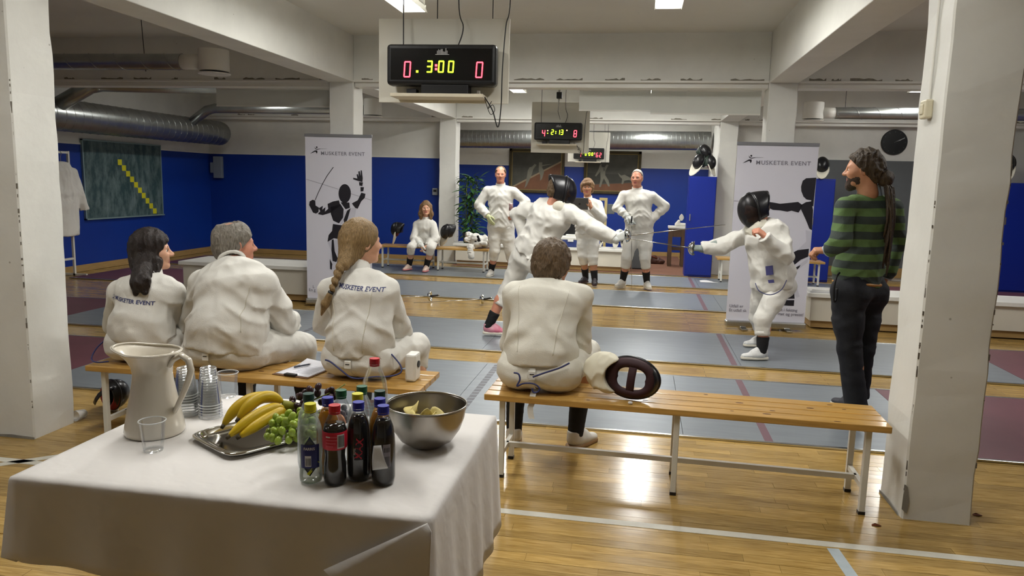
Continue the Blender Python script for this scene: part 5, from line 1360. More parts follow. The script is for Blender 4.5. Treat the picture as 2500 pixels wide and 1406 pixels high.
# tray
t = thing('serving_tray', 'shiny rectangular metal serving tray under the fruit', 'tray', on(-1.075, 2.01), math.radians(58))
def tray(u, w_):
    a = 2*PI*u; c, s = math.cos(a), math.sin(a); sq = lambda v: math.copysign(abs(v)**.28, v)
    k = [(0, .004), (.6, .004), (.84, .004), (.88, .006), (.91, .016), (.97, .018), (1.0, .016), (1.0, .013)][w_]
    return (.195*sq(c)*k[0], .132*sq(s)*(k[0]+(.0 if k[0] < .8 else -.0)), k[1])
mb = MB(); rows = 8; n_ = 72
vs = [tray(j/n_, r) for r in range(rows) for j in range(n_)]
fs = [(r*n_+j, r*n_+(j+1) % n_, (r+1)*n_+(j+1) % n_, (r+1)*n_+j) for r in range(rows-1) for j in range(n_)]
mb.add(vs, fs); mb.build('dish', mat('polished_steel', '#bdbab2', .08, 1.), t, smooth=True, solid=.002)

# bananas
BAN = mat('banana_peel', '#d6b51c', .45, var=.3, vscale=7, col2='#b5961a'); BTIP = mat('banana_tip', '#40351a', .7)
t = thing('banana_bunch', 'bunch of ripe yellow bananas on the metal tray', 'bananas', on(-1.13, 1.975, .012))
def banana(a, b, bend, r, nm):
    a, b, bend = V3(a), V3(b), V3(bend); pts = []; rs = []
    for i in range(13):
        s = i/12; p = a*(1-s)**2+2*bend*s*(1-s)+b*s*s; pts.append(p); rs.append(r*1.18*max(.42, min(1, (1-abs(2*s-1)**5)*1.05)))
    o = MB().tube(pts, rs, 7).build('banana', BAN, t, smooth=True, sub=1)
    e = unit(pts[-1]-pts[-2]); MB().tube([pts[-1]-e*.004, pts[-1]+e*.008], [.0065, .005], 8).build('tip', BTIP, o, smooth=True)
banana((.06, .1, .07), (-.07, -.015, .02), (-.04, .075, .125), .0175, 0); banana((.072, .085, .075), (-.012, -.03, .05), (.02, .05, .135), .018, 1)
banana((.08, .075, .06), (-.005, -.095, .02), (.06, .0, .095), .0165, 2); banana((.085, .07, .055), (.022, -.085, .018), (.09, .0, .07), .0165, 3)
MB().tube([(.07, .085, .062), (.1, .105, .06), (.12, .115, .055)], [.02, .013, .01], 8).build('stem', mat('banana_stem', '#8a8a2a', .6), t, smooth=True)

GG = mat('green_grape_skin', '#9fb545', .28, var=.2, vscale=40, sss=.25, rand=.18); GR = mat('dark_grape_skin', '#3a1f26', .35, var=.3, vscale=40, rand=.3)
def grapes(label, c, mt, n_, dim, r0, seed, group=None):
    t = thing('grape_bunch', label, 'grapes', on(*c)); r = random.Random(seed); me = MB().sphere((0, 0, 0), r0, 12, 8, (.88, .88, 1.15)).mesh('grape', mt, True)
    pts = []; tries = 0
    while len(pts) < n_ and tries < 6000:
        tries += 1; a = r.uniform(0, 2*PI); q = r.random()**.5
        x, y = dim[0]*q*math.cos(a), dim[1]*q*math.sin(a); hmax = dim[2]*math.sqrt(max(0, 1-q*q)); z = r0*1.0+r.uniform(0, 1)*hmax
        if hmax-z > r0*1.6 and r.random() < .75: continue
        if all((x-p[0])**2+(y-p[1])**2+(z-p[2])**2 > (r0*1.62)**2 for p in pts): pts.append((x, y, z))
    for p in pts:
        o = bpy.data.objects.new('grape', me); o.location = p; o.rotation_euler = (r.uniform(-.9, .9), r.uniform(-.9, .9), r.uniform(0, 3)); link(o, t)
    MB().tube([(-dim[0]*.6, 0, dim[2]*.5), (0, 0, dim[2]*.75), (dim[0]*.5, dim[1]*.3, dim[2]*.95), (dim[0]*.8, dim[1]*.5, dim[2]*1.15)], .0025, 6).build('stalk', mat('grape_stalk', '#7d8038', .6), t, smooth=True)
grapes('bunch of pale green grapes on the metal tray', (-.965, 1.955, .012), GG, 66, (.088, .075, .075), .0118, 3)
grapes('bunch of dark red grapes behind the green ones', (-.96, 2.10, .014), GR, 52, (.1, .05, .11), .0118, 8)
t = thing('peach', 'reddish peach peeking out behind the orange drink', 'fruit', on(-.875, 2.03, .012)); MB().sphere((0, 0, .033), .033, 18, 12, (1, 1, .95)).build('flesh', mat('peach_skin', '#c98a4a', .5, col2='#a8452f', vscale=18), t, smooth=True)
MB().tube([(0, 0, .06), (.003, 0, .07)], .002, 6).build('stem', BTIP, t)

# bowl and crisps
t = thing('steel_bowl', 'brushed steel mixing bowl holding a few pale crisps', 'bowl', on(-.59, 2.035))
prof = [(.0, .0), (.045, 0), (.05, .004), (.078, .022), (.1, .055), (.112, .09), (.117, .122), (.1185, .128), (.1165, .128), (.115, .122), (.110, .09), (.098, .056), (.075, .025), (.045, .008), (0, .006)]
MB().lathe(prof, 48, cap=False).build('bowl_shell', mat('brushed_bowl_steel', '#a7a29a', .28, 1., bump=.04, bscale=30, stretch=(1, 1, 30)), t, smooth=True)
MB().tube([(.1175*math.cos(a), .1175*math.sin(a), .128) for a in np.linspace(0, 2*PI, 65)], .0022, 8, cap=False).build('rolled_rim', STEEL, t, smooth=True)
CRISP = mat('pale_crisp', '#dccb82', .6, var=.2, vscale=30); r = random.Random(4)
mes = []
for k in range(3): mes.append(MB().grid(lambda u, w_, k=k: (.03*w_*math.cos(2*PI*u)*(1+.08*math.sin(5*u*PI+k)), .022*w_*math.sin(2*PI*u), .010*(w_*w_)*math.cos(4*PI*u+k)), 18, 4, closeu=True).mesh('crisp', CRISP, True))
for i in range(26):
    q = r.uniform(0, .07); a = r.uniform(0, 2*PI); z = .03+.045*(i/26)+.02*r.random()
    o = bpy.data.objects.new('crisp', mes[i % 3]); link(o); o.location = on(-.59+q*math.cos(a), 2.035+q*math.sin(a), z+.008); o.rotation_euler = (r.uniform(-.7, .7), r.uniform(-.7, .7), r.uniform(0, 6))
    q_ = o.modifiers.new('solid', 'SOLIDIFY'); q_.thickness = .0018
    tag(o, 'pale yellow curled crisp in the steel bowl', 'crisp', 'pale yellow crisps in the steel bowl')

# bottles
PET = clear_mat('clear_pet', '#dfe9ea', .02, .55); PETB = clear_mat('blue_pet', '#a9c6da', .14, .6)
COLA = mat('cola', '#120604', .06, coat=.6, spec=.7); ORANGE = mat('orange_drink', '#c98a10', .15, coat=.5, var=.1, vscale=5); WATERY = clear_mat('lemon_water', '#cfd6a0', .2, .5)
CAPS = {c: mat('cap_'+c, h_, .4) for c, h_ in dict(yellow='#d3cf1e', red='#c41f2b', blue='#1e2aa0', green='#0f5a3c', darkgreen='#123f36').items()}
def wrap_print(parent, r, zc, ang, txt=None, size=.01, m=None, rot=0., poly=None, name='label_lettering', bold=0.):
    """print wrapped round a bottle at height zc, centred at angle ang"""
    vs, fs = text_verts(txt, size, 'CENTER', bold) if txt else poly
    c, s = math.cos(rot), math.sin(rot); out = []
    for x, y in vs:
        x, y = x*c-y*s, x*s+y*c; a = ang+x/r
        out.append((r*math.cos(a), r*math.sin(a), zc+y))
    return MB().add(out, fs).build(name, m, parent)
def quad_poly(w_, h_, n=8, sl=0.):
    vs = []; fs = []
    for i in range(n+1): x = -w_/2+w_*i/n; vs += [(x+sl, h_/2), (x-sl, -h_/2)]
    for i in range(n): fs.append((2*i, 2*i+1, 2*i+3, 2*i+2))
    return vs, fs
def barcode(w_, h_, seed=1):
    vs = []; fs = []; r = random.Random(seed); x = -w_/2
    while x < w_/2-.0006:
        k = r.choice((.0005, .0008, .0012)); o = len(vs); vs += [(x, -h_/2), (x+k, -h_/2), (x+k, h_/2), (x, h_/2)]; fs.append((o, o+1, o+2, o+3)); x += k+r.choice((.0006, .001))
    return vs, fs
def bottle(label, x, y, cap, liquid=None, fill=.8, shape='std', shell=None, H_=.21, rz=0., group='small soft drink bottles', r=.0305):
    t = thing('bottle', label, 'bottle', on(x, y), rz, group=group); k = H_/.21
    if shape == 'cola': p = [(.0, .006), (.02, .001), (.027, .004), (.0295, .014), (.029, .05), (.026, .075), (.0285, .1), (.0305, .118), (.0305, .14), (.0265, .16), (.018, .178), (.0125, .19), (.0122, .2)]
    elif shape == 'swirl': p = [(.0, .006), (.02, .001), (.028, .006), (.0295, .02), (.0285, .04), (.0275, .06), (.0295, .085), (.03, .12), (.028, .145), (.022, .165), (.015, .178), (.0125, .19), (.0122, .2)]
    else: p = [(.0, .006), (.02, .001), (.0275, .005), (.0305, .02), (.0305, .11), (.0295, .13), (.0265, .152), (.02, .17), (.0135, .184), (.0123, .2)]
    p = [(a*r/.0305, b*k) for a, b in p]
    MB().lathe(p, 28, cap=False).build('shell', shell or PET, t, smooth=True)
    if liquid:
        zf = H_*fill; q = []
        for i, (a, b) in enumerate(p):
            if b > zf:
                a0, b0 = p[i-1]; s = (zf-b0)/(b-b0); q.append((max(a0+(a-a0)*s-.0012, 0), zf)); break
            q.append((max(a-.0012, 0), b+.0012))
        q.append((.0, zf)); MB().lathe(q, 28, cap=False).build('drink', liquid, t, smooth=True)
    zc = .192*k
    c = MB(); n_ = 48; vs = []
    for zz in (zc, zc+.0165):
        for j in range(n_): a = 2*PI*j/n_; rr = .0145*(1+(.025 if j % 2 else 0)); vs.append((rr*math.cos(a), rr*math.sin(a), zz))
    c.add(vs, [(j, (j+1) % n_, (j+1) % n_+n_, j+n_) for j in range(n_)]+[tuple(range(n_-1, -1, -1)), tuple(range(n_, 2*n_))]); c.build('cap', CAPS[cap], t)
    MB().lathe([(.0138, zc-.006), (.0138, zc-.001)], 24, cap=False).build('cap_ring', CAPS[cap], t, smooth=True, solid=.001)
    return t
A0 = -PI/2+.35      # the side turned towards the camera
WHT = mat('label_white', '#d8d8d8', .5); RED = mat('label_red', '#c7243a', .45); NAV = mat('label_navy', '#232a66', .45); YEL = mat('label_yellow', '#cfcf22', .45); DGR = mat('label_dark', '#16141a', .5); PNK = mat('label_pink', '#d85a6a', .5)
b = bottle('clear lemon water bottle with a yellow cap and navy diamond label', -.802, 1.708, 'yellow', WATERY, .7, 'swirl', PETB)
wrap_print(b, .0308, .078, A0, poly=quad_poly(.05, .062), m=NAV, name='label')
wrap_print(b, .0309, .115, A0, poly=([(-.018, -.012), (.018, -.012), (0, .016)], [(0, 1, 2)]), m=NAV, name='label_peak'); wrap_print(b, .0309, .04, A0, poly=([(-.02, .012), (.02, .012), (0, -.014)], [(0, 1, 2)]), m=DGR, name='label_point')
wrap_print(b, .0311, .098, A0-.05, 'FARRIS', .0095, WHT, bold=.0002); wrap_print(b, .0311, .066, A0-.15, poly=quad_poly(.016, .028), m=WHT, name='barcode_field'); wrap_print(b, .0313, .064, A0-.15, poly=barcode(.013, .02), m=DGR, name='barcode')
wrap_print(b, .0312, .047, A0+.25, poly=([(-.016, -.014), (-.01, -.018), (.018, .012), (.014, .016)], [(0, 1, 2, 3)]), m=YEL, name='yellow_stripe')
b = bottle('waisted cola bottle with a red cap and red label band', -.738, 1.712, 'red', COLA, .76, 'cola')
MB().lathe([(.0300, .098), (.0312, .1), (.0316, .12), (.0312, .142), (.03, .144)], 32, cap=False).build('label', RED, b, smooth=True)
for i, (w_, dz, da) in enumerate(((.012, .133, -.42), (.02, .133, .05), (.016, .125, -.35), (.014, .125, .1), (.026, .117, -.2), (.02, .109, -.3))): wrap_print(b, .0319, dz, A0-.1+da, poly=quad_poly(w_, .0034), m=WHT if i == 0 else PNK, name='print_line')
wrap_print(b, .0319, .121, A0+.55, poly=quad_poly(.02, .036), m=WHT, name='barcode_field'); wrap_print(b, .0321, .121, A0+.55, poly=barcode(.017, .03, 3), m=DGR, name='barcode')
b = bottle('dark cola bottle with a blue cap and red MAX lettering', -.69, 1.752, 'blue', COLA, .83)
wrap_print(b, .0309, .09, A0+.1, poly=quad_poly(.028, .055), m=DGR, name='label'); wrap_print(b, .0312, .092, A0+.08, 'MAX', .026, RED, rot=PI/2-.1, bold=.0006); wrap_print(b, .0312, .085, A0-.3, 'PEPSI', .008, WHT, rot=PI/2)
b = bottle('dark cola bottle with a blue cap and a loose white label flap', -.618, 1.738, 'blue', COLA, .83)
wrap_print(b, .031, .085, A0+.28, poly=quad_poly(.02, .06), m=mat('label_grey', '#8f8a92', .5), name='label'); wrap_print(b, .0312, .07, A0+.28, poly=barcode(.016, .026, 5), m=DGR, name='barcode'); wrap_print(b, .0312, .1, A0+.28, poly=barcode(.014, .012, 6), m=DGR, name='print_lines')
fp = MB().grid(lambda u, w_: tuple(lerp(lerp((.006, -.0325, .115), (-.014, -.0335, .112), u), lerp((.028, -.042, .06), (-.016, -.035, .048), u), w_)+V3(0, -.006*math.sin(PI*w_), 0)), 5, 8); fp.build('label_flap', WHT, b, smooth=True, solid=.0004)
bottle('orange drink bottle with a blue cap left of the red-capped cola', -.782, 1.77, 'blue', ORANGE, .84)
bottle('clear bluish bottle with a yellow cap behind the cola bottles', -.72, 1.822, 'yellow', None, 0, 'std', PETB)
bottle('orange drink bottle with a blue cap beside the steel bowl', -.648, 1.795, 'blue', ORANGE, .84)
bottle('green-capped clear bottle leftmost behind the lemon water', -.845, 1.79, 'darkgreen', None, 0, 'std', PETB)
bottle('green-capped clear bottle in the middle of the back row', -.775, 1.842, 'green', None, 0, 'std', PETB)
bottle('green-capped clear bottle farthest back beside the large bottle', -.735, 1.892, 'green', None, 0, 'std', PETB)
bottle('dark-green-capped clear bottle in front of the large bottle', -.672, 1.862, 'darkgreen', WATERY, .6, 'std', PETB)
b = bottle('tall clear bottle with a red cap behind all the others', -.742, 2.012, 'red', None, 0, 'std', PET, .265, r=.039)
wrap_print(b, .0395, .12, A0, poly=quad_poly(.06, .05), m=mat('label_pale', '#c9a9a4', .5), name='label')
for i in range(4): wrap_print(b, .0398, .105+.01*i, A0, poly=quad_poly(.05, .0025), m=WHT, name='label_stripe')

# ---- on the benches
t = thing('clipboard', 'brown clipboard holding a white paper sheet on the left bench', 'clipboard', (-1.80, 3.80, .451), math.radians(-10))
MB().box(-.115, .115, -.16, .16, 0, .004).build('board', mat('hardboard', '#6d4a2c', .5, var=.2, vscale=20), t, bevel=.001)
MB().grid(lambda u, w_: (-.105+.21*u, -.14+.29*w_, .0055+.04*max(0, w_-.6)**1.6*(1-u)*2), 8, 10).build('paper', mat('white_paper', '#dddde4', .7), t, smooth=True, solid=.0005)
for i in range(9): MB().box(-.03, .08, .08-.021*i, .084-.021*i, .0062, .0066).build('printed_line', mat('print_grey', '#9fa0ad', .7), t)
MB().box(-.035, .035, -.165, -.135, .004, .016).build('clip', BLACK, t, bevel=.003)
t = thing('pen', 'dark pen lying on the clipboard paper', 'pen', (-1.845, 3.83, .466), math.radians(60)); MB().cyl((-.05, 0, 0), (.05, 0, 0), .005, 10).build('barrel', mat('pen_dark', '#3a4150', .3), t, smooth=True); MB().cyl((.05, 0, 0), (.062, 0, 0), .004, 8, .001).build('nib', STEEL, t); MB().box(-.05, -.012, -.001, .001, .005, .008).build('clip', STEEL, t)
# open fencing mask on the right bench, lying on its side
t = thing('fencing_mask', 'large black-rimmed fencing mask with a white bib lying on the right bench', 'mask', (-.02, 3.74, .451))
fw = unit((.16, 1, -.06)); upv = unit((1, -.16, -.1)); M = frame(fw, upv)
c0 = V3(.0, 3.69, .451+.113)
fencing_mask(t, placer(c0, M*1.0, t.location), bibm=mat('cream_bib', '#d9d4c0', .7, var=.05, vscale=9), guard=.035, mesh=mesh_material(.3), open_=.44, strap=True, puffy=True, pad=mat('dark_red_padding', '#33151a', .7, var=.2, vscale=10))
t = thing('fencing_mask', 'black fencing mask with red lining lying on the floor under the left bench', 'mask', (-3.28, 4.08, 0))
fencing_mask(t, placer((-3.26, 4.08, .118), frame((.4, .9, .1), unit((.7, -.3, .7)))*.85, t.location), pad=mat('bright_red_padding', '#8a2420', .7), guard=.05, solid=True)
t = thing('plastic_cup', 'crushed clear cup lying on the floor by the left pillar', 'cup', (-3.36, 3.95, .03)); m = MB().lathe([(0, 0), (.024, 0), (.034, .08)], 20, cap=False); m.xf(Matrix.Rotation(1.5, 4, 'X')); m.build('wall', PLASTR, t, smooth=True)
t = thing('mobile_phone', 'small white scoring reel beside the plaited woman on the bench', 'reel', (-1.17, 3.76, .451)); MB().box(-.03, .03, -.05, .05, 0, .15).build('casing', WHITEP, t, bevel=.012); MB().cyl((.03, 0, .09), (.036, 0, .09), .018, 14).build('socket', BLACK, t)
t.name = 'scoring_reel'
t = thing('paper_scrap', 'tiny crumpled paper scrap on the edge of the right bench', 'scrap', (.0, 3.60, .451)); MB().sphere((0, 0, .008), .011, 7, 5, (1.2, .8, .7)).build('crumple', WHT, t)
r = random.Random(9)
for (x, y, lb) in ((1.668, 3.695, 'brown crumb of leaf on the floor right of the pillar'), (1.148, 3.468, 'brown crumb of leaf on the floor in front of the pillar')):
    t = thing('leaf_crumb', lb, 'debris', (x, y, .0005)); MB().add([(-.022, -.006, 0), (0, -.012, .004), (.02, -.004, .002), (.018, .008, 0), (-.004, .01, .006), (-.02, .006, .001)], [(0, 1, 2, 3, 4, 5)]).build('fragment', mat('dry_leaf', '#6a3416', .8), t, solid=.002)
# ================================================================ BANNERS
def outline_prints(parent, polys, m, fn, name):
    for p in polys: MB().add([fn(x, y) for x, y in p], [tuple(range(len(p)))]).build(name, m, parent)
def ell_poly(cx, cy, rx, ry, n=28): return [(cx+rx*math.cos(2*PI*i/n), cy+ry*math.sin(2*PI*i/n)) for i in range(n)]
def line_poly(pts, w_):
    out = []
    for i in range(len(pts)-1):
        (x0_, y0_), (x1_, y1_) = pts[i], pts[i+1]; d = math.hypot(x1_-x0_, y1_-y0_); nx, ny = -(y1_-y0_)/d*w_/2, (x1_-x0_)/d*w_/2
        out.append([(x0_+nx, y0_+ny), (x0_-nx, y0_-ny), (x1_-nx, y1_-ny), (x1_+nx, y1_+ny)])
    return out
BANW = mat('banner_fabric', '#d3d2dc', .55, var=.02, vscale=2); BANK = mat('banner_print_black', '#1a1720', .6); BANG = mat('banner_print_grey', '#7c7a86', .6); BANM = mat('banner_print_shade', '#a9a8b4', .6)
def banner(label, x0, x1, y0, y1, h_, uv):
    """roll-up banner from (x0,y0) to (x1,y1) on the floor"""
    d = V3(x1-x0, y1-y0, 0); W_ = np.linalg.norm(d); rz = math.atan2(d[1], d[0])
    t = thing('roll_up_banner', label, 'banner', ((x0+x1)/2, (y0+y1)/2, .0), rz, group='roll-up banners')
    MB().box(-W_/2-.01, W_/2+.01, -.05, .05, .02, .095).build('cassette', ALU, t, bevel=.015)
    for s in (-.28, .28): MB().box(s*W_-.03, s*W_+.03, -.14, .14, 0, .02).build('foot', ALU, t, bevel=.004)
    f = MB().box(-W_/2, W_/2, -.002, .002, .09, h_).build('fabric', BANW, t)
    MB().box(-W_/2-.006, W_/2+.006, -.012, .012, h_-.005, h_+.03).build('top_rail', mat('rail_grey', '#8e8f94', .4, .5), t, bevel=.004)
    MB().cyl((0, .04, .09), (0, .02, h_), .012, 10).build('support_pole', ALU, t, smooth=True)
    def fn(x, y):
        u, v_ = uv(x, y); return (-W_/2+W_*u, -.0045, h_-(h_-.09)*v_)
    return t, f, fn, W_
# left banner: coordinates of the print measured on the banner face
uv1 = lambda x, y: ((x-(36+.0125*(y-65)))/(486+.012*(y-65)), (y-65)/1250)
t1, f1, fn1, W1 = banner('tall white roll-up banner with a leaping swordsman left of the fencers', -3.865, -3.085, 8.20, 8.28, 1.99, uv1)
blk = [ell_poly(332, 492, 46, 72), [(70, 560), (92, 546), (112, 552), (115, 590), (140, 605), (136, 640), (118, 652), (96, 645), (76, 605), (66, 588)],
       [(138, 610), (170, 590), (165, 620), (190, 600), (185, 635), (210, 612), (205, 575), (245, 555), (290, 545), (300, 585), (232, 640), (170, 662), (132, 655), (150, 632)],
       [(228, 600), (300, 572), (326, 612), (322, 676), (292, 722), (248, 702), (230, 652)], [(352, 622), (378, 602), (356, 690), (334, 732), (326, 694)],
       [(246, 728), (330, 738), (318, 790), (304, 846), (254, 838), (206, 868), (214, 815), (240, 782)], [(238, 852), (252, 846), (262, 940), (286, 996), (274, 1024), (246, 1016), (236, 930)],
       [(270, 1050), (300, 1040), (310, 1062), (276, 1068)], [(224, 1000), (244, 1040), (240, 1085), (228, 1080)],
       [(393, 370), (424, 376), (418, 345), (428, 342), (434, 362), (430, 322), (440, 318), (448, 355), (447, 312), (456, 314), (464, 372), (462, 402), (438, 396), (394, 382)],
       [(436, 402), (466, 404), (462, 432), (440, 428)], [(448, 440), (474, 440), (470, 470), (450, 474)], [(455, 482), (486, 490), (482, 520), (456, 548), (430, 606), (412, 600), (386, 566), (430, 540)],
       [(302, 560), (368, 560), (372, 600), (340, 612)]]
blk += line_poly([(112, 548), (135, 490), (165, 425), (200, 360), (246, 294)], 5)
outline_prints(f1, blk, BANK, fn1, 'printed_swordsman'); outline_prints(f1, line_poly([(44, 390), (285, 460)], 5)+line_poly([(378, 492), (532, 538)], 5), BANM, lambda x, y: (fn1(x, y)[0], -.0042, fn1(x, y)[2]), 'printed_blade')
outline_prints(f1, [[(318, 640), (352, 618), (330, 700), (300, 738)], [(206, 868), (300, 846), (305, 980), (262, 1080), (222, 1078), (232, 930)], [(376, 600), (420, 600), (408, 690), (350, 735), (360, 690)]], mat('banner_print_pale', '#c2c1cc', .6), lambda x, y: (fn1(x, y)[0], -.0036, fn1(x, y)[2]), 'printed_shading')
def banner_text(f, fn, txt, size, x, y, m, spacing=1.0, bold=0., align='LEFT', wide=1.):
    vs, fs = text_verts(txt, size, align, bold, spacing); o = fn(x, y)
    MB().add([(o[0]+a*wide, -.005, o[2]+b) for a, b in vs], fs).build('printed_lettering', m, f)
def banner_logo(f, fn, x, y, s):
    vs, fs = logo_xy(s); o = fn(x, y); MB().add([(o[0]+a, -.005, o[2]+b) for a, b in vs], fs).build('printed_logo', BANK, f)
banner_text(f1, fn1, 'MUSKETER EVENT', .057, 152, 192, BANG, 1.12, .0006, wide=1.03); banner_logo(f1, fn1, 100, 198, .125)
banner_text(f1, fn1, 'L', .05, 92, 1225, BANG); banner_text(f1, fn1, 'En g', .05, 62, 1250, BANG)
L2 = lambda y: 125-(y-62)*.0727; R2 = lambda y: 692-(y-62)*.0885
uv2 = lambda x, y: ((x-L2(y))/(R2(y)-L2(y)), (y-62)/1240)
t2, f2, fn2, W2 = banner('tall white roll-up banner behind the recoiling fencer', .985, 1.815, 8.24, 8.30, 1.975, uv2)
blk = [[(566, 340), (578, 300), (602, 282), (672, 276), (662, 360), (650, 474), (632, 470), (636, 432), (604, 428), (582, 408), (568, 372)],
       [(330, 450), (380, 456), (420, 462), (470, 456), (545, 446), (580, 470), (548, 520), (500, 508), (470, 516), (420, 508), (370, 506), (338, 492)],
       [(560, 470), (600, 446), (636, 440), (648, 500), (640, 640), (622, 630), (598, 570), (566, 500)], [(488, 812), (540, 782), (618, 770), (612, 826), (560, 850), (518, 886), (504, 850)],
       [(455, 1108), (480, 1040), (505, 950), (515, 946), (512, 1060), (516, 1128), (452, 1130)], [(430, 1142), (514, 1138), (510, 1180), (424, 1178)], [(516, 910), (560, 886), (548, 908), (514, 936)]]
outline_prints(f2, blk, BANK, fn2, 'printed_swordsman'); outline_prints(f2, line_poly([(96, 452), (132, 452)], 3), BANG, fn2, 'printed_blade')
outline_prints(f2, [[(596, 640), (640, 650), (628, 760), (540, 780), (600, 720)], [(540, 890), (612, 838), (608, 866), (530, 930)], [(476, 1010), (520, 1000), (552, 1112), (530, 1120)]], mat('banner_print_pale', '#c2c1cc', .6), lambda x, y: (fn2(x, y)[0], -.0036, fn2(x, y)[2]), 'printed_shading')
banner_text(f2, fn2, 'MUSKETER EVENT', .060, 252, 183, BANG, 1.12, .0006, wide=1.06); banner_logo(f2, fn2, 190, 190, .13)
for tx, x, y in (('Utfall er', 60, 1198), ('et i fekting', 408, 1212), ('Et utfall sk', 56, 1228), ('rtet og presist!', 398, 1242)): banner_text(f2, fn2, tx, .045, x, y, BANG, bold=.0004)

# ================================================================ SCOREBOARDS
LEDR = mat('led_red', (1.0, .04, .06), .5, emit=5.); LEDG = mat('led_green', (.55, 1.0, .02), .5, emit=3.2); LEDO = mat('led_orange', (1.0, .45, .15), .5, emit=5.)
GLASSB = mat('scoreboard_face', '#121314', .18, spec=.6); CASE = mat('scoreboard_case', '#1c1d1f', .35)
SEG = {'0': 'abcdef', '1': 'bc', '2': 'abged', '3': 'abgcd', '4': 'fgbc', '6': 'afgedc', '8': 'abcdefg', '7': 'abc'}
SEGP = {'a': ((0, 1), (1, 1)), 'b': ((1, 1), (1, .5)), 'c': ((1, .5), (1, 0)), 'd': ((0, 0), (1, 0)), 'e': ((0, .5), (0, 0)), 'f': ((0, 1), (0, .5)), 'g': ((0, .5), (1, .5))}
def digit(parent, ch, x, z, w_, h_, m, dots=False, y=-.003, slant=.06):
    mb = MB()
    for s in SEG[ch]:
        a, b = SEGP[s]; ax, az = x+w_*a[0]+slant*h_*a[1], z+h_*a[1]; bx, bz = x+w_*b[0]+slant*h_*b[1], z+h_*b[1]
        if dots:
            n_ = 5 if s in 'adg' else 5
            for i in range(n_):
                k = (i+.5)/n_; mb.box(ax+(bx-ax)*k-.0034, ax+(bx-ax)*k+.0034, y-.003, y, az+(bz-az)*k-.0034, az+(bz-az)*k+.0034)
        else:
            d = V3(bx-ax, 0, bz-az)*.46; c = V3((ax+bx)/2, y-.0015, (az+bz)/2); n_ = unit(V3(-d[2], 0, d[0]))*.0042
            mb.obox(c, d, (0, .0015, 0), n_)
    return mb.build('digit', m, parent)
def scoreboard(label, c, W_, left, mid, right, dots, board, rz=0., top=CEIL, extra=()):
    """c = centre of the case"""
    t = thing('scoreboard', label, 'scoreboard', c, rz, group='hanging scoreboards'); h_ = W_*.36; z0 = -h_/2
    MB().box(-W_/2, W_/2, 0, .09, z0, -z0).build('case', CASE, t, bevel=.02, seg=3)
    MB().box(-W_/2+.025, W_/2-.025, -.002, .01, z0+.03, -z0-.025).build('face', GLASSB, t)
    dw, dh = W_*.052, h_*.36; zl = z0+h_*.2
    for ch, x in left: digit(t, ch, x*W_, zl, dw, dh, LEDR, dots)
    for ch, x in right: digit(t, ch, x*W_, zl, dw, dh, LEDR, dots)
    for ch, x in mid: digit(t, ch, x*W_, zl+h_*.12, dw*.8, dh*.72, LEDG, dots)
    m = MB()
    for x, z, col in extra: MB().box(x*W_-.006, x*W_+.006, -.005, -.002, z*h_-.006, z*h_+.006).build('indicator', {'r': LEDR, 'g': LEDG, 'o': LEDO}[col], t)
    # worn white maker's mark, no longer readable
    mk = MB(); r = random.Random(3)
    for i in range(9): mk.box(-W_*.035+i*W_*.011, -W_*.035+i*W_*.011+W_*.007, -.0035, -.002, h_*.25, h_*.25+h_*r.uniform(.06, .16))
    mk.box(-W_*.05, W_*.075, -.0035, -.002, h_*.235, h_*.25); mk.build('worn_mark', mat('worn_white', '#9b9c9c', .6), t)
    bx0, bx1, bz0, bz1 = board
    MB().box(bx0, bx1, .12, .135, bz0, bz1).build('backboard', mat('white_board', '#d9d7cb', .5, var=.05, vscale=3), t, bevel=.002)
    MB().box(-W_*.44, W_*.4, -.06, .12, z0-.068, z0-.05).build('shelf', mat('shelf_cream', '#d5cdb8', .5, var=.06, vscale=4), t, bevel=.002)
    MB().box(-W_*.18, W_*.25, .0, .1, z0-.05, z0+.005).build('stand', BLACK, t, bevel=.004)
    MB().box(-W_*.33, -W_*.24, .04, .1, z0-.05, z0-.015).build('plug', BLACK, t, bevel=.003)
    MB().lathe([(.012, 0), (.012, .02), (.008, .022)], 12, (W_*.35, -.02, z0-.05)).build('knob', STEEL, t)
    zc = top-c[2]
    for x in (bx0+(bx1-bx0)*.45, bx0+(bx1-bx0)*.87): MB().cyl((x, .127, bz1-.01), (x, .127, zc), .003, 6).build('hanger_wire', BLACK, t)
    def cb(pts, r_=.0035): 
        P = [V3(p) for p in pts]; out = []
        for i in range(len(P)-1):
            p0, p1, p2, p3 = P[max(i-1, 0)], P[i], P[i+1], P[min(i+2, len(P)-1)]
            for k in range(7): s = k/7; out.append(.5*((2*p1)+(-p0+p2)*s+(2*p0-5*p1+4*p2-p3)*s*s+(-p0+3*p1-3*p2+p3)*s**3))
        out.append(P[-1]); MB().tube(out, r_, 6).build('cable', BLACK, t, smooth=True)
    cb([(-W_*.36, .04, -z0), (-W_*.365, .05, -z0+.15), (-W_*.37, .06, zc)]); cb([(W_*.14, .05, -z0), (W_*.18, .06, -z0+.1), (W_*.13, .08, -z0+.25), (W_*.15, .1, zc)])
    cb([(W_*.4, .0, z0-.06), (W_*.47, .02, z0-.13), (W_*.52, .03, z0-.22), (W_*.545, .03, z0-.1), (W_*.55, .03, z0+.1), (W_*.57, .04, -z0+.1), (W_*.6, .06, -z0+.25), (W_*.6, .07, zc)])
    cb([(W_*.4, .01, z0-.07), (W_*.45, .02, z0-.15), (W_*.49, .02, z0-.13), (W_*.47, .02, z0-.1), (W_*.43, .02, z0-.12), (W_*.46, .02, z0-.08)], .002)
    return t
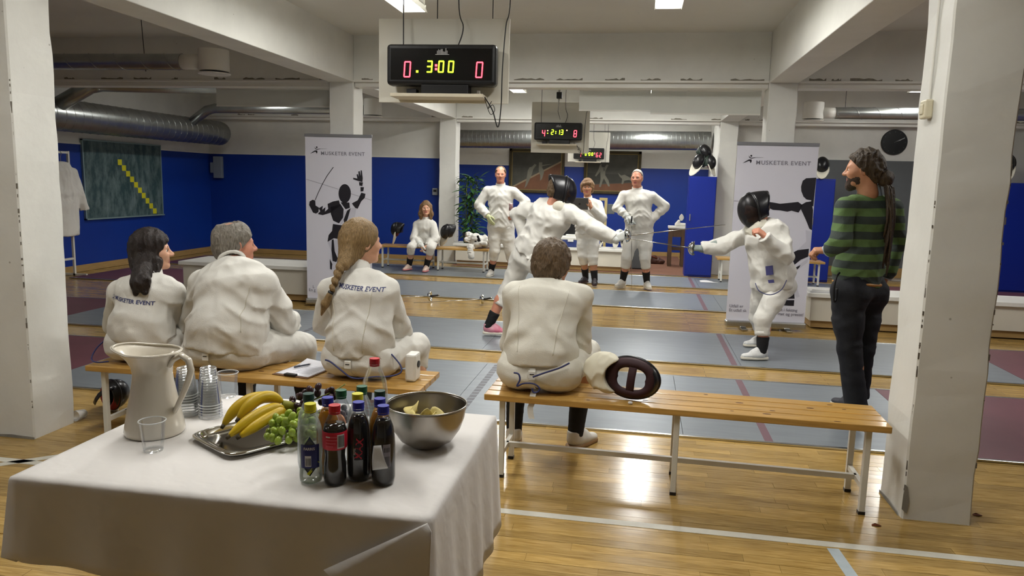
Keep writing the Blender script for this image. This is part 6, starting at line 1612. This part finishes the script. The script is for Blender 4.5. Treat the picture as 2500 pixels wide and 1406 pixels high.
scoreboard('large hanging scoreboard reading 0, 3:00 and 0 in front of a white board', (-1.125, 4.1, 2.16), .62, [('0', -.335)], [('3', -.125), ('0', -.02), ('0', .07)], [('0', .32)], True, (-.39, .365, -.195, .27), math.radians(3),
           extra=[(-.215, -.17, 'g'), (-.042, -.02, 'r'), (-.042, -.11, 'r')])
scoreboard('middle hanging scoreboard reading 4, 2:13 and 8', (-1.09, 9.7, 2.185), .62, [('4', -.33)], [('2', -.14), ('1', -.01), ('3', .06)], [('8', .33)], False, (-.36, .4, -.27, .38), math.radians(2),
           extra=[(-.215, .03, 'o'), (.185, .06, 'o'), (-.045, -.02, 'g'), (-.045, -.12, 'g'), (-.215, -.12, 'g')])
scoreboard('smallest far hanging scoreboard reading 1, 0:00 and 62', (-1.04, 14.8, 2.11), .60, [('1', -.31)], [('0', -.12), ('0', -.0), ('0', .09)], [('6', .24), ('2', .345)], False, (-.42, .40, -.16, .42), math.radians(1),
           extra=[(-.19, .05, 'o'), (.19, .05, 'o'), (-.19, -.06, 'g'), (-.022, .0, 'g'), (.19, -.06, 'r')])
t = thing('power_adapter', 'small black power adapter hanging from cables above the middle scoreboard', 'adapter', (-1.07, 9.55, 2.62)); MB().box(-.035, .035, -.03, .03, -.04, .04).build('casing', BLACK, t, bevel=.006); MB().tube([(0, 0, .04), (.03, 0, .2), (0, 0, .5)], .004, 6).build('lead', BLACK, t, smooth=True)
MB().tube([(0, 0, -.04), (-.01, 0, -.2), (.02, 0, -.3)], .003, 6).build('lead', BLACK, t, smooth=True)

# ================================================================ LEFT WALL
t = thing('chalkboard', 'green chalkboard with a stepped line of yellow squares on the left blue wall', 'chalkboard', (-8.375, 11.03, .80))
def chalk():
    m = bpy.data.materials.new('chalkboard_green'); m.use_nodes = True; nt = m.node_tree; N = nt.nodes; L = nt.links; b = N['Principled BSDF']
    tc = N.new('ShaderNodeTexCoord'); mp = N.new('ShaderNodeMapping'); mp.inputs['Scale'].default_value = (1, 3, 1.2); L.new(tc.outputs['Object'], mp.inputs[0])
    nz = N.new('ShaderNodeTexNoise'); nz.inputs['Scale'].default_value = 2.5; nz.inputs['Detail'].default_value = 9; nz.inputs['Roughness'].default_value = .7; L.new(mp.outputs[0], nz.inputs['Vector'])
    r = N.new('ShaderNodeValToRGB'); r.color_ramp.elements[0].position = .42; r.color_ramp.elements[0].color = (*srgb('#2a4547'), 1); r.color_ramp.elements[1].position = .8; r.color_ramp.elements[1].color = (*srgb('#7d8e8e'), 1)
    L.new(nz.outputs['Fac'], r.inputs[0]); L.new(r.outputs[0], b.inputs['Base Color']); b.inputs['Roughness'].default_value = .55; return m
MB().box(-.012, .012, -.91, .935, .0, 1.19).build('board', chalk(), t)
FR = mat('board_frame', '#8fa6a4', .4, .4)
for bx in ((-.015, .02, -.93, .955, 1.185, 1.205), (-.015, .04, -.93, .955, -.02, .0), (-.015, .02, -.93, -.91, -.02, 1.205), (-.015, .02, .935, .955, -.02, 1.205)): MB().box(*bx).build('frame', FR, t)
YS = mat('yellow_square', '#c9c41e', .6)
for i in range(10):
    y = -.11+(.72+.11)*i/9; z = .878-.817*i/9; MB().box(.0125, .0145, y-.048, y+.048, z-.045, z+.045).build('yellow_square', YS, t)
t = thing('coat_rack', 'white metal coat rack behind the left pillar', 'rack', (-8.15, 9.2, 0))
for y in (-.75, .36):
    MB().box(-.015, .015, y-.015, y+.015, 0, 1.8).build('post', LEGW, t); MB().box(-.2, .2, y-.015, y+.015, 0, .03).build('foot', LEGW, t)
for z in (1.78, .25): MB().box(-.012, .012, -.75, .36, z-.015, z+.015).build('rail', LEGW, t)
def hung(lb, y, sc):
    t = thing('hanging_jacket', lb, 'jacket', (-8.1, y, .0), group='white jackets on the coat rack')
    v = Vol(.014); c = V3(-8.1, y, 0)
    v.loft([(c+V3(0, 0, 1.62), .16, .05), (c+V3(0, 0, 1.5), .24, .08), (c+V3(0, 0, 1.2), .26, .1), (c+V3(0, 0, .62), .24, .11)], (0, 1, 0), (1, 0, 0), k=.03, cuts=[((0, 0, .6), (0, 0, -1))])
    for s in (-1, 1): v.cone(c+V3(0, s*.2, 1.5), c+V3(.04, s*.36, .95), .07, .06, k=.04, cuts=[(c+V3(.04, s*.36, .97), (0, s*.3, -1))])
    v.fold(.012, (14, 14, 5), y*3); sdf_obj('cloth', [v.run()], CLOTH, t, np.array(t.location)); MB().tube([(0, 0, 1.64), (0, 0, 1.72), (.02, 0, 1.76), (0, 0, 1.79)], .004, 6).build('hook', STEEL, t)
hung('white jacket hanging on the rack nearest the chalkboard', 9.36, 1); hung('white jacket hanging on the rack half hidden by the pillar', 8.72, 1)
t = thing('wall_box', 'pale grey junction box high in the corner of the blue walls', 'box', (-8.18, 13.52, 1.45)); MB().box(-.09, .09, -.07, .01, 0, .42).build('casing', mat('box_grey', '#7d8792', .5), t, bevel=.01); MB().box(-.16, -.09, -.06, .0, .1, .3).build('side_unit', mat('box_grey', '#7d8792', .5), t, bevel=.008)
t = thing('thermostat', 'small grey wall control beside the far column', 'control', (-3.79, 13.52, 1.24)); MB().box(-.05, .05, -.03, .01, 0, .13).build('casing', mat('control_grey', '#8b9095', .5), t, bevel=.006); MB().box(-.03, .03, -.034, -.03, .06, .1).build('display', BLACK, t)
# plinths: low white boxes between the middle columns
PLN = mat('plinth_white', '#cfcbbd', .5, var=.06, vscale=3)
def plinth(lb, x0, x1, y0, y1, h_, lid=.05):
    t = thing('plinth', lb, 'plinth', ((x0+x1)/2, y0, 0), group='low white plinths between columns')
    MB().box(x0+.04, x1-.02, y0+.04, y1, .09, h_-.045).build('body', PLN, t, world=True); MB().box(x0, x1, y0, y1+.03, h_-.045, h_).build('lid', WHITEP, t, bevel=.004, world=True)
    MB().box(x0+.06, x1-.03, y0+.07, y1-.02, .012, .09).build('kickboard', WOODB, t, world=True)
plinth('low white plinth left of the left banner', -5.66, -3.67, 8.36, 9.0, .44)
plinth('low white plinth behind the man with dreadlocks', 1.87, 6.3, 8.46, 9.0, .40)
plinth('low white plinth behind the far standing spectators', -3.30, -.10, 12.98, 13.45, .40)

# ================================================================ FAR RECESS
t = thing('carpet', 'brown carpet on the floor of the far recess', 'carpet', (-1, 14.6, 0)); MB().box(-2.3, 1.86, -1.72, 1.75, .0, .006).build('pile', mat('brown_carpet', '#7a5440', .9, var=.15, vscale=20, bump=.2, bscale=200), t)
MB().box(-2.3, 1.86, -1.76, -1.72, .0, .008).build('edge_strip', ALU, t)
def painting(lb, x0, x1, z0, z1, shapes):
    t = thing('painting', lb, 'painting', ((x0+x1)/2, YF-.02, (z0+z1)/2)); hw, hh = (x1-x0)/2, (z1-z0)/2
    MB().box(-hw+.05, hw-.05, -.015, .0, -hh+.05, hh-.05).build('canvas', mat('painting_ground', '#55564e', .6, var=.35, vscale=2.5, col2='#3a3b35'), t)
    FRM = mat('dark_gilt_frame', '#4a4128', .45, .3, var=.3, vscale=10)
    for bx in ((-hw, hw, hh-.06, hh), (-hw, hw, -hh, -hh+.06), (-hw, -hw+.06, -hh, hh), (hw-.06, hw, -hh, hh)): MB().box(bx[0], bx[1], -.04, 0, bx[2], bx[3]).build('frame', FRM, t, bevel=.008)
    for bx in ((-hw+.06, hw-.06, hh-.075, hh-.06), (-hw+.06, hw-.06, -hh+.06, -hh+.075), (-hw+.06, -hw+.075, -hh+.06, hh-.06), (hw-.075, hw-.06, -hh+.06, hh-.06)): MB().box(bx[0], bx[1], -.03, -.01, bx[2], bx[3]).build('gilt_slip', mat('gilt', '#8a7a4a', .4, .4), t)
    for k, (nm, col, polys) in enumerate(shapes):
        mb = MB()
        for p in polys: mb.add([(-hw+2*hw*a, -.0165-.0006*k, hh-2*hh*b) for a, b in p], [tuple(range(len(p)))])
        mb.build(nm, mat('paint_'+nm+lb[:9].replace(' ', '_'), col, .6, var=.2, vscale=6), t)
G_ = '#7f7f72'
painting('dark framed painting of two fencers on a slanting strip', -2.9, -1.67, 1.29, 2.25, [('painted_floor', '#765038', [[(.06, .9), (.95, .28), (.95, .94), (.06, .94)]]), ('painted_edge', '#9a8a70', [[(.06, .86), (.95, .25), (.95, .29), (.06, .9)]]),
   ('painted_fencers', G_, [[(.37, .42), (.42, .4), (.46, .34), (.5, .36), (.44, .46), (.42, .56), (.4, .64), (.37, .72), (.33, .84), (.29, .9), (.31, .78), (.33, .62), (.34, .5)], [(.54, .3), (.6, .3), (.6, .42), (.64, .5), (.62, .6), (.6, .68), (.57, .72), (.57, .6), (.54, .5)], [(.6, .36), (.7, .34), (.78, .34), (.7, .36), (.6, .39)]])])
painting('dark framed painting of two fencers against a grey hall', -1.242, -.015, 1.31, 2.235, [('painted_floor', '#7a4a34', [[(.06, .8), (.94, .72), (.94, .93), (.06, .93)]]), ('painted_wall', '#41423c', [[(.06, .52), (.94, .55), (.94, .7), (.06, .78)]]),
   ('painted_fencers', '#86877c', [[(.28, .32), (.31, .3), (.31, .37), (.36, .38), (.4, .31), (.43, .33), (.38, .46), (.38, .56), (.44, .68), (.47, .82), (.44, .82), (.36, .64), (.34, .7), (.31, .84), (.28, .84), (.3, .66), (.29, .48), (.22, .6), (.2, .58), (.26, .42)], [(.6, .5), (.66, .56), (.72, .54), (.78, .58), (.86, .64), (.9, .72), (.8, .66), (.72, .68), (.7, .76), (.67, .76), (.68, .64), (.63, .58)]])])
# lockers
LOCK = mat('blue_locker', '#10288a', .4, var=.06, vscale=3)
def locker(lb, x0, x1, y0, y1, h_):
    t = thing('locker', lb, 'locker', ((x0+x1)/2, y0, 0), group='blue metal lockers')
    MB().box(x0, x1, y0+.015, y1, .0, h_).build('body', LOCK, t, world=True, bevel=.004)
    d = MB().box(x0+.01, x1-.01, y0, y0+.016, .03, h_-.02).build('door', LOCK, t, world=True, bevel=.003)
    MB().box(x0+.03, x0+.045, y0-.02, y0, .95, 1.06).build('handle', ALU, d, world=True)
locker('blue locker left of the right banner with masks heaped on top', .80, 1.245, 12.85, 13.28, 1.69); locker('narrow blue locker right of the right banner', 2.78, 3.13, 12.9, 13.3, 1.7); locker('blue locker at the far right behind the near pillar', 5.33, 6.3, 12.66, 13.1, 1.7)
GM = mat('dark_green_mask_trim', '#26332c', .5, var=.2, vscale=10)
def loose_mask(lb, c, fw, up_, sc=1., trim=None, solid=True, grp='loose fencing masks', **k):
    t = thing('fencing_mask', lb, 'mask', (c[0], c[1], c[2]), group=grp); M = frame(fw, up_)
    fencing_mask(t, placer(V3(c)+V3(0, 0, .13*sc), M*sc, t.location), trim=trim, solid=solid, **k)
    t.location.z = c[2]-min(v.co.z for ch in t.children for v in ch.data.vertices)+.008
loose_mask('lower fencing mask of the heap on the left locker', (.95, 13.02, 1.69), (-.6, -.7, .3), (.3, 0, 1), .95, GM); loose_mask('upper fencing mask of the heap on the left locker', (1.04, 13.08, 1.885), (.5, -.8, .5), (-.5, .2, 1), .95, GM); loose_mask('right fencing mask of the heap on the left locker', (1.13, 13.0, 1.69), (.8, -.5, .2), (-.2, .2, 1), .85, GM)
loose_mask('dark fencing mask on the narrow locker beside the right banner', (2.93, 13.05, 1.69), (-.3, -.9, .5), (0, .4, 1), 1., GM); loose_mask('fencing mask on the locker at the far right edge', (5.62, 12.86, 1.70), (-.5, -.9, .3), (0, .2, 1), 1.1)
loose_mask('fencing mask with red lining left of the long-haired woman', (-4.1, 12.2, .402), (-1, -.1, .05), (.0, 0, 1), .88, solid=True); loose_mask('fencing mask lying on its bib beside the heap of white clothes', (-3.2, 12.15, .402), (-.8, -.75, -.05), (.4, -.3, .9), .95, solid=True)
# wall clock
t = thing('wall_clock', 'round black wall clock above the grey wall panel', 'clock', (4.15, 13.54, 2.34)); m = MB().lathe([(.0, 0), (.205, 0), (.21, .012), (.2, .03), (.0, .03)], 40, cap=False); m.xf(Matrix.Rotation(PI/2, 4, 'X')); m.build('dial', mat('clock_black', '#17191a', .4), t, smooth=True, auto=40)
for i in range(12):
    a = PI/2-i*PI/6; MB().obox((.17*math.cos(a), -.031, .17*math.sin(a)), (.012*math.cos(a), 0, .012*math.sin(a)), (0, .001, 0), (-.003*math.sin(a), 0, .003*math.cos(a))).build('hour_mark', mat('clock_mark', '#4a4e50', .5), t)
for a, l in ((math.radians(25), .16), (math.radians(22), .1)): MB().obox((l*.5*math.cos(a), -.034, l*.5*math.sin(a)), (l*.55*math.cos(a), 0, l*.55*math.sin(a)), (0, .001, 0), (-.004*math.sin(a), 0, .004*math.cos(a))).build('clock_hand', mat('clock_hand', '#c9cac8', .4), t)
# plant
t = thing('potted_plant', 'leafy bamboo plant beside the far column', 'plant', (-3.05, 13.16, .40)); MB().lathe([(.0, 0), (.09, 0), (.12, .2), (.115, .2), (.1, .02)], 20).build('pot', mat('dark_pot', '#3a3f3a', .6), t, smooth=True)
r = random.Random(12); LEAF = mat('bamboo_leaf', '#3f6b38', .5, var=.4, vscale=6, rand=.35)
lm = MB().grid(lambda u, w_: ((u-.5)*.05*math.sin(PI*min(1, w_*.95+.04)), .2*w_, -.05*w_*w_+.004*abs(u-.5)*2), 2, 6).mesh('leaf', LEAF, True)
for i in range(7): a = r.uniform(0, 6.3); MB().tube([(.04*math.cos(a), .04*math.sin(a), .1), (.1*math.cos(a), .08*math.sin(a), .7), (.12*math.cos(a)+.03, .08*math.sin(a), 1.2)], [.006, .005, .003], 6).build('cane', mat('cane', '#5d6b35', .5), t, smooth=True)
for i in range(290):
    z = r.uniform(.1, 1.2); a = r.uniform(0, 6.3); q = r.uniform(.01, .17)
    o = bpy.data.objects.new('leaf', lm); o.location = (q*math.cos(a)+.04, q*math.sin(a)*.5, z); o.rotation_euler = (r.uniform(-.5, .9), r.uniform(-.4, .4), a+r.uniform(-.8, .8)-PI/2); o.scale = (1, r.uniform(.7, 1.2), 1); link(o, t)
# clothes heap on the far bench
t = thing('clothes_heap', 'heap of white fencing clothes on the far bench beside the plant', 'clothes', (-2.75, 12.15, .401)); v = Vol(.012); r = random.Random(2)
for i in range(12):
    a = V3(-2.95+r.uniform(0, .4), 12.15+r.uniform(-.1, .1), .44+r.uniform(0, .17)); b = a+V3(r.uniform(-.2, .25), r.uniform(-.1, .1), r.uniform(-.06, .08)); v.cone(a, b, r.uniform(.03, .055), r.uniform(.02, .045), k=.03)
v.cone((-2.75, 12.02, .42), (-2.72, 11.94, .28), .05, .04, k=.03); v.fold(.02, (18, 18, 26), 2.); v.plane((0, 0, .402), (0, 0, -1)); v.ops.pop()
sdf_obj('cloth', [v.run()], CLOTH, t, np.array(t.location)); MB().obox((.08, -.1, .16), (.07, -.02, .02), (0, .01, .0), (-.02, 0, .05)).build('dark_lining', DGR, t, bevel=.02)
# on the far plinth
t = thing('cool_box', 'blue cool box with a white lid on the far plinth', 'cool box', (-1.18, 13.2, .40)); MB().box(-.17, .17, -.12, .12, 0, .13).build('tub', mat('cool_blue', '#2c3a74', .5), t, bevel=.012); MB().box(-.18, .18, -.13, .13, .13, .19).build('lid', WHITEP, t, bevel=.018); MB().box(-.1, .12, -.06, .06, .19, .22).build('handle', WHITEP, t, bevel=.012); MB().box(-.05, .05, -.135, -.125, .1, .14).build('latch', WHITEP, t)
t = thing('black_case', 'black case standing behind the cool box', 'case', (-1.2, 13.39, .40)); MB().box(-.2, .2, -.05, .05, 0, .42).build('casing', BLACK, t, bevel=.02); MB().tube([(-.06, 0, .42), (-.05, 0, .45), (.05, 0, .45), (.06, 0, .42)], .008, 8).build('handle', BLACK, t, smooth=True)
for i, (x, y) in enumerate(((-.62, 13.2), (-.38, 13.16), (-.25, 13.25))): loose_mask(('left', 'middle', 'right')[i]+' of the three masks lying on the far plinth', (x, y, .402), ((-.9, -.3, .1), (.6, -.8, .1), (-.5, -.8, .1))[i], ((0, .2, 1), (.2, .4, .9), (0, .3, .9))[i], .62)
t = thing('wooden_post', 'pale wooden upright post behind the woman with the tablet', 'post', (-.61, 13.62, .007)); MB().box(-.025, .025, -.02, .02, 0, 1.27).build('upright', mat('pale_pine', '#b9a873', .5, var=.1), t); MB().box(-.12, .025, -.022, .018, 1.22, 1.27).build('crosspiece', mat('pale_pine', '#b9a873', .5), t); MB().box(.03, .16, -.01, .01, .98, 1.16).build('grey_pad', GREYP, t, bevel=.02); MB().box(-.15, .15, -.1, .1, 0, .03).build('base', mat('pale_pine', '#b9a873', .5), t)
t = thing('side_table', 'small wooden stand with a white top beside the locker', 'table', (.72, 14.45, .006)); OAK = mat('dark_oak', '#5a4430', .5, var=.3, vscale=6)
for x, y in ((-.12, -.12), (.12, -.12), (-.12, .12), (.12, .12)): MB().box(x-.035, x+.035, y-.035, y+.035, 0, .72).build('leg', OAK, t)
MB().box(-.14, .14, -.13, .13, .56, .72).build('apron', OAK, t); MB().box(-.13, .13, -.03, .03, .3, .36).build('rail', OAK, t); MB().box(-.17, .17, -.17, .17, .72, .76).build('top', WHITEP, t, bevel=.004)
t = thing('pair_of_shoes', 'white shoe resting on the small wooden stand', 'shoe', (.76, 14.42, .768)); v = Vol(.008); v.cone((.70, 14.4, .80), (.86, 14.4, .80), .035, .03, k=.02); v.cone((.72, 14.4, .83), (.74, 14.4, .86), .03, .03, k=.02); v.plane((0, 0, .769), (0, 0, -1)); sdf_obj('upper', [v.run()], SHOEW, t, np.array(t.location)); t.name = 'white_shoe'
MB().grid(lambda u, w_: (.03+.09*(u-.5)*math.sin(PI*(.1+.85*w_)), .05, .1+.13*w_), 6, 8).build('tongue', SHOEW, t, smooth=True, solid=.006)
t = thing('sports_bag', 'brown soft bag lying on the carpet by the blue wall', 'bag', (.28, 14.7, .006)); v = Vol(.012); v.cone((.1, 14.7, .06), (.44, 14.7, .055), .1, .08, k=.05, flat=((0, 0, 1), .75)); v.cone((.2, 14.65, .1), (.33, 14.7, .12), .06, .05, k=.05); v.fold(.02, (12, 12, 14), 1.); v.plane((0, 0, .007), (0, 0, -1)); sdf_obj('body', [v.run()], mat('bag_brown', '#4a2c20', .6, var=.4, vscale=8), t, np.array(t.location)); MB().tube([(-.12, -.05, .1), (-.02, -.1, .16), (.1, -.06, .11)], .012, 8).build('strap', mat('strap_rust', '#7a3a22', .6), t, smooth=True)
t = thing('grey_panel_board', 'dark grey board leaning behind the white-haired man', 'board', (.02, 13.6, .006)); MB().box(-.13, .13, -.015, .015, 0, .74).build('panel', GREYP, t, bevel=.004); MB().box(-.14, .14, -.02, .02, -.0, .02).build('base', BLACK, t)
t = thing('paper_sheet', 'white paper sheet lying on the far piste by the bench', 'paper', (1.15, 12.15, .0135)); MB().grid(lambda u, w_: (-.14+.28*u, -.1+.2*w_, .002+.012*math.sin(u*5)*w_), 8, 6).build('sheet', WHT, t, smooth=True, solid=.001)
t = thing('paper_pile', 'few white papers on the plinth beside the striped jumper', 'paper', (2.02, 8.62, .401)); MB().box(-.12, .1, -.1, .1, 0, .02).build('sheets', WHT, t); MB().box(-.1, .12, -.08, .08, .02, .03).build('sheets', WHITEP, t)
t = thing('light_switch', 'cream light switch box on the side of the right pillar', 'switch', (1.284, 3.73, 1.86)); MB().box(-.035, .0, -.04, .035, 0, .085).build('casing', mat('aged_cream_plastic', '#cfc8ae', .4), t, bevel=.008); MB().box(-.04, -.034, -.02, .02, .02, .065).build('rocker', mat('aged_cream_plastic', '#cfc8ae', .4), t, bevel=.003); MB().cyl((-.008, 0, .085), (-.008, 0, CEIL-1.88), .006, 8).build('conduit', WHITEP, t)

# ================================================================ HELD THINGS AND SWORDS
def epee(lb, hand, tip, grp='fencing swords', guard_r=.065, bend=.0):
    hand, tip = V3(hand), V3(tip); d = unit(tip-hand); t = thing('fencing_sword', lb, 'sword', tuple(hand), group=grp); q = Vector(d).to_track_quat('Z', 'Y').to_matrix().to_4x4()
    L_ = np.linalg.norm(tip-hand)
    m = MB().lathe([(.0, .052), (.012, .052), (.035, .044), (.055, .028), (guard_r, .0), (guard_r-.003, .0), (.05, .026), (.03, .04), (.0, .047)], 28, cap=False); m.xf(q); m.build('bell_guard', mat('bright_guard', '#cfd2d2', .12, 1.), t, smooth=True)
    m = MB().tube([(0, 0, .05), (bend*.5, 0, L_*.5), (0, 0, L_)], [.006, .0042, .0025], 6); m.xf(q); m.build('blade', STEEL, t, smooth=True)
    m = MB().tube([(0, 0, .05), (.004, .004, -.02), (.0, .012, -.09)], [.011, .013, .011], 8); m.xf(q); m.build('grip', BLACK, t, smooth=True)
    m = MB().sphere((0, .012, -.095), .012, 8, 6); m.xf(q); m.build('pommel', STEEL, t, smooth=True)
    return t
JE, JF, JJ = JOINTS['E'], JOINTS['F'], JOINTS['J']
epee('sword held out by the lunging fencer', V3(JE['wr'][1])+V3(.1, .01, .035), V3(JE['wr'][1])+V3(.98, .1, .16)); epee('sword with a bright bell guard held by the recoiling fencer', V3(JF['wr'][1])+V3(-.085, 0, .0), V3(JF['wr'][1])+V3(-.95, .12, .09), guard_r=.068)
epee('sword standing upright under the hand of the white-haired man', (-.105, 10.72, .99), (-.06, 10.9, .016)); 
for (x, y, tx, ty, lb) in ((-2.54, 8.92, -3.4, 8.86, 'sword lying on the floor between the banner and the lunging fencer'), (-1.86, 8.9, -2.7, 8.7, 'sword lying on the floor just behind the lunging foot')):
    t = epee(lb, (x, y, .07), (tx, ty, .012), 'swords lying on the floor')
t = thing('tablet', 'dark grey tablet computer held by the short-haired woman', 'tablet', (-.865, 10.80, 1.235), math.radians(6)); MB().obox((0, 0, 0), (.125, 0, 0), (0, .0045, .002), (0, -.02, .085)).build('casing', mat('tablet_grey', '#5c5e62', .35, .5), t, bevel=.006); MB().obox((0, -.0055, -.005), (.012, 0, 0), (0, .0008, 0), (0, -.003, .012)).build('emblem', BLACK, t); MB().obox((0, .006, .0), (.115, 0, 0), (0, .0006, 0), (0, -.018, .075)).build('screen', GLASSB, t)
MB().obox((.0, -.006, .074), (.125, 0, 0), (0, .003, 0), (0, -.003, .012)).build('cover_flap', BLACK, t)
t = thing('drink_can', 'small red and white can at the elbow of the yellow-gloved man', 'can', (-1.97, 11.36, 1.08)); MB().lathe([(.0, 0), (.028, 0), (.033, .01), (.033, .1), (.028, .112), (.0, .112)], 20).build('can', mat('can_white', '#b9b2b0', .35, .3, col2='#8a3a3e', vscale=30), t, smooth=True)
